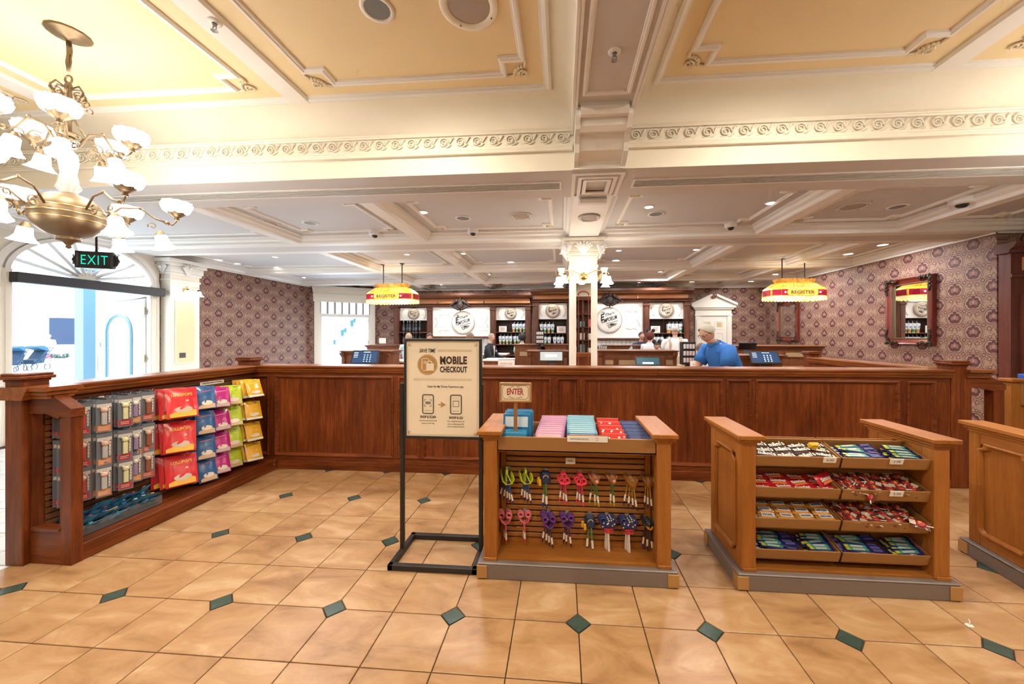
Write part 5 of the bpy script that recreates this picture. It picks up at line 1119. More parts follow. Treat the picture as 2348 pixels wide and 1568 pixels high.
pring(370, 435, 55, 95, 10); prect(mb, 385, 420, 498, 528, 0, -.0257)
for k in range(6): prect(mb, 345 + k * 12, 385, 351 + k * 12, 425, 0, -.0256)
mb.tube([(p_[0], -.0257, p_[2]) for p_ in [PP(441 + 26 * math.cos(a), 420 - 34 * math.sin(a)) for a in [PI * k / 10 for k in range(11)]]], .0028, 4)
mb.tube([(c_[0] + rr * .92 * math.cos(a), -.0252, c_[2] + rr * .92 * math.sin(a)) for a in [2 * PI * k / 36 for k in range(36)]], .0007, 4, closed=True)
mb.build('poster_icon', M['paper'], ps)
for u in (410, 826):
    mb = MB(); rd = 22; po = []
    for (sx_, sy_, st_) in ((-1, -1, PI), (1, -1, 1.5 * PI), (1, 1, 0), (-1, 1, .5 * PI)):
        for k in range(5): an = st_ + PI / 2 * k / 4; po.append((u + sx_ * 80 - sx_ * rd + rd * math.cos(an), 1032 + sy_ * 140 - sy_ * rd + rd * math.sin(an)))
    pp = [PP(*q) for q in po]; mb.tube([(q[0], -.0253, q[2]) for q in pp], .0032, 4, closed=True)
    prect(mb, u - 50, 1128, u + 52, 1131)
    if u == 410:
        for k in range(11): prect(mb, 372 + k * 7.2, 992, 372 + k * 7.2 + (4.5 if k % 3 else 2.5), 1032)
        for sx_ in (-1, 1):
            for sy_ in (-1, 1): prect(mb, 408 + sx_ * 52 - 3, 1014 + sy_ * 50 - (26 if sy_ > 0 else 0), 408 + sx_ * 52 + 3, 1014 + sy_ * 50 + (0 if sy_ > 0 else 26)); prect(mb, 408 + sx_ * 52 - (26 if sx_ > 0 else 0), 1014 + sy_ * 50 - 3, 408 + sx_ * 52 + (0 if sx_ > 0 else 26), 1014 + sy_ * 50 + 3)
    else: pring(826, 1024, 44, 44, 5)
    mb.build('poster_phone', M['brownink'], ps)

# ------------------------------------------------------------------ hanging goods on the left slat wall (they hang from hooks that stick out along +x)
def slat_pos(px, py): return atX(px, py, LX + .03)
# dispenser packs: clear blister card with a figure-topped stick
pk_src = {}
def pack_src(ci):
    body, head, lab = [((.72, .72, .42), (.74, .72, .45), (.5, .03, .04)), ((.34, .25, .45), (.78, .72, .66), (.75, .32, .08)), ((.33, .10, .05), (.72, .50, .38), (.6, .1, .06)), ((.50, .51, .50), (.72, .50, .40), (.75, .28, .1)), ((.03, .06, .22), (.70, .52, .42), (.62, .04, .05)), ((.60, .05, .06), (.72, .50, .40), (.62, .04, .05))][ci]
    out = []
    mb = MB(); mb.box(-.001, -.038, -.225, .001, .038, 0); out.append(('card', _mk(mb, 'card', solid((.17, .19, .23), .25))))
    mb = MB(); mb.box(.001, -.03, -.215, .002, .03, -.175); out.append(('label_strip', _mk(mb, 'label_strip', solid(lab, .35))))
    mb = MB(); [mb.box(.002, -.024, -.192 - .012 * k, .0026, .018, -.187 - .012 * k) for k in range(2)]; mb.box(.001, -.034, -.05, .002, .034, -.028); out.append(('card_print', _mk(mb, 'card_print', solid((.60, .58, .55), .35))))
    mb = MB(); mb.box(.002, -.014, -.17, .018, .012, -.085, 0, .004); out.append(('dispenser', _mk(mb, 'dispenser', solid(body, .35))))
    mb = MB(); mb.ball((.012, -.001, -.068), .019, 8, 7, 0, (.8, 1, 1)); mb.ball((.012, -.016, -.052), .008, 6, 5); mb.ball((.012, .014, -.052), .008, 6, 5); out.append(('dispenser_head', _mk(mb, 'dispenser_head', solid(head, .4))))
    mb = MB(); mb.box(.002, .018, -.16, .007, .028, -.06, 0, .002); [mb.ball((.006, .023, -.07 - .022 * k), .006, 5, 4) for k in range(4)]; out.append(('sweet_rolls', _mk(mb, 'sweet_rolls', solid((.62, .56, .5), .35))))
    mb = MB(); mb.box(-.0005, -.01, .0, .0005, .01, .016); out.append(('hang_tab', _mk(mb, 'hang_tab', solid((.05, .06, .08), .3))))
    return out
def pack(ci, loc, rz, label):
    if ci not in pk_src: pk_src[ci] = pack_src(ci)
    t = thing('sweet_dispenser_pack', label, 'sweet dispenser', loc, rz, 'dispenser packs on the left slat wall'); t.scale = (1, 1.1, 1.1)
    for n, me in pk_src[ci]: link(n, me, t)
# column: (px of the hook at the slat face, colour index, how many, name); three shelves of height
pk_names = ['yellow topped', 'lilac', 'brown', 'pale grey', 'navy', 'red']
PKZ = [1.075, .815, .585]
cols_pk = [(2.37, 4, 3, 'first'), (2.455, 5, 2, 'second'), (2.535, 3, 4, 'third'), (2.67, 0, 4, 'fourth'), (2.765, 1, 3, 'fifth'), (2.86, 2, 3, 'sixth')]
random.seed(4)
for r_ in range(3):
    for (y, ci, n, nm) in cols_pk:
        z = PKZ[r_] + random.uniform(-.012, .012) - (.03 if ci == 5 and r_ == 0 else 0)
        mb = MB(); mb.tube([(LX, y, z + .012), (LX + .04 + .036 * n, y, z + .008), (LX + .046 + .036 * n, y, z + .02)], .003, 5); mb.build('peg_hook', M['grey'], q2)
        for k in range(n): pack(ci, (LX + .035 + .036 * k, y + random.uniform(-.004, .004), z - .002 * k), R(-24) + random.uniform(-.08, .08), '%s sweet dispenser pack, %s row, %s column, %s from the front' % (pk_names[ci], ['top', 'middle', 'bottom'][r_], nm, ordn(n - 1 - k)))
# sweet bags
def bag_src(kind):
    w, h, base, low, txt, tcol = dict(red=(.215, .275, (.66, .025, .03), (.78, .42, .03), 'LOLLIPOPS', (.85, .45, .05)), blue=(.15, .225, (.03, .12, .30), (.55, .36, .22), '', (.5, .1, .2)), pink=(.15, .21, (.50, .015, .20), (.50, .38, .36), '', (.7, .25, .45)), green=(.15, .205, (.48, .60, .03), (.55, .38, .2), '', (.5, .7, .1)), yellow=(.15, .205, (.78, .42, .02), (.66, .70, .66), '', (.8, .55, .1)))[kind]
    out = []
    mb = MB(); V, F = pillow(h, w, .032, 10, 7, .07, len(kind)); mb.mesh_([(v[2], v[1], v[0] - h / 2) for v in V], F, 0, True); out.append(('bag', _mk(mb, 'bag', solid(base, .22))))
    x = .0165
    mb = MB(); pts = [(-w * .42, -h * .97), (w * .42, -h * .97), (w * .42, -h * .80), (w * .1, -h * .70), (-w * .42, -h * .86)] if kind != 'yellow' else [(-w * .48, -h * .99), (w * .48, -h * .99), (w * .48, -h * .90), (-w * .48, -h * .88)]
    mb.prism(pts, x - .008, x - .002, lambda u, v, q: (q, u, v)); out.append(('bag_band', _mk(mb, 'bag_band', solid(low, .25))))
    mb = MB(); mb.face([(x - .001, w * .02 + w * .28 * math.cos(a), -h * .73 + h * .10 * math.sin(a)) for a in [2 * PI * k / 14 for k in range(14)]]); mb.ball((x - .006, w * .12, -h * .48), w * .13, 9, 6, 0, (.25, 1, 1)); out.append(('bag_window', _mk(mb, 'bag_window', solid((.56, .46, .36) if kind == 'red' else (.72, .62, .5), .2))))
    mb = MB()
    if txt: text_into(mb, txt, w * .66, h * .10, lambda a, b: (x, a, -h * .24 + b), 0, bold=.03)
    else: mb.prism([(-w * .3, -h * .27), (w * .3, -h * .22), (w * .3, -h * .19), (-w * .3, -h * .23)], x - .008, x - .002, lambda u, v, q: (q, u, v))
    out.append(('bag_print', _mk(mb, 'bag_print', solid(tcol, .3))))
    return out
bg_src = {}
def bag(kind, loc, rz, ry, label, rx=0):
    if kind not in bg_src: bg_src[kind] = bag_src(kind)
    t = thing('sweet_bag', label, 'sweet bag', loc, 0, kind + ' sweet bags on the left slat wall'); t.rotation_euler = (rx, ry, rz)
    for n, me in bg_src[kind]: link(n, me, t)
random.seed(11)
BG = [('red', 3.08, [1.07, .765, .465], 3), ('blue', 3.32, [1.055, .815, .575, .355], 3), ('pink', 3.48, [1.025, .793, .572, .363], 3), ('green', 3.62, [1.02, .797, .572, .37], 3), ('yellow', 3.82, [1.06, .82, .59, .367], 4)]
for kind, y, zz, n in BG:
    for r_, z in enumerate(zz):
        mb = MB(); mb.tube([(LX, y, z - .006), (LX + .06 + .045 * n, y, z - .010), (LX + .066 + .045 * n, y, z + .004)], .003, 5); mb.build('peg_hook', M['grey'], q2)
        for k in range(n): bag(kind, (LX + .05 + .046 * k, y + (.015 * (k - 1) if kind == 'red' else 0) + random.uniform(-.004, .004), z), R(-32 if kind == 'red' else -26) + random.uniform(-.1, .1), R(-9 - 5 * k) + random.uniform(-.04, .04), '%s sweet bag, %s from the top of its column, %s from the front' % (kind, ordn(r_), ordn(n - 1 - k)), random.uniform(-.03, .03))
# header cards over the goods
for (y0, y1, z, lb) in ((2.57, 2.63, 1.035, 'small cream price card beside the grey dispenser packs'), (3.40, 3.66, 1.045, 'long cream header card over the blue and pink bags')):
    o = MB().box(0, y0, z, .004, y1, z + .04, 0, .001).build('price_card', M['paper']); o.location = (LX + .01, 0, 0); tag(o, lb, 'card')
    mb = MB(); mb.box(.0042, y0 + .02, z + .016, .005, y1 - .02, z + .024); mb.build('card_print', M['brownink'], o)
# clear bin of blue packs on the ledge
bn = thing('clear_bin', 'low clear plastic bin of blue sweet packs on the ledge', 'bin', (LX + .012, 2.33, .1155))
BL = .56
mb = MB(); mb.box(0, 0, 0, .19, BL, .004); mb.build('bin_floor', M['blackplastic'], bn)
for a in ((.186, 0, .19, BL, .075), (0, 0, .19, .004, .075), (0, BL - .004, .19, BL, .09)): MB().box(a[0], a[1], 0, a[2], a[3], a[4]).build('bin_wall', M['glass'], bn)
b_src = []
mb = MB(); V, F = pillow(.13, .085, .03, 8, 5, .1, 2); mb.mesh_(V, F, 0, True); b_src.append(('wrapper', _mk(mb, 'wrapper', solid((.06, .22, .36), .2))))
mb = MB(); mb.box(.036, -.042, -.002, .068, .042, .009, 0, .002); b_src.append(('header', _mk(mb, 'header', solid((.02, .30, .50), .3))))
fc = []
for c in ((.06, .13, .42), (.5, .06, .1), (.5, .62, .62), (.12, .45, .5), (.62, .36, .16)):
    mb = MB(); mb.box(-.045, -.014, .010, .02, .012, .02, 0, .004); mb.ball((.026, 0, .016), .013, 7, 6); fc.append(_mk(mb, 'toy', solid(c, .35)))
random.seed(8); cnt = 0
for l in range(2):
    for i in range(8):
        for j in range(2):
            t = thing('blue_topped_pack', 'blue topped sweet pack in the clear bin, %s layer, %s row, %s along' % (['lower', 'upper'][l], ['wall side', 'front'][j], ordn(i)), 'sweet pack', (LX + .065 + j * .085, 2.38 + i * .066 + random.uniform(-.015, .015), .155 + l * .04 + (.035 if j == 0 else 0)), 0, 'blue topped packs in the clear bin')
            t.rotation_euler = (random.uniform(-.2, .2), R(38) + random.uniform(-.25, .25), random.uniform(-.5, .5) + PI)
            for n, me in b_src: link(n, me, t)
            link('toy', fc[random.randrange(5)], t)
# ------------------------------------------------------------------ chandelier
def spiral(c, u, v, r0, r1, turns, n=18, a0=0):
    c, u, v = Vector(c), Vector(u), Vector(v); return [c + (u * math.cos(a0 + turns * 2 * PI * k / n) + v * math.sin(a0 + turns * 2 * PI * k / n)) * (r0 + (r1 - r0) * k / n) for k in range(n + 1)]
def up_shade(parent, c, s=1.0):
    """scalloped bowl facing up with its brass cup"""
    h = MB(); h.lathe([(.012, -.055), (.018, -.05), (.014, -.035), (.03, -.025), (.05, -.008), (.062, .006)], 14, c, 0, True, lambda a, j: .06 * math.cos(7 * a) if j == 5 else 0); hd = h.build('shade_cup', M['brass'], parent)
    g = MB(); g.lathe([(.055 * s, .0), (.082 * s, .018), (.095 * s, .045), (.098 * s, .07), (.086 * s, .084), (.09 * s, .095), (.075 * s, .09), (.03, .06)], 20, c, 0, True, lambda a, j: .07 * math.cos(10 * a) if j in (3, 4, 5) else .03 * math.cos(10 * a)); g.build('glass_shade', M['shade'], parent)
def down_shade(parent, c, tilt=0, az=0, s=1.0, mt='shade'):
    M4 = Matrix.Rotation(az, 4, 'Z') @ Matrix.Rotation(tilt, 4, 'Y')
    f = MB(); f.lathe([(.012, .03), (.02, .02), (.03, .0), (.034, -.008)], 12, c, 0, True, None, M4.to_3x3()); f.build('shade_cup', M['brass'], parent)
    g = MB(); g.lathe([(.022, .004), (.036 * s, -.01), (.04 * s, -.04), (.044 * s, -.07), (.06 * s, -.1), (.075 * s, -.115)], 16, c, 0, True, lambda a, j: .06 * math.cos(6 * a) if j >= 4 else 0, M4.to_3x3()); g.build('glass_shade', M[mt], parent)
def chandelier(loc, label, rot=0):
    t = thing('chandelier', label, 'chandelier', loc, rot, 'brass chandeliers'); z = lambda h: h - ZH      # local z from the ceiling
    mb = MB(); mb.lathe([(.112, 0), (.115, -.006), (.105, -.014), (.085, -.018), (.08, -.026), (.04, -.03), (.02, -.045), (.012, -.06)], 28, fl=lambda a, j: .015 * math.cos(14 * a) if j < 2 else 0); mb.build('ceiling_canopy', M['brass'], t)
    mb = MB(); mb.tube([(0, 0, -.05), (.008, 0, -.12), (-.004, .004, -.2), (0, 0, -.27)], [.014, .016, .012, .008], 8)
    for s in (-1, 1): mb.tube([(s * .012, 0, -.14), (s * .022, .0, -.2), (s * .01, 0, -.27)], .004, 5)
    mb.build('hanging_stem', M['brass'], t)
    mb = MB(); mb.tube([(.028 * math.cos(a), 0, z(3.37) + .03 * math.sin(a)) for a in [2 * PI * k / 14 for k in range(14)]], .006, 6, closed=True); mb.build('ring', M['brass'], t)
    mb = MB(); mb.lathe([(.014, z(3.35)), (.022, z(3.32)), (.016, z(3.29)), (.018, z(3.12)), (.024, z(3.1)), (.016, z(3.07)), (.018, z(3.0)), (.05, z(2.99)), (.055, z(2.97)), (.03, z(2.96))], 12); mb.build('upper_shaft', M['brass'], t)
    for k in range(6):
        a = k * PI / 3 + .3; u = Vector((math.cos(a), math.sin(a), 0)); w_ = Vector((0, 0, 1))
        mb = MB(); mb.tube(spiral(u * .055 + w_ * z(3.27), u, w_, .012, .035, .95, 14, .5) , .005, 5)
        mb.tube([u * .02 + w_ * z(3.31), u * .06 + w_ * z(3.33), u * .085 + w_ * z(3.29), u * .05 + w_ * z(3.2), u * .025 + w_ * z(3.12), u * .05 + w_ * z(3.05), u * .085 + w_ * z(3.0)], .006, 5)
        mb.tube(spiral(u * .10 + w_ * z(3.2), u, w_, .008, .03, 1.1, 14, 2.2), .004, 5); mb.build('scroll_rod', M['brass'], t)
    mb = MB(); mb.ball((0, 0, z(2.92)), .055, 16, 10, 0, (1, 1, .8)); mb.build('upper_ball', plain('polished_silver', (.7, .68, .62), .1, 1), t)
    mb = MB(); mb.lathe([(.012, z(2.88)), (.03, z(2.86)), (.05, z(2.79)), (.038, z(2.70)), (.05, z(2.64)), (.062, z(2.60)), (.04, z(2.57)), (.05, z(2.545)), (.02, z(2.53))], 14, fl=lambda a, j: .04 * math.cos(8 * a)); mb.build('crystal_baluster', M['crystal'], t)
    mb = MB(); mb.lathe([(.03, z(2.57))] + [(.184 * math.sin(q) ** .9, z(2.40) + .158 * math.cos(q)) for q in [.25 + (PI - .5) * k / 16 for k in range(17)]] + [(.06, z(2.24)), (.06, z(2.225)), (.03, z(2.215)), (.012, z(2.19)), (.016, z(2.175)), (1e-4, z(2.165))], 32); mb.build('brass_bowl', M['gold'], t)
    mb = MB()
    for zz, r in ((2.44, .180), (2.40, .1855), (2.36, .180)): mb.lathe([(r, z(zz) - .004), (r + .004, z(zz)), (r, z(zz) + .004)], 32)
    mb.build('bowl_band', M['bright_brass'], t)
    def arm(n, k, R1, zr, zb, zs, zd, off, r0):
        a = k * 2 * PI / n + off; u = Vector((math.cos(a), math.sin(a), 0)); w_ = Vector((0, 0, 1)); tn = Vector((-math.sin(a), math.cos(a), 0))
        ar_ = bpy.data.objects.new('lamp_arm', None); col.objects.link(ar_); ar_.parent = t
        mb = MB(); mb.tube([u * r0 + w_ * z(zr), u * (r0 + (R1 - r0) * .25) + w_ * z(zr + .10), u * (r0 + (R1 - r0) * .55) + w_ * z(zr + .12), u * (r0 + (R1 - r0) * .8) + w_ * z(zb + .02), u * R1 + w_ * z(zb)], .0075, 6)
        mb.tube([u * (R1 - .02) + w_ * z(zb), u * (R1 + .03) + w_ * z(zb - .01), u * (R1 + .055) + w_ * z(zb + .03), u * (R1 + .055) + w_ * z(zs - .05)], .0065, 6)
        mb.tube(spiral(u * (r0 + .09) + w_ * z(zr - .0), u, w_, .01, .04, 1.2, 16, 1.0), .005, 5); mb.tube(spiral(u * (r0 + (R1 - r0) * .75) + w_ * z(zr + .0), u, w_, .006, .028, 1.1, 12, 3.0), .004, 5)
        mb.ball(u * (r0 + (R1 - r0) * .55) + w_ * z(zr + .12), .012, 8, 6); mb.ball(u * R1 + w_ * z(zb), .018, 8, 6); mb.build('arm_tube', M['gold'], ar_)
        up_shade(ar_, u * (R1 + .055) + w_ * z(zs)); down_shade(ar_, u * (R1 - .04) + w_ * z(zd), -R(14), a)
    for k in range(5): arm(5, k, .27, 2.90, 2.90, 2.985, 2.86, CH_OFF, .05)
    for k in range(6): arm(6, k, .50, 2.42, 2.46, 2.55, 2.36, CH_OFF + .35, .165)
    return t
CH_OFF = .55
chandelier((-3.50, 2.36, ZH), 'large brass chandelier with frosted glass shades and a round bowl'); chandelier((4.35, 2.36, ZH), 'brass chandelier beyond the right edge of the picture')

# ------------------------------------------------------------------ stained glass register lamps
def glass_mat(name, stops, emit, scale):
    m, nt, b, T = newmat(name); tc = T.n('ShaderNodeTexCoord'); vo = T.n('ShaderNodeTexVoronoi'); vo.inputs['Scale'].default_value = scale; T.L(tc.outputs['Object'], vo.inputs['Vector'])
    c = ramp(T, vo.outputs['Color'], stops); T.L(c, b.inputs['Base Color']); T.L(c, b.inputs['Emission Color']); b.inputs['Emission Strength'].default_value = emit; b.inputs['Roughness'].default_value = .25; return m
def reg_lamp(px0, px1, py, pxr, ptop, label, rz=0):
    """px0..px1 = width of the scalloped hem, py = its bottom; rods at pxr reach the ceiling at ptop"""
    c = atZ((pxr[0] + pxr[1]) / 2, ptop, ZL); Y = c.y; a, b = atY(px0, py, Y), atY(px1, py, Y); z0 = a.z; S = (b.x - a.x) / 1.2
    t = thing('register_lamp', label, 'pendant lamp', ((a.x + b.x) / 2, Y, z0), rz, 'stained glass register lamps')
    E_ = lambda c_, e: plain('lit_glass_%d' % len(M) + str(random.random()), c_, .3, emit=e)
    if 'lg_y' not in M: GE = glass_mat; M['lg_y'] = GE('amber_stained_glass', [(.0, (.62, .30, .02)), (.35, (.85, .48, .04)), (.7, (.92, .62, .12)), (1, (.62, .55, .06))], .5, 16); M['lg_h'] = GE('pale_stained_glass', [(.0, (.85, .55, .12)), (.5, (.95, .74, .32)), (1, (1, .86, .55))], .75, 20); M['lg_r'] = GE('ruby_stained_glass', [(.0, (.18, .004, .02)), (.6, (.36, .008, .03)), (1, (.5, .02, .06))], .45, 9); M['lg_o'] = GE('orange_stained_glass', [(.0, (.38, .14, .02)), (.5, (.62, .27, .04)), (1, (.75, .38, .07))], .4, 14); M['lg_s'] = E_((1, .75, .5), 4); M['lg_g'] = E_((.62, .60, .05), .8)
    W, D, ch = .6 * S, .27 * S, .17 * S
    def ringp(k, z, n=0): w_, d_, c_ = W * k, D * k, ch * k; return [(-w_ + c_, -d_, z), (w_ - c_, -d_, z), (w_, -d_ + c_ * .6, z), (w_, d_ - c_ * .6, z), (w_ - c_, d_, z), (-w_ + c_, d_, z), (-w_, d_ - c_ * .6, z), (-w_, -d_ + c_ * .6, z)]
    hs = [0.03 * S, .085 * S, .235 * S, .27 * S, .375 * S, .385 * S, .46 * S]; ks = [1.01, 1.0, .985, .94, .70, .60, .68]
    rings = [ringp(k, h) for k, h in zip(ks, hs)]
    def band(i, name, m):
        mb = MB()
        for q in range(8): mb.face([rings[i][q], rings[i][(q + 1) % 8], rings[i + 1][(q + 1) % 8], rings[i + 1][q]])
        return mb.build(name, m, t)
    hem = MB()   # scalloped hem
    for q in range(8):
        A, B_ = Vector(rings[0][q]), Vector(rings[0][(q + 1) % 8]); U, V_ = Vector(rings[1][q]), Vector(rings[1][(q + 1) % 8]); n = max(2, int((B_ - A).length / (.075 * S)))
        for k in range(n):
            p0, p1 = A.lerp(B_, k / n), A.lerp(B_, (k + 1) / n); u0_, u1_ = U.lerp(V_, k / n), U.lerp(V_, (k + 1) / n); m_ = (p0 + p1) / 2
            hem.face([u0_, u1_, p1, p1.lerp(m_, .35) - Vector((0, 0, .022 * S)), m_ - Vector((0, 0, .03 * S)), p0.lerp(m_, .35) - Vector((0, 0, .022 * S)), p0])
    hem.build('scalloped_hem', M['lg_h'], t)
    band(1, 'text_band', M['lg_y']); band(2, 'green_border', M['lg_g']); band(3, 'sloped_shade', M['lg_y']); band(4, 'neck', M['lg_o'])
    cr = MB()
    for q in range(8):
        A, B_ = Vector(rings[5][q]), Vector(rings[5][(q + 1) % 8]); U, V_ = Vector(rings[6][q]), Vector(rings[6][(q + 1) % 8]); n = max(1, int((B_ - A).length / (.07 * S)))
        for k in range(n): u0_, u1_ = U.lerp(V_, k / n), U.lerp(V_, (k + 1) / n); cr.face([A.lerp(B_, k / n), A.lerp(B_, (k + 1) / n), u1_, (u0_ + u1_) / 2 + Vector((0, 0, .018 * S)), u0_])
    cr.build('crown', M['lg_o'], t)
    h0, h1 = .10 * S, .222 * S; y_ = -D - .004
    for xa, xb in ((-W + ch * .9, -.30 * S), (.30 * S, W - ch * .9)): MB().box(xa, y_ - .003, h0, xb, y_, h1).build('red_panel', M['lg_r'], t)
    for q in (1, 2, 6, 7):      # red panels round the chamfers and ends
        A, B_ = Vector(rings[1][q]), Vector(rings[1][(q + 1) % 8]); n_ = (B_ - A).cross(Vector((0, 0, 1))).normalized() * .004; p0, p1 = A.lerp(B_, .08) + n_, A.lerp(B_, .92) + n_
        mb = MB(); mb.face([(p0.x, p0.y, h0), (p1.x, p1.y, h0), (p1.x, p1.y, h1), (p0.x, p0.y, h1)]); mb.build('red_panel', M['lg_r'], t)
    for x in (-.37 * S, .37 * S): mb = MB(); mb.prism([(0, -.022 * S), (.022 * S, 0), (0, .022 * S), (-.022 * S, 0)], 0, .006, lambda u, v, h: (x + u, y_ - .003 - h, (h0 + h1) / 2 + v)); mb.build('jewel', M['lg_s'], t)
    pil = [(.33 * S * math.copysign(1, math.cos(a)) * .86 + .045 * S * math.cos(a), .068 * S * math.sin(a)) for a in [2 * PI * k / 20 for k in range(20)]]
    mb = MB(); mb.prism(pil, 0, .004, lambda u, v, h: (u, y_ - .003 - h, (h0 + h1) / 2 + v)); mb.build('name_plaque', M['lg_y'], t)
    mb = MB(); text_into(mb, 'REGISTER', .50 * S, .072 * S, lambda u, v: (u, y_ - .0085, (h0 + h1) / 2 + v), 0, bold=.03); mb.build('lettering', solid((.16, .02, .01), .5), t)
    mb = MB()   # lead lines
    for k in range(-6, 7): x = k * .09 * S; mb.tube([(x * .98, -D * .94 - .002, hs[3]), (x * .73, -D * .70 - .002, hs[4])], .0025, 4)
    for k in range(-7, 8): x = k * .075 * S; mb.tube([(x, -D * 1.0 - .003, hs[0]), (x, -D - .003, hs[1] + .01)], .002, 4)
    mb.build('lead_lines', solid((.25, .14, .03), .5), t)
    for p_ in pxr:
        x = atY(p_, ptop, Y).x - (a.x + b.x) / 2; mb = MB(); mb.cyl((x, 0, hs[6] - .02), (x, 0, ZL - z0), .011, .011, 8); mb.lathe([(.011, ZL - z0 - .03), (.03, ZL - z0 - .022), (.055, ZL - z0 - .008), (.055, ZL - z0)], 14, (x, 0, 0)); mb.build('hanging_rod', M['blackmetal'], t)
    light('POINT', ((a.x + b.x) / 2, Y, z0 + .12), 14, WARM, .08)
random.seed(2)
reg_lamp(846, 956, 697, (878, 923), 605, 'stained glass lamp reading register, hanging left by the corner door', R(-6)); reg_lamp(1755, 1886, 690, (1792, 1846), 592, 'stained glass lamp reading register, hanging on the right', R(4))

# ------------------------------------------------------------------ glass wall sconces
def sconce(loc, rz, label, n=3, sp=.13):
    t = thing('wall_sconce', label, 'wall lamp', loc, rz, 'brass wall sconces')       # wall plane at local y = 0, lamp towards -y
    mb = MB(); mb.lathe([(.055, 0), (.06, .008), (.05, .02), (.03, .028), (.012, .04), (.018, .05), (1e-4, .058)], 18, fl=lambda a, j: .05 * math.cos(8 * a) if j < 3 else 0, M=Matrix.Rotation(R(90), 3, 'X')); mb.build('backplate', M['bright_brass'], t)
    for k in range(n):
        x = (k - (n - 1) / 2) * sp; y = -.17 if k != (n - 1) / 2 else -.13
        ar_ = bpy.data.objects.new('lamp_arm', None); col.objects.link(ar_); ar_.parent = t
        mb = MB(); mb.tube([(0, -.03, 0), (x * .5, y * .5, .07), (x, y, .07), (x, y, .03)], .007, 6); mb.tube(spiral((x * .6, y * .5, .02), (1 if x >= 0 else -1, 0, 0), (0, 0, 1), .006, .03, 1.1, 14, 1.5), .005, 5); mb.build('arm_tube', M['bright_brass'], ar_)
        if k == (n - 1) / 2 and n == 3:
            g = MB(); g.lathe([(.02, .06), (.035, .08), (.04, .12), (.06, .165)], 14, (x, y, 0), fl=lambda a, j: .05 * math.cos(6 * a) if j > 2 else 0); g.build('glass_shade', M['shade_small'], ar_)
        else: down_shade(ar_, (x, y, .0), R(8) * (1 if x < 0 else -1), 0, 1.05, 'shade_small')
    return t
zs_ = 2.47
sconce((.345, 6.02 - CH - .001, zs_), 0, 'brass three shade sconce on the front of the column', 3, .30)
sconce((.345 - CH - .001, 6.02, zs_), -PI / 2, 'brass three shade sconce on the left side of the column', 3, .2)
sconce((.345 + CH + .001, 6.02, zs_), PI / 2, 'brass three shade sconce on the right side of the column', 3, .2)
sconce((XL + PXD + .001, 6.9, 2.45), PI / 2, 'brass two shade sconce on the cream pilaster', 2, .22)
for p_, e in (((.345, 5.3, 2.5), 6), ((-.35, 6.02, 2.5), 5), ((1.05, 6.02, 2.5), 5), ((XL + .8, 6.7, 2.3), 2.5)): light('POINT', p_, e, WARM, .09)
# ------------------------------------------------------------------ exit sign
p = atY(221, 597, 4.25); ex = thing('exit_sign', 'black ornate hanging sign with green lettering reading exit', 'exit sign', (p.x, 4.25, p.z), R(24))
W_, H_ = .175, .1
mb = MB(); mb.box(-W_, -.03, -H_, W_, .03, H_, 0, .008); mb.build('housing', M['blackplastic'], ex)
mb = MB(); mb.mould([(-W_, -H_), (W_, -H_), (W_, H_), (-W_, H_)], [(-.006, -.02), (-.006, .008), (.012, .012), (.02, 0)], lambda u, v, h: (u, -.03 - h, v)); mb.build('frame', M['blackmetal'], ex)
for s in (-1, 1):
    mb = MB()
    for k in (-1, 0, 1): mb.tube(spiral((s * (W_ + .018), -.01, k * .045), (s, 0, 0), (0, 0, 1), .006, .022, 1.0, 12, 1), .006, 5)
    mb.prism([(s * W_, -H_ * .9), (s * (W_ + .03), -H_ * .4), (s * (W_ + .05), 0), (s * (W_ + .03), H_ * .4), (s * W_, H_ * .9)], -.015, .015, lambda u, v, h: (u, h, v)); mb.build('side_scroll', M['blackmetal'], ex)
mb = MB(); text_into(mb, 'EXIT', W_ * 1.45, H_ * 1.15, lambda u, v: (u, -.0315, v), 0, bold=-.01, space=1.1); mb.build('lettering', plain('exit_green', (.0, .75, .5), .4, emit=.9, ec=(0, .85, .55)), ex)
mb = MB(); mb.cyl((0, 0, H_), (0, 0, ZL - p.z - .001), .011, .011, 8); mb.lathe([(.011, ZL - p.z - .03), (.05, ZL - p.z - .001)], 14); mb.build('hanging_rod', M['blackmetal'], ex)
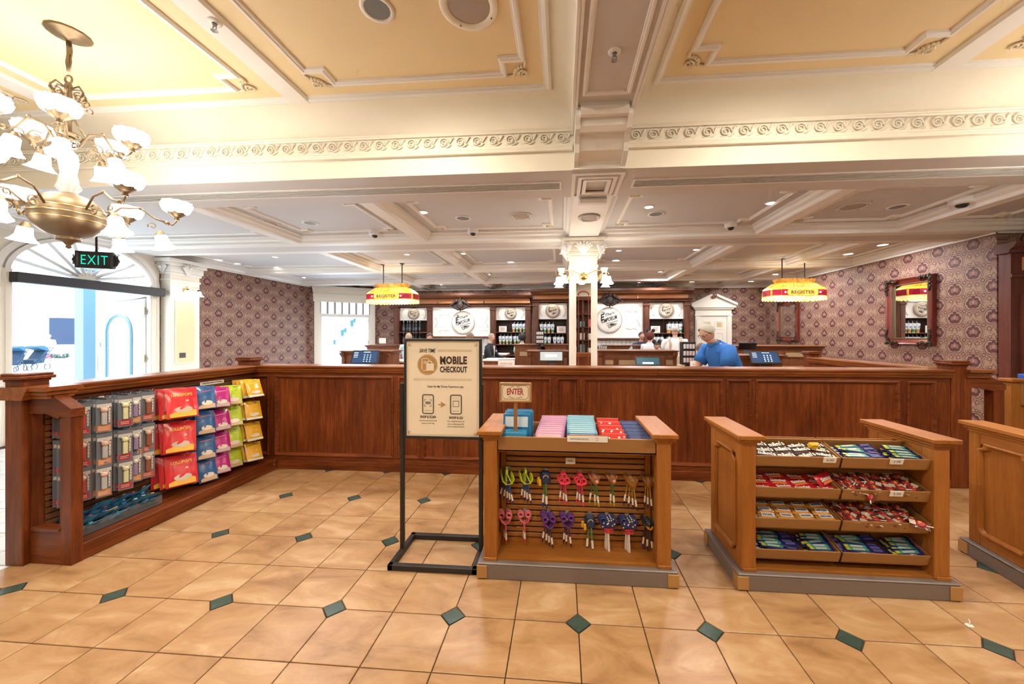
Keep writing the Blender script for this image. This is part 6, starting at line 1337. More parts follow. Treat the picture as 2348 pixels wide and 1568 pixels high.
# ------------------------------------------------------------------ back cabinets with the shop emblem
wp_ = plain('white_board', (.82, .80, .76), .5)
def emblem(parent, cx, y, cz, r, small):
    """round sign: rims, gold ring, lettering The EMPORIUM and a fan of lines; print faces -y"""
    mb = MB(); mb.lathe([(r, 0), (r, .03), (r * .97, .035), (1e-4, .035)], 40, M=Matrix.Rotation(R(90), 3, 'X')); b = mb.build('emblem_board', plain('emblem_grey', (.36, .29, .22), .5) if small else M['paperw'], parent, (cx, y, cz))
    mb = MB()
    for q, t_ in ((.97, .012), (.90, .006)) if not small else ((.96, .012), (.74, .008)): mb.tube([(r * q * math.cos(a), -.037, r * q * math.sin(a)) for a in [2 * PI * k / 40 for k in range(40)]], r * t_, 5, closed=True)
    mb.build('emblem_rim', plain('emblem_rim_brown', (.11, .05, .04), .5), b)
    if small: mb = MB(); mb.lathe([(1e-4, .036), (r * .72, .036)], 30, M=Matrix.Rotation(R(90), 3, 'X')); mb.build('emblem_disc', plain('emblem_disc', (.62, .53, .42), .5), b)
    k = 1.0 if not small else .92; mb = MB(); F_ = lambda du, dv: (lambda a, c: (r * du + a, -.0375, r * dv + c + a * .32))
    text_into(mb, 'The', r * .52 * k, r * .24 * k, F_(-.06, .42 * k), 0, shear=.2, bold=.02)
    text_into(mb, 'MPORIUM', r * .92 * k, r * .34 * k, F_(.12 * k, .08 * k), 0, bold=.03)
    text_into(mb, 'E', r * .26 * k, r * .5 * k, F_(-.50 * k, .20 * k), 0, bold=.04)
    def sw(c, r0, r1, tr, a0, th): mb.tube([(p_.x, -.038, p_.z) for p_ in spiral((r * c[0] * k, 0, r * c[1] * k), (1, 0, 0), (0, 0, 1), r * r0 * k, r * r1 * k, tr, 18, a0)], r * th, 4)
    sw((-.5, -.12), .03, .16, 1.2, 0, .022); sw((.02, -.52), .03, .17, 1.3, 1, .022); sw((-.42, .5), .02, .1, 1.1, 2, .02); sw((.3, .55), .02, .09, 1.1, 0, .018)
    for q in range(7): a = -.15 - q * .2; mb.tube([(r * .08 * k, -.038, -r * .3 * k), (r * k * (.08 + .52 * math.cos(a)), -.038, r * k * (-.22 + .34 * math.sin(a)))], r * .014, 4)
    mb.tube([(-r * .25 * k, -.038, -r * .30 * k), (r * .15 * k, -.038, -r * .22 * k), (r * .66 * k, -.038, -r * .06 * k)], r * .018, 4)
    mb.build('emblem_lettering', M['black'], b)
    if not small:
        mb = MB()
        for q in range(4): a = PI / 4 + q * PI / 2; mb.prism([(r * .86 * math.cos(a + d_), r * .86 * math.sin(a + d_)) for d_ in (-.34, -.2, 0, .2, .34)] + [(r * .76 * math.cos(a), r * .76 * math.sin(a))], .036, .038, lambda u, v, h: (u, -h, v))
        mb.build('emblem_gold', M['gilt'], b)
    return b
tum_src = []
mb = MB(); mb.lathe([(.026, 0), (.036, .10), (.045, .165), (.045, .17)], 12, caps=True); tum_src.append(('cup', _mk(mb, 'cup', solid((.80, .80, .79), .35))))
mb = MB(); mb.lathe([(.047, .17), (.047, .185), (.035, .195), (.012, .2)], 12, caps=True); mb.cyl((.01, 0, .2), (.016, 0, .245), .004, .004, 5); tum_src.append(('lid', _mk(mb, 'lid', solid((.52, .60, .66), .3))))
tum_b = [_mk(MB().lathe([(.0275, .012), (.0345, .07)], 12), 'cup_band', solid(c, .4)) for c in ((.55, .28, .05), (.08, .16, .32), (.08, .3, .14), (.3, .3, .45))]
tum_p = _mk(MB().box(-.014, -.043, .10, .014, -.036, .14), 'cup_print', solid((.10, .28, .45), .4))
def tumbler(loc, label, i): 
    t = thing('tumbler', label, 'cup', loc, 0, 'tumblers on the back shelves'); t.scale = (1.25, 1.25, 1.3)
    for n, me in tum_src: link(n, me, t)
    link('cup_band', tum_b[i % 4], t); link('cup_print', tum_p, t)
bot_src = [('bottle_body', _mk(MB().lathe([(.035, 0), (.036, .15), (.03, .18), (.014, .21), (.014, .25), (1e-4, .25)], 10), 'bottle_body', solid((.03, .035, .045), .2))), ('bottle_cap', _mk(MB().lathe([(.016, .235), (.016, .265), (1e-4, .266)], 8), 'bottle_cap', solid((.35, .42, .48), .3))), ('bottle_label', _mk(MB().lathe([(.0365, .04), (.0368, .11)], 10), 'bottle_label', solid((.10, .11, .13), .4)))]
def bottle(loc, label):
    t = thing('dark_bottle', label, 'bottle', loc, 0, 'dark bottles on the back shelves'); t.scale = (1.25, 1.25, 1.35)
    for n, me in bot_src: link(n, me, t)
def cabinet(Yf, px, py, label, side, cups, crestx, bigc, bigr, smalls, shelfpy, logos):
    """px: frame edges [outer L, small/big divider, big/small divider, outer R]; py: key heights"""
    X_ = lambda q, y=700: atY(q, y, Yf).x; Z_ = lambda q: atY((px[0] + px[3]) / 2, q, Yf).z
    t = thing('display_cabinet', label, 'cabinet', (0, 0, 0)); x0, x3 = X_(px[0]), X_(px[3]); xa, xb = X_(px[1]), X_(px[2]); zt, zo0, zo1, zf, zp, zb_ = (Z_(q) for q in py)
    MB().box(x0, Yf + .38, 0, x3, Yf + .42, zt).build('back_board', M['cab_in'], t)
    MB().box(x0, Yf + .05, zt - .03, x3, Yf + .4, zt).build('roof_board', M['cab_x'], t)
    for x, w_ in ((x0, .16), (xa - .09, .18), (xb - .09, .18), (x3 - .16, .16)): 
        o = MB().box(x, Yf, 0, x + w_, Yf + .38, zf).build('upright', M['cab_v'], t); mb = MB(); mb.box(x + .03, Yf - .02, .3, x + w_ - .03, Yf, zf - .12, 0, .01); mb.box(x - .01, Yf - .035, zf - .12, x + w_ + .01, Yf, zf - .06, 0, .006); mb.build('pilaster', M['cab_v'], o)
    mb = MB(); mb.run([(Yf - .0, zf), (Yf - .05, zf), (Yf - .06, zf + .04), (Yf - .03, zf + .05), (Yf - .03, zo1 - .03), (Yf - .09, zo1 - .02), (Yf - .1, zo1), (Yf + .3, zo1), (Yf + .3, zf)], x0 - .04, x3 + .04, lambda u, v, h: (h, u, v)); mb.build('frieze', M['cab_x'], t)
    am = plain('amber_lit_wood_' + side, (.50, .20, .06), .45)
    MB().box(x0 + .02, Yf + .12, zo1, x3 - .02, Yf + .14, zo0).build('amber_header', am, t)
    mb = MB(); mb.run([(Yf + .14, zo0), (Yf - .02, zo0), (Yf - .05, zo0 + .03), (Yf - .10, zo0 + .05), (Yf - .13, zo0 + .08), (Yf - .13, zt), (Yf + .14, zt)], x0 - .06, x3 + .06, lambda u, v, h: (h, u, v)); mb.build('cornice', M['cab_x'], t)
    for k in range(1, 3): x = x0 + (x3 - x0) * k / 3; mb = MB(); mb.lathe([(.04, zo1), (.03, zo1 + .05), (.012, zo1 + .08), (.02, zo1 + .1), (1e-4, zo1 + .13)], 8, (x, Yf - .04, 0)); mb.build('finial', M['cab_v'], t)
    light('AREA', ((x0 + x3) / 2, Yf + .03, zo1 + .03), 7, (1, .62, .25), x3 - x0 - .4, (R(-75), 0, 0), sy=.03)
    # small framed emblem panels with shelves beneath, big panel in the middle
    bays = [(x0 + .16, xa - .09), (xb + .09, x3 - .16)]; zsm = Z_(py_small[side])
    for i, (u, v) in enumerate(bays):
        o = MB().box(u, Yf + .10, zsm, v, Yf + .12, zf - .02).build('emblem_panel', wp_, t); cx, cz, hw = (u + v) / 2, (zsm + zf) / 2, (v - u) / 2
        mb = MB()
        for s in (-1, 1): mb.tube([(cx + s * (hw * .62 + .10 * math.cos(a)), Yf + .095, cz + .17 * math.sin(a)) for a in [-1.2 + 2.4 * k / 10 for k in range(11)]] if s > 0 else [(cx - (hw * .62 + .10 * math.cos(a)), Yf + .095, cz + .17 * math.sin(a)) for a in [-1.2 + 2.4 * k / 10 for k in range(11)]], .012, 4)
        mb.build('panel_arcs', M['gilt'], o); emblem(t, cx, Yf + .095, cz, min(.22, (zf - zsm) * .44), True)
        light('AREA', (cx, Yf + .02, zf - .03), 1.6, (1, .9, .75), hw * 1.4, (R(-25), 0, 0), sy=.03)
        for q in shelfpy: MB().box(u, Yf + .02, Z_(q) - .03, v, Yf + .38, Z_(q), 0, .004).build('shelf', M['cab_x'], t)
        MB().box(u, Yf + .02, .9, v, Yf + .38, .93).build('counter_board', M['cab_x'], t); MB().box((u + v) / 2 - .012, Yf + .36, .93, (u + v) / 2 + .012, Yf + .381, zsm).build('back_batten', M['cab_v'], t)
    o = MB().box(xa + .09, Yf + .06, zb_, xb - .09, Yf + .10, zf - .01).build('sign_panel', wp_, t)
    zz0, zz1 = zb_, zf - .01
    for q in (.32, .62): MB().box(xa + .10, Yf + .057, zz0 + (zz1 - zz0) * q, xb - .10, Yf + .06, zz0 + (zz1 - zz0) * q + .006).build('plank_joint', solid((.5, .48, .46), .6), o)
    mb = MB(); mb.mould([(xa + .09, zz0), (xb - .09, zz0), (xb - .09, zz1), (xa + .09, zz1)], [(0, -.01), (0, .015), (.03, .015), (.035, 0)], lambda u, v, h: (u, Yf + .06 - h, v)); mb.build('panel_frame', M['paperw'], o)
    mb = MB(); bx = X_(bigc[0]); bz = Z_(bigc[1])
    for s in (-1, 1):
        e = (xb - .16 if s > 0 else xa + .16); mb.tube([(e, Yf + .055, bz + .17), (e - s * .09, Yf + .055, bz), (e, Yf + .055, bz - .17)], .005, 4)
        for k in (.24, -.26): mb.tube([(bx + s * (bigr * 1.25 + .04 * q), Yf + .055, bz + k + .02 * math.sin(q * 1.4)) for q in range(9)], .005, 4)
    mb.build('scroll_print', solid((.52, .48, .45), .6), o)
    emblem(t, bx, Yf + .055, bz, bigr, False); light('AREA', (bx, Yf + .0, zf - .03), 5, (1, .9, .75), (xb - xa) * .7, (R(-25), 0, 0), sy=.03)
    MB().box(xa + .09, Yf + .0, zb_ - .05, xb - .09, Yf + .10, zb_, 0, .004).build('panel_sill', M['cab_x'], t)
    n = int((xb - xa - .18) / .11)
    for k in range(n): u = xa + .09 + k * (xb - xa - .18) / n; MB().box(u + .003, Yf + .08, .0, u + (xb - xa - .18) / n - .003, Yf + .10, zb_ - .05, 0, .004).build('beadboard', M['soffit'], t)
    # carved crest
    cx = X_(crestx); cz = (zo1 + zf) / 2; cm = plain('carved_dark_wood_' + side, (.035, .018, .013), .5)
    c_ = MB(); half = [(0, .31), (.025, .22), (.09, .16), (.17, .13), (.21, .06), (.29, .02), (.35, -.04), (.26, -.085), (.16, -.125), (.09, -.18), (0, -.22)]; c_.prism([(cx + u * .8, cz + v * .85) for u, v in half] + [(cx - u * .8, cz + v * .85) for u, v in half[-2:0:-1]], 0, .05, lambda u, v, h: (u, Yf - .05 - h, v))
    c_.lathe([(1e-4, .05), (.10, .045), (.15, .02), (.17, 0)], 18, M=Matrix.Rotation(R(90), 3, 'X') @ Matrix.Diagonal((.8, 1, 1.0)), o=(cx, Yf - .08, cz))
    for s in (-1, 1):
        for k in range(6): a = k * .32; c_.ball((cx + s * (.11 + .043 * k), Yf - .13, cz + .12 - .03 * k), .056 - .005 * k, 7, 6); c_.ball((cx + s * (.07 + .045 * k), Yf - .13, cz - .14 + .02 * k), .042 - .004 * k, 7, 6)
        c_.tube([(p_.x, Yf - .1, p_.z) for p_ in spiral((cx + s * .19, 0, cz + .0), (s, 0, 0), (0, 0, 1), .015, .065, 1.3, 18, 0)], .016, 5)
    for k in range(4): c_.ball((cx, Yf - .09, cz + .13 + .045 * k), .04 - .008 * k, 7, 6); c_.ball((cx, Yf - .09, cz - .13 - .025 * k), .035 - .007 * k, 7, 6)
    o = c_.build('carved_crest', cm, t)
    mb = MB(); mb.tube([(cx + .085 * math.cos(a), Yf - .125, cz + .10 * math.sin(a)) for a in [2 * PI * k / 20 for k in range(20)]], .012, 5, closed=True); mb.build('crest_medallion', cm, o)
    return t, X_, Z_
py_small = {'left': 734, 'right': 731}
YL_, YR_ = 11.55, 10.65
cL, XfL, ZfL = cabinet(YL_, (903, 985, 1130, 1216), (673, 684, 696, 703, 734, 771), 'dark wood back cabinet left of the column with dark bottles', 'left', None, 1057, (1061, 739), .375, None, (761, 789), None)
cR, XfR, ZfR = cabinet(YR_, (1222, 1307, 1482, 1583), (662, 674, 685, 692, 731, 775), 'dark wood back cabinet behind the column with two rows of tumblers', 'right', None, 1397, (1397, 733), .375, None, (763, 793), None)
random.seed(3)
for r_, (pp, lst) in enumerate(((761, [(1177, 4)]), (789, [(1146, 4), (1180, 3)]))):
    i0 = 0
    for px, n in lst:
        for k in range(n):
            for d_ in range(2): tumbler((XfL(px + k * 8), YL_ + .10 + d_ * .12, ZfL(pp) + .001), 'white tumbler left cabinet, %s shelf, %s from left, %s rank' % (['upper', 'lower'][r_], ordn(i0), ['front', 'second'][d_]), i0 + k)
            i0 += 1
for r_, (pp, lst) in enumerate(((763, [(1241, 4)]), (793, [(1241, 2), (1259, 1), (1272, 3)]))):
    i0 = 0
    for px, n in lst:
        for k in range(n):
            for d_ in range(2): tumbler((XfR(px + k * 8.6), YR_ + .10 + d_ * .12, ZfR(pp) + .001), 'white tumbler cabinet left of column, %s shelf, %s from left, %s rank' % (['upper', 'lower'][r_], ordn(i0), ['front', 'second'][d_]), i0 + k)
            i0 += 1
for r_, (pp, lst) in enumerate(((763, [(1537, 4)]), (793, [(1502, 3), (1537, 4)]))):
    i0 = 0
    for px, n in lst:
        for k in range(n):
            for d_ in range(2): tumbler((XfR(px + k * 8.8), YR_ + .10 + d_ * .12, ZfR(pp) + .001), 'white tumbler cabinet behind the blue shirted man, %s shelf, %s from left, %s rank' % (['upper', 'lower'][r_], ordn(i0), ['front', 'second'][d_]), i0 + k)
            i0 += 1
for r_, pp in enumerate((761, 789)):
    for k in range(6): bottle((XfL(922 + k * 7.2), YL_ + .12 + .05 * (k % 2), ZfL(pp) + .001), 'dark bottle on the left cabinet, %s shelf, %s from left' % (['upper', 'lower'][r_], ordn(k)))
for (X_, Z_, Y_, px, pp, wd, lb) in ((XfL, ZfL, YL_, 1151, 761, .25, 'small cream notice on the left cabinet shelf'), (XfR, ZfR, YR_, 1287, 763, .26, 'small cream notice on the shelf left of the column'), (XfR, ZfR, YR_, 1506, 763, .26, 'small cream notice on the shelf right of the column')):
    t = card('shelf_notice', None, wd, wd * .75, (X_(px), Y_ + .15, Z_(pp) + wd * .375), [], label=lb); mb = MB()
    for k in range(4): mb.box(-wd * (.3 - .05 * (k % 2)), -.002, wd * (.2 - .11 * k), wd * (.3 - .05 * (k % 2)), -.001, wd * (.16 - .11 * k))
    mb.build('print', M['redink'], t); tag(t, lb, 'notice')
# ------------------------------------------------------------------ register stations
def station(Y, pxl, pxr, pytop, label, cane=(), wings=True, d=.55, work=False):
    a, b = atY(pxl, pytop, Y), atY(pxr, pytop, Y); zt = a.z; w_ = b.x - a.x
    t = thing('register_desk', label, 'desk', (a.x, Y, 0))
    MB().box(.03, .03, 0, w_ - .03, d, zt - .07).build('body', M['sta_v'], t)
    MB().box(.01, .01, 0, w_ - .01, d + .02, .12, 0, .005).build('base', M['sta_x'], t)
    mb = MB()
    for z0, z1, e in ((zt - .09, zt - .065, .0), (zt - .065, zt - .04, .02), (zt - .04, zt - .025, .035), (zt - .025, zt, .055)): mb.box(-e + .02, -e + .02, z0, w_ + e - .02, d + e, z1, 0, .005)
    mb.build('cornice_top', M['sta_x'], t)
    if work: MB().box(.05, -.5, 0, w_ - .05, .03, .9, 0, .005).build('worktop', M['sta_v'], t)
    if wings:
        for x in (.0, w_ - .07):
            mb = MB(); mb.prism([(0, .75), (0, zt - .14), (-.05, zt - .10), (-.09, zt - .04), (.06, zt - .04), (.06, .75)], x, x + .07, lambda u, v, h: (h, u, v)); mb.build('bracket', M['sta_v'], t)
    for (u0, u1, z0, z1) in cane:
        x0, x1 = (u0 - pxl) / (pxr - pxl) * w_, (u1 - pxl) / (pxr - pxl) * w_; za, zb_ = atY(u0, z0, Y).z, atY(u0, z1, Y).z
        o = MB().box(x0, .018, zb_, x1, .03, za).build('cane_panel', M['cane'], t); mb = MB(); mb.mould([(x0, zb_), (x1, zb_), (x1, za), (x0, za)], [(-.02, -.01), (-.02, .012), (0, .012), (.004, 0)], lambda u, v, h: (u, .02 - h, v)); mb.build('panel_frame', M['sta_x'], o)
    return t, zt
def monitor(Y, px0, px1, py0, py1, label, kind, tilt, rz=0, foot=True):
    a, b = atY(px0, py0, Y), atY(px1, py1, Y); w_, h_ = b.x - a.x, (a.z - b.z) / math.cos(tilt); cx, cz = (a.x + b.x) / 2, (a.z + b.z) / 2
    t = thing('register_screen', label, 'monitor', (cx, Y, cz), rz, 'register screens'); sc_ = bpy.data.objects.new('display', None); col.objects.link(sc_); sc_.parent = t; sc_.rotation_euler = (-tilt, 0, 0)
    MB().box(-w_ / 2, 0, -h_ / 2, w_ / 2, .03, h_ / 2, 0, .006).build('bezel', M['blackplastic'], sc_)
    em = {'blue': ((.02, .05, .12), .55), 'grey': ((.42, .46, .46), .55), 'teal': ((.03, .09, .12), .55), 'off': ((.01, .01, .012), 0)}[kind]
    e = .05 * w_
    MB().box(-w_ / 2 + e, -.002, -h_ / 2 + e, w_ / 2 - e, 0, h_ / 2 - e).build('screen', plain('screen_' + label[:9] + kind, em[0], .25, emit=em[1]), sc_)
    mb = MB(); y = -.0035
    if kind == 'blue':
        for r_ in range(4):
            for c_ in range(3): x, z = -.02 * w_ + c_ * w_ * .11, h_ * (.14 - .15 * r_); mb.face([(x + .012 * math.cos(q), y, z + .012 * math.sin(q)) for q in [2 * PI * k / 6 for k in range(6)]])
        for r_ in range(4): mb.face([(-w_ * .42, y, h_ * (.34 - .11 * r_)), (-w_ * .27, y, h_ * (.34 - .11 * r_)), (-w_ * .27, y, h_ * (.31 - .11 * r_)), (-w_ * .42, y, h_ * (.31 - .11 * r_))])
        mb.face([(-w_ * .08, y, h_ * .37), (w_ * .18, y, h_ * .37), (w_ * .18, y, h_ * .33), (-w_ * .08, y, h_ * .33)])
    if kind in ('grey', 'teal'): mb.face([(-w_ * .22, y, -.02), (w_ * .22, y, -.02), (w_ * .22, y, -.02 - h_ * .2), (-w_ * .22, y, -.02 - h_ * .2)] if kind == 'teal' else [(-w_ * .24, y, h_ * .14), (w_ * .24, y, h_ * .14), (w_ * .24, y, -h_ * .08), (-w_ * .24, y, -h_ * .08)])
    if mb.f: mb.build('screen_graphics', plain('screen_white', (.7, .88, .95), .4, emit=1.0) if 'sgw' not in M else M['sgw'], sc_)
    if foot: mb = MB(); mb.box(-.05, .03, -cz + .92, .05, .07, .0); mb.box(-.14, -.05, -cz + .902, .14, .12, -cz + .92, 0, .004); mb.build('monitor_foot', M['dgrey'], t)
    return t
YS = 7.2
station(YS + .3, 783, 893, 804, 'wooden register desk at the left by the corner door', wings=True, work=True)
monitor(YS, 808, 866, 803, 834, 'tilted dark blue keypad screen on the left register desk', 'blue', R(28), R(8))
station(9.9, 838, 906, 791, 'low wooden desk behind the left register desk', wings=False)
station(YS + .45, 1210, 1300, 804, 'wooden register desk just left of the column', wings=True, work=True); monitor(YS + .1, 1236, 1292, 804, 829, 'grey screen with a white box left of the column', 'grey', R(10))
station(9.4, 1178, 1236, 789, 'panelled wooden register desk farther back left of the column, left half', cane=((1191, 1209, 806, 816),), wings=False); station(9.4, 1247, 1301, 789, 'panelled wooden register desk farther back left of the column, right half', cane=(), wings=False)
station(YS + .2, 1372, 1552, 803, 'broad wooden register desk with cane panels right of the column', cane=((1388, 1407, 825, 836), (1420, 1470, 825, 837), (1528, 1546, 825, 837)), wings=True, work=True); monitor(YS - .25, 1457, 1514, 818, 838, 'dark teal screen in front of the cane panels', 'teal', R(20))
station(9.2, 1385, 1445, 791, 'wooden desk behind the broad register desk, left half', wings=False, d=.34); station(9.2, 1456, 1500, 791, 'wooden desk behind the broad register desk, right half', wings=False, d=.34)
station(8.4, 1690, 1890, 792, 'long panelled wooden register desk by the right wall', cane=((1803, 1846, 807, 818),), wings=False, work=True); station(7.15, 1690, 1800, 814, 'wooden register desk under the right keypad screen', wings=False, work=True)
monitor(YS - .3, 1722, 1786, 805, 833, 'tilted dark blue keypad screen at the right register', 'blue', R(32), R(-6)); monitor(7.95, 1694, 1735, 786, 802, 'black back of a screen behind the right keypad screen', 'off', R(-24), 0)
for (px, py, lb) in ((1161, 832, 'small cream register closed sign left of the column'), (1603, 834, 'small cream register closed sign beside the blue shirted man')):
    Y_ = 6.3; p = atY(px, py, Y_); t = card('closed_sign', None, .29, .12, (p.x, Y_, p.z), [('REGISTER CLOSED', .21, .03, 0, -.012, 1)]); tag(t, lb, 'sign'); mb = MB(); mb.box(-.145, -.003, .052, .145, 0, .06); mb.build('edge', M['tan'], t); MB().box(-.05, .02, -p.z + .0, .05, .05, -.05).build('sign_post', M['sta_v'], t)
# white wrapping counters behind
for (x0, x1, Y_, py, lb) in ((1106, 1174, 8.35, 824, 'white topped counter behind the poster stand'), (1104, 1162, 10.2, 811, 'white topped back counter by the left cabinet'), (880, 932, 8.12, 827, 'white topped counter beside the left register desk')):
    a, b = atY(x0, py, Y_), atY(x1, py, Y_); t = thing('wrapping_counter', lb, 'counter', (a.x, Y_, 0)); MB().box(0, 0, a.z - .04, b.x - a.x, .6, a.z, 0, .004).build('worktop', M['paperw'], t); MB().box(.03, .03, 0, b.x - a.x - .03, .57, a.z - .04).build('body', M['sta_v'], t)
p = atY(877, 781, 10.0); t = card('counter_notice', None, .2, .15, (p.x, 10.0, p.z), []); tag(t, 'blank white notice card standing on the low desk behind the left register', 'notice'); MB().box(-.08, .004, -.08, .08, .06, -.07).build('holder', M['white'], t)
# black stands of small sweets on the registers
def sweet_rack(px, py, Y_, w_, h_, label):
    p = atY(px, py, Y_); t = thing('impulse_rack', label, 'display rack', (p.x, Y_, p.z)); MB().box(-w_ / 2, 0, 0, w_ / 2, .16, h_, 0, .004).build('rack', M['blackplastic'], t)
    for r_ in range(3):
        for c_ in range(4): MB().box(-w_ * .42 + c_ * w_ * .22, -.015, h_ * (.1 + .3 * r_), -w_ * .42 + c_ * w_ * .22 + w_ * .17, 0, h_ * (.1 + .3 * r_) + h_ * .2, 0, .003).build('card_pack', solid((.72, .68, .66), .4), t)
    MB().box(-.03, .05, -p.z + .0, .03, .11, 0).build('rack_post', M['blackplastic'], t)
sweet_rack(1580, 836, 7.0, .24, .42, 'black rack of small white cards beside the broad register desk'); sweet_rack(1382, 803, 8.4, .22, .1, 'low black rack just right of the column'); sweet_rack(1238, 789, 9.1, .20, .34, 'black rack of white cards on the desk left of the column')
# ------------------------------------------------------------------ gilt mirrors on the right wall
def wall_mirror(pxl, pxr, pyt, pyb, label):
    """pxl = far edge, pxr = near edge on the right wall"""
    a, b = atX(pxl, 700, XR), atX(pxr, 700, XR); yc, W2 = (a.y + b.y) / 2, (a.y - b.y) / 2; zt, zb_ = atX((pxl + pxr) / 2, pyt, XR).z, atX((pxl + pxr) / 2, pyb, XR).z; zc_, H2 = (zt + zb_) / 2, (zt - zb_) / 2
    t = thing('wall_mirror', label, 'mirror', (XR - .002, yc, zc_), 0, 'carved frame mirrors')
    f_ = min(.115, W2 * .36); fn = lambda u, v, h: (-h, u, v)
    mb = MB(); mb.mould([(-W2, -H2), (W2, -H2), (W2, H2), (-W2, H2)], [(0, 0), (0, .07), (.012, .085), (.03, .07), (.05, .05), (f_ - .02, .035), (f_ - .01, .04)], fn); mb.build('frame', plain('cherry_frame', (.17, .025, .015), .25, coat=.5), t)
    mb = MB(); mb.mould([(-W2 + f_ - .012, -H2 + f_ - .012), (W2 - f_ + .012, -H2 + f_ - .012), (W2 - f_ + .012, H2 - f_ + .012), (-W2 + f_ - .012, H2 - f_ + .012)], [(0, .02), (0, .045), (.012, .045), (.02, .015)], fn); mb.build('gilt_slip', M['gold'], t)
    mb = MB(); mb.face([(-.014, -W2 + f_, -H2 + f_), (-.014, W2 - f_, -H2 + f_), (-.014, W2 - f_, H2 - f_), (-.014, -W2 + f_, H2 - f_)]); mb.build('mirror_glass', M['mirror'], t)
    dk = plain('dark_carving', (.045, .035, .022), .35, .4); random.seed(6)
    for sy in (-1, 1):
        for sz in (-1, 1):
            mb = MB()
            for k in range(9): mb.ball((-.075 - random.uniform(0, .015), sy * (W2 - .01 - .028 * k), sz * (H2 - .012 - random.uniform(0, .04))), .024, 6, 5); mb.ball((-.075 - random.uniform(0, .015), sy * (W2 - .012 - random.uniform(0, .04)), sz * (H2 - .01 - .032 * k)), .024, 6, 5)
            mb.build('corner_carving', dk, t)
wall_mirror(2040, 2148, 636, 790, 'large mirror in a carved cherry and gilt frame on the right wall'); wall_mirror(1788, 1834, 690, 782, 'narrow distant mirror under the right register lamp')
# ------------------------------------------------------------------ tall wood cabinet and counter at the right edge
tc_ = thing('tall_cabinet', 'tall red-brown wood cabinet at the right edge of the picture', 'cabinet', (0, 0, 0)); YC = 5.74; xc = atY(2289, 700, 5.89).x
MB().box(xc, YC, 0, xc + 2.2, 5.89, 2.75).build('body', M['red_v'], tc_)
mb = MB(); mb.run([(5.89, 2.72), (YC - .03, 2.72), (YC - .04, 2.76), (YC - .10, 2.80), (YC - .12, 2.86), (5.89, 2.86)], xc - .06, xc + 2.2, lambda u, v, h: (h, u, v)); mb.build('cornice', M['red_v'], tc_)
mb = MB(); mb.run([(YC, 2.36), (YC - .03, 2.37), (YC - .035, 2.41), (YC - .01, 2.43), (YC, 2.43)], xc - .02, xc + 2.2, lambda u, v, h: (h, u, v)); mb.build('picture_rail', M['red_v'], tc_)
MB().box(xc + .14, YC - .012, 2.47, xc + 2.0, YC, 2.66, 0, .004).build('amber_panel', plain('amber_panel', (.62, .27, .09), .4), tc_)
mb = MB(); mb.mould([(xc + .12, .35), (xc + 1.1, .35), (xc + 1.1, 2.12), (xc + .98, 2.2), (xc + .24, 2.2), (xc + .2, 2.14), (xc + .12, 2.12)], [(0, 0), (0, .02), (.02, .03), (.04, .02), (.05, 0)], lambda u, v, h: (u, YC - h, v)); mb.build('door_moulding', M['red_v'], tc_)
wc = thing('side_counter', 'honey wood counter end in front of the tall cabinet', 'counter', (0, 0, 0)); YW = 4.6; xw = atY(2318, 900, YW).x; zw = atY(2318, 868, YW).z
MB().box(xw, YW, 0, xw + .10, YW + .08, zw - .04, 0, .004).build('end_post', M['oak_v'], wc); MB().box(xw + .1, YW + .05, 0, xw + 1.2, YW + .09, zw - .3).build('body', M['oak_v'], wc)
mb = MB(); mb.box(xw - .03, YW - .03, zw - .04, xw + .14, YW + .11, zw, 0, .008); mb.build('cap', M['oak_y'], wc)
o = MB().box(xw + .16, YW + .0, zw - .018, xw + .3, YW + .09, zw + .05, 0, .01).build('blue_box', solid((.03, .10, .5), .4)); tag(o, 'blue box on the side counter at the right edge', 'box')
MB().box(xw + .1, YW + .0, zw - .3, xw + 1.2, YW + .1, zw - .02).build('top_bin', M['tan'], wc)

# ------------------------------------------------------------------ shelving behind the camera, seen in the mirrors
rs = thing('wall_shelving', 'dark wood wall shelving behind the viewer, seen in the column mirror', 'shelving', (0.3, YF, 0))
MB().box(-1.6, 0, 0, 1.6, .04, 2.9).build('back_board', M['cab_v'], rs)
for x in (-1.6, -.55, .5, 1.55): MB().box(x, .04, 0, x + .06, .45, 2.9).build('upright', M['cab_v'], rs)
for z in (.1, .85, 1.35, 1.85, 2.35): MB().box(-1.6, .04, z, 1.6, .45, z + .03).build('shelf', M['cab_x'], rs)
MB().box(-1.7, 0, 2.9, 1.7, .52, 3.05, 0, .01).build('cornice', M['cab_x'], rs)
random.seed(12)
for z in (.88, 1.38, 1.88):
    for k in range(9): x = -1.35 + k * .31; o = MB().box(-.09, -.08, 0, .09, .08, random.uniform(.15, .32), 0, .01).build('folded_shirt', solid(random.choice(((.75, .4, .42), (.75, .72, .68), (.2, .35, .45), (.5, .12, .1))), .8), None, (.3 + x, YF + .28, z + .001)); tag(o, 'folded shirt on the rear shelving, %s from the left, %s shelf' % (ordn(k), {.88: 'lower', 1.38: 'middle', 1.88: 'upper'}[z]), 'shirt', 'folded shirts on the rear shelving')
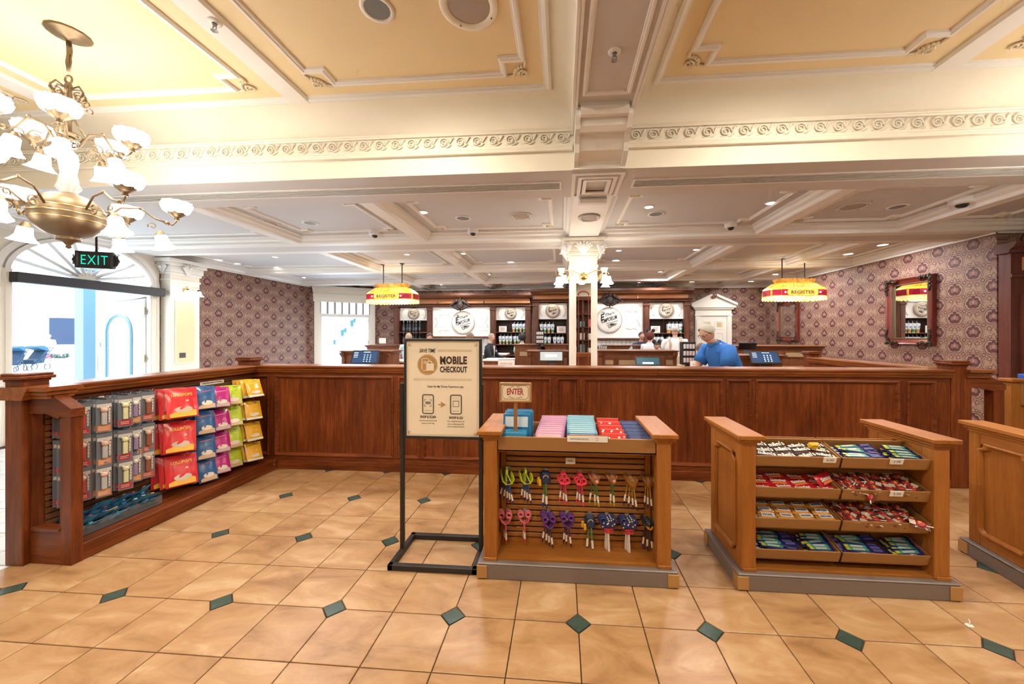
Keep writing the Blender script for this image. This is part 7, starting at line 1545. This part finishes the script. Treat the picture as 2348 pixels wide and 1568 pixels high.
# ------------------------------------------------------------------ people
def skin_mesh(chains, sub=2):
    """chains: list of lists of (point, radius); first point of later chains may repeat an earlier point -> shared vertex"""
    V = []; E_ = []; Rr = []; key = {}
    for ch in chains:
        prev = None
        for p_, r in ch:
            k = tuple(round(c, 4) for c in p_)
            if k not in key: key[k] = len(V); V.append(p_); Rr.append(r if isinstance(r, tuple) else (r, r))
            i = key[k]
            if prev is not None and prev != i: E_.append((prev, i))
            prev = i
    me = bpy.data.meshes.new('b'); me.from_pydata([tuple(v) for v in V], E_, []); o = bpy.data.objects.new('b', me); col.objects.link(o)
    o.modifiers.new('s', 'SKIN')
    if not me.skin_vertices: pass
    sv = me.skin_vertices[0].data
    for i, r in enumerate(Rr): sv[i].radius = r; sv[i].use_root = (i == 0)
    m = o.modifiers.new('u', 'SUBSURF'); m.levels = sub; m.render_levels = sub
    dg = bpy.context.evaluated_depsgraph_get(); out = bpy.data.meshes.new_from_object(o.evaluated_get(dg)); bpy.data.objects.remove(o); bpy.data.meshes.remove(me)
    return out
def head_into(mb, M4, s, m=0):
    """head with brow, nose, mouth, chin and ears; looks along local -y; height 2*s*1.2"""
    n, k = 16, 14; V = []
    for j in range(k + 1):
        t = PI * j / k; z = -math.cos(t)
        for i in range(n):
            a = 2 * PI * i / n; x, y = math.sin(t) * math.cos(a), math.sin(t) * math.sin(a); q = Vector((x * .78, y * .95, z * 1.2))
            if z < -.1: q.x *= 1 - .22 * (-z - .1); q.y = q.y * (1 - .10 * (-z)) - .10 * (-z) * (1 if y < 0 else .0)
            if y < -.5:
                c = max(0, 1 - abs(x) / .28)
                if -.35 < z < .15: q.y -= .22 * c * max(0, 1 - abs(z + .18) / .3)      # nose
                if .1 < z < .4: q.y -= .04
                if -.02 < z < .2 and .15 < abs(x) < .5: q.y += .07                       # eye sockets
                if -.62 < z < -.45: q.y -= .04 * c                                       # lips
            V.append(M4 @ (q * s))
    F = [(j * n + i, j * n + (i + 1) % n, (j + 1) * n + (i + 1) % n, (j + 1) * n + i) for j in range(k) for i in range(n)]
    mb.mesh_(V, F, m, True)
    for sx in (-1, 1): mb.ball(M4 @ (Vector((sx * .79, .08, .02)) * s), s * .2, 8, 6, m, (.45, .8, 1.1))
def person(name_label, loc, rz, H=1.72, build=1.0, shirt=(.8, .8, .8), pants=(.1, .1, .12), hair=(.1, .06, .04), skin='skin', lean=0, head_pitch=0, head_yaw=0, hairkind='short', sleeves='short', armL=(20, 10), armR=(20, 10), extra=None):
    """origin at the feet; figure faces local -y. arm* = (swing forward, elbow bend) in degrees"""
    t = thing('person', name_label, 'person', loc, rz); k = H / 1.72; sk = M[skin]
    hip = Vector((0, 0, .92 * k)); ln = R(lean)
    def sp(h, f=0): return hip + Vector((0, -math.sin(ln) * h - math.cos(ln) * f, math.cos(ln) * h - math.sin(ln) * f)) * k
    bw = build
    chest, sh, nk = sp(.30), sp(.47), sp(.55)
    hp = R(head_pitch); hd = nk + Vector((0, -math.sin(ln + hp) * .17, math.cos(ln + hp) * .17)) * k
    torso = [(hip, .10 * bw * k), (sp(.14), .10 * bw * k), (chest, .10 * bw * k), (sh, .08 * k), (nk, .055 * k), (hd - Vector((0, 0, .06 * k)), .05 * k)]
    body = [torso]; up_ = Vector((0, -math.sin(ln), math.cos(ln))); bk_ = Vector((0, math.cos(ln), math.sin(ln))); smb = MB(); ns = 18; SV = []
    RG = [(-.10, .168, .130), (.0, .166, .132), (.12, .166, .138), (.26, .186, .142), (.38, .200, .132), (.45, .190, .112), (.50, .14, .092), (.535, .085, .078), (.555, .068, .068)]
    for h_, rx_, ry_ in RG:
        for i in range(ns): an = 2 * PI * i / ns; cx_, sy_ = math.cos(an), math.sin(an); SV.append(sp(h_) + Vector((math.copysign(abs(cx_) ** .8, cx_) * rx_ * bw * k, 0, 0)) + bk_ * (math.copysign(abs(sy_) ** .85, sy_) * ry_ * bw * k))
    smb.mesh_(SV, [(j * ns + i, j * ns + (i + 1) % ns, (j + 1) * ns + (i + 1) % ns, (j + 1) * ns + i) for j in range(len(RG) - 1) for i in range(ns)], 0, True)
    for s, (sw, el) in ((-1, armL), (1, armR)):
        a = R(sw) + ln * .3; S_ = sh + Vector((s * .17 * bw * k, 0, -.02 * k)); E_ = S_ + Vector((s * .05, -math.sin(a) * .29, -math.cos(a) * .29)) * k; b_ = a + R(el); W_ = E_ + Vector((-s * .02, -math.sin(b_) * .25, -math.cos(b_) * .25)) * k
        d_ = (W_ - E_).normalized(); P_ = W_ + d_ * .07 * k
        body.append([(sh, .08 * k), (S_, .058 * k * bw), (E_, .043 * k), (W_, .03 * k), (P_, (.036 * k, .018 * k))])
        for q in range(4): o_ = Vector((s * 0, 0, 0)) + d_.cross(Vector((0, 0, 1)) if abs(d_.z) < .9 else Vector((0, 1, 0))).normalized() * (q - 1.5) * .019 * k; L_ = (.075, .085, .08, .062)[q] * k; f1_ = P_ + o_ + d_ * L_ * .5; f2_ = P_ + o_ * 1.05 + d_ * L_ + Vector((0, -.012, -.008)) * k; body.append([(P_, (.036 * k, .018 * k)), (P_ + o_ + d_ * .02 * k, .010 * k), (f1_, .009 * k), (f2_, .008 * k)])
        tb = d_.cross(Vector((0, 0, 1)) if abs(d_.z) < .9 else Vector((0, 1, 0))).normalized() * -s
        body.append([(W_ + d_ * .02 * k, .022 * k), (W_ + d_ * .045 * k + tb * .035 * k, .012 * k), (W_ + d_ * .085 * k + tb * .05 * k, .010 * k)]); body[-1].insert(0, (W_, .03 * k))
        I_ = sh + Vector((s * .09 * bw * k, 0, -.03 * k))
        if sleeves == 'short': smb.tube([I_, S_, S_.lerp(E_, .35), S_.lerp(E_, .66)], [.088 * k * bw, .088 * k * bw, .078 * k * bw, .078 * k * bw], 12)
        elif sleeves == 'long': smb.tube([I_, S_, S_.lerp(E_, .5), E_, E_.lerp(W_, .5), E_.lerp(W_, .96)], [.085 * k * bw, .083 * k * bw, .068 * k * bw, .06 * k, .05 * k, .042 * k], 12)
    pant = []
    for s in (-1, 1):
        L0, L1, L2, L3 = hip + Vector((s * .085 * k * bw, 0, -.06 * k)), Vector((s * .1 * k, -.015, .50 * k)), Vector((s * .1 * k, .01, .085 * k)), Vector((s * .11 * k, -.13 * k, .035 * k))
        body.append([(hip, .10 * bw * k), (L0, .08 * k * bw), (L1, .058 * k), (L2, .04 * k), (L3, (.045 * k, .03 * k))]); pant.append([(hip, (.162 * bw * k, .122 * bw * k)), (L0, .1 * k * bw), (L1, .074 * k), (Vector((s * .1 * k, .01, .11 * k)), .062 * k)])
    me = skin_mesh(body); mb = MB(); mb.mesh_([v.co for v in me.vertices], [tuple(p_.vertices) for p_ in me.polygons], 0, True)
    HM = Matrix.Translation(hd) @ Matrix.Rotation(R(head_yaw), 4, 'Z') @ Matrix.Rotation(ln * .6 + hp, 4, 'X'); s_ = .098 * k
    head_into(mb, HM, s_, 0); mb.build('body', sk, t)
    smb.build('shirt', solid(shirt, .75), t)
    me = skin_mesh(pant); me.materials.append(solid(pants, .75)); link('trousers', me, t)
    for p_ in me.polygons: p_.use_smooth = True
    for sx in (-1, 1): mb = MB(); mb.ball(HM @ (Vector((sx * .3, -.84, .1)) * s_), s_ * .085, 6, 5); mb.build('eye', M['black'], t)
    mb = MB()   # hair shell
    if hairkind == 'afro': mb.ball(HM @ (Vector((0, .18, .25)) * s_), s_ * 1.28, 14, 10, 0, (1, 1, 1.02))
    elif hairkind != 'none':
        n, kk = 16, 9; low = {'short': .50, 'bob': .80, 'long': .86, 'cap': .4}.get(hairkind, .5)
        V = []
        for j in range(kk + 1):
            for i in range(n):
                a = 2 * PI * i / n; fr_ = max(0, -math.sin(a)); tt = PI * (1 - (low - .30 * fr_ * (1 if hairkind != 'long' else .9)) * j / kk); x, y, z = math.sin(tt) * math.cos(a), math.sin(tt) * math.sin(a), -math.cos(tt)
                g_ = 1.17 + .04 * math.sin(5 * a + j); V.append(HM @ (Vector((x * .82 * g_, y * .99 * g_ + .03, z * 1.22 * (1.06 if z > 0 else 1))) * s_))
        mb.mesh_(V, [(j * n + i, j * n + (i + 1) % n, (j + 1) * n + (i + 1) % n, (j + 1) * n + i) for j in range(kk) for i in range(n)], 0, True)
        if hairkind == 'long': mb.tube([HM @ (Vector((0, .75, .1)) * s_), HM @ (Vector((0, .95, -.9)) * s_), HM @ (Vector((0, .9, -2.0)) * s_)], [s_ * .7, s_ * .75, s_ * .45], 10)
        if hairkind == 'bob': mb.ball(HM @ (Vector((0, .35, -.35)) * s_), s_ * .85, 12, 8, 0, (1, .8, 1.1))
    if mb.f: mb.build('hair', solid(hair, .6), t)
    if extra: extra(t, HM, s_, k, dict(sh=sh, chest=chest, hip=hip, hd=hd))
    return t
def place(px, Y, py_top, H, lean=0):
    """feet position under a pixel column; standing figures rest on the floor"""
    return Vector((atY(px, py_top, Y).x, Y, 0))
# man in the blue polo shirt, stooping as he walks left behind the partition
def polo(t, HM, s_, k, J):
    mb = MB(); mb.lathe([(.075, -.01), (.088, .02), (.07, .05)], 14, J['sh'] + Vector((0, -.05, .05)), M=Matrix.Rotation(R(24), 3, 'X')); mb.build('collar', solid((.03, .13, .42), .7), t)
    mb = MB(); mb.ball(J['chest'] + Vector((-.10, -.155, .03)), .035, 10, 6, 0, (1.2, .3, .8)); mb.build('name_badge', M['white'], t)
    mb = MB()
    for sx in (-1, 1): mb.tube([HM @ (Vector((sx * .36 + .26 * math.cos(a), -.95, .08 + .2 * math.sin(a))) * s_) for a in [2 * PI * q / 10 for q in range(10)]], .003, 4, closed=True); mb.tube([HM @ (Vector((sx * .6, -.9, .1)) * s_), HM @ (Vector((sx * .82, .1, .12)) * s_)], .003, 4)
    mb.build('glasses', M['dgrey'], t)
Yb = 5.15
person('grey haired man in a blue polo shirt stooping as he walks left behind the partition', place(1680, Yb, 740, 1.75), R(-72), 1.78, 1.12, (.02, .14, .46), (.1, .09, .09), (.36, .32, .25), 'skin', 30, 12, 0, 'short', 'short', (18, 25), (2, 18), polo)
def capman(t, HM, s_, k, J):
    mb = MB(); n = 16; prof = [(1.04, .25), (1.05, .45), (.95, .85), (.6, 1.2), (1e-3, 1.33)]; V = []
    for r, z in prof:
        for i in range(n): a = 2 * PI * i / n; V.append(HM @ (Vector((r * .86 * math.cos(a), r * 1.02 * math.sin(a) + .03, z)) * s_))
    mb.mesh_(V, [(j * n + i, j * n + (i + 1) % n, (j + 1) * n + (i + 1) % n, (j + 1) * n + i) for j in range(4) for i in range(n)], 0, True)
    mb.prism([(-.7, -.85), (.7, -.85), (.5, -1.55), (-.5, -1.55)], .25, .33, lambda u, v, h: HM @ (Vector((u, v, h)) * s_)); mb.build('cap', solid((.55, .52, .52), .8), t)
def bagger(t, HM, s_, k, J):
    capman(t, HM, s_, k, J); b = MB(); b.box(-.15, .13, .62, .15, .32, 1.12, 0, .05); b.box(-.12, .30, .66, .12, .37, .9, 0, .03); b.build('backpack', solid((.58, .45, .30), .8), t)
    for s in (-1, 1): mb = MB(); mb.tube([(s * .11, .15, 1.1), (s * .12, .14, 1.40), (s * .12, 0, 1.49), (s * .12, -.12, 1.38)], .022, 6); mb.build('backpack_strap', solid((.5, .38, .24), .8), t)
person('man in a white T-shirt and grey cap with a tan backpack at the registers', place(1548, 8.95, 752, 1.7), R(165), 1.73, 1.22, (.78, .75, .73), (.45, .36, .26), (.4, .33, .28), 'skin', 4, 8, -20, 'short', 'short', (25, 30), (15, 20), bagger)
def ears(col_, r=.045):
    def f(t, HM, s_, k, J):
        for sx in (-1, 1): mb = MB(); mb.ball(HM @ (Vector((sx * .72, .1, 1.25)) * s_), r, 10, 8, 0, (1, .35, 1)); mb.build('round_ear', solid(col_, .7), t)
    return f
person('red haired woman in a white top with a dark round-eared hairband', place(1490, 8.75, 762, 1.6), R(150), 1.62, .92, (.74, .73, .76), (.1, .1, .14), (.12, .02, .015), 'skin', 2, 4, 0, 'bob', 'short', (15, 20), (15, 20), ears((.02, .02, .02)))
person('child in a black round-eared cap in front of the white shirted man', place(1506, 8.3, 787, 1.42), R(200), 1.38, .85, (.3, .3, .34), (.1, .1, .14), (.012, .012, .014), 'skin', 0, 0, -40, 'cap', 'short', (10, 10), (10, 10), ears((.012, .012, .014), .05))
def straps(t, HM, s_, k, J):
    for s in (-1, 1): mb = MB(); mb.tube([J['chest'] + Vector((s * .08, -.13, .0)), J['sh'] + Vector((s * .09, -.03, .06)), J['chest'] + Vector((-s * .02, .135, .0))], .011, 5); mb.build('top_strap', M['paperw'], t)
person('brown haired girl in a pink strap top beside the blue shirted man', place(1608, 6.75, 780, 1.40), R(-150), 1.38, .85, (.50, .12, .16), (.2, .2, .25), (.14, .07, .04), 'skin2', 0, 2, 30, 'bob', 'none', (30, 60), (30, 60), straps)
def vest(t, HM, s_, k, J):
    mb = MB(); mb.prism([(-.05, 0), (0, -.16), (.05, 0)], .105, .12, lambda u, v, h: J['chest'] + Vector((u, -h, v + .17))); mb.build('shirt_front', M['paperw'], t)
    mb = MB(); mb.box(-.05, -.135, 0, .05, -.115, .03, 0, .01); o = mb.build('bow_tie', M['black'], t); o.location = J['chest'] + Vector((0, 0, .15))
person('dark haired cashier in a navy waistcoat behind the broad register desk', place(1468, 10.2, 760, 1.62), R(8), 1.62, 1.0, (.02, .03, .07), (.05, .05, .06), (.045, .025, .02), 'skin', 6, 14, 0, 'short', 'long', (25, 50), (25, 50), vest)
def jacket(t, HM, s_, k, J):
    mb = MB(); mb.prism([(-.045, .02), (0, -.30), (.045, .02)], .118, .135, lambda u, v, h: J['chest'] + Vector((u, -h, v + .15))); mb.build('blouse', solid((.7, .55, .5), .7), t)
    mb = MB(); mb.ball(J['chest'] + Vector((.09, -.14, .03)), .026, 8, 6, 0, (1, .3, 1.2)); mb.build('name_badge', M['white'], t)
person('grey blonde cashier in a black jacket facing right beside the poster', place(1121, 9.5, 770, 1.56), R(72), 1.57, 1.0, (.012, .013, .018), (.03, .03, .035), (.33, .25, .19), 'skin', 6, 4, 0, 'short', 'long', (20, 55), (20, 55), jacket)
person('woman with a large black afro and mint top at the back registers', place(1197, 10.25, 765, 1.56), R(180), 1.56, 1.0, (.45, .66, .60), (.1, .1, .12), (.008, .008, .008), 'skin2', 0, 6, 0, 'afro', 'short', (20, 40), (20, 40))
person('long haired woman bending behind the poster stand', place(1073, 8.9, 762, 1.58), R(40), 1.60, .95, (.3, .3, .34), (.1, .1, .12), (.20, .13, .085), 'skin', 6, 20, 0, 'long', 'long', (20, 40), (20, 40))
person('dark haired man looking down behind the poster stand', place(983, 9.0, 762, 1.6), R(30), 1.60, 1.0, (.3, .3, .34), (.1, .1, .12), (.05, .028, .02), 'skin', 6, 26, 0, 'short', 'long', (20, 40), (20, 40))
person('blonde guest half hidden by the left edge of the poster', place(938, 9.05, 764, 1.57), R(-150), 1.58, 1.0, (.5, .62, .72), (.3, .3, .38), (.36, .26, .17), 'skin', 4, 10, 0, 'bob', 'short', (60, 20), (15, 20))
person('pale dressed walker in the bright street outside the entrance', (atZ(112, 836, -.125).x, atZ(112, 836, -.125).y, -.125), R(60), 1.7, 1.0, (.8, .82, .84), (.55, .62, .7), (.6, .55, .5), 'skin', 0, 0, 0, 'short', 'short', (20, 20), (-10, 20))
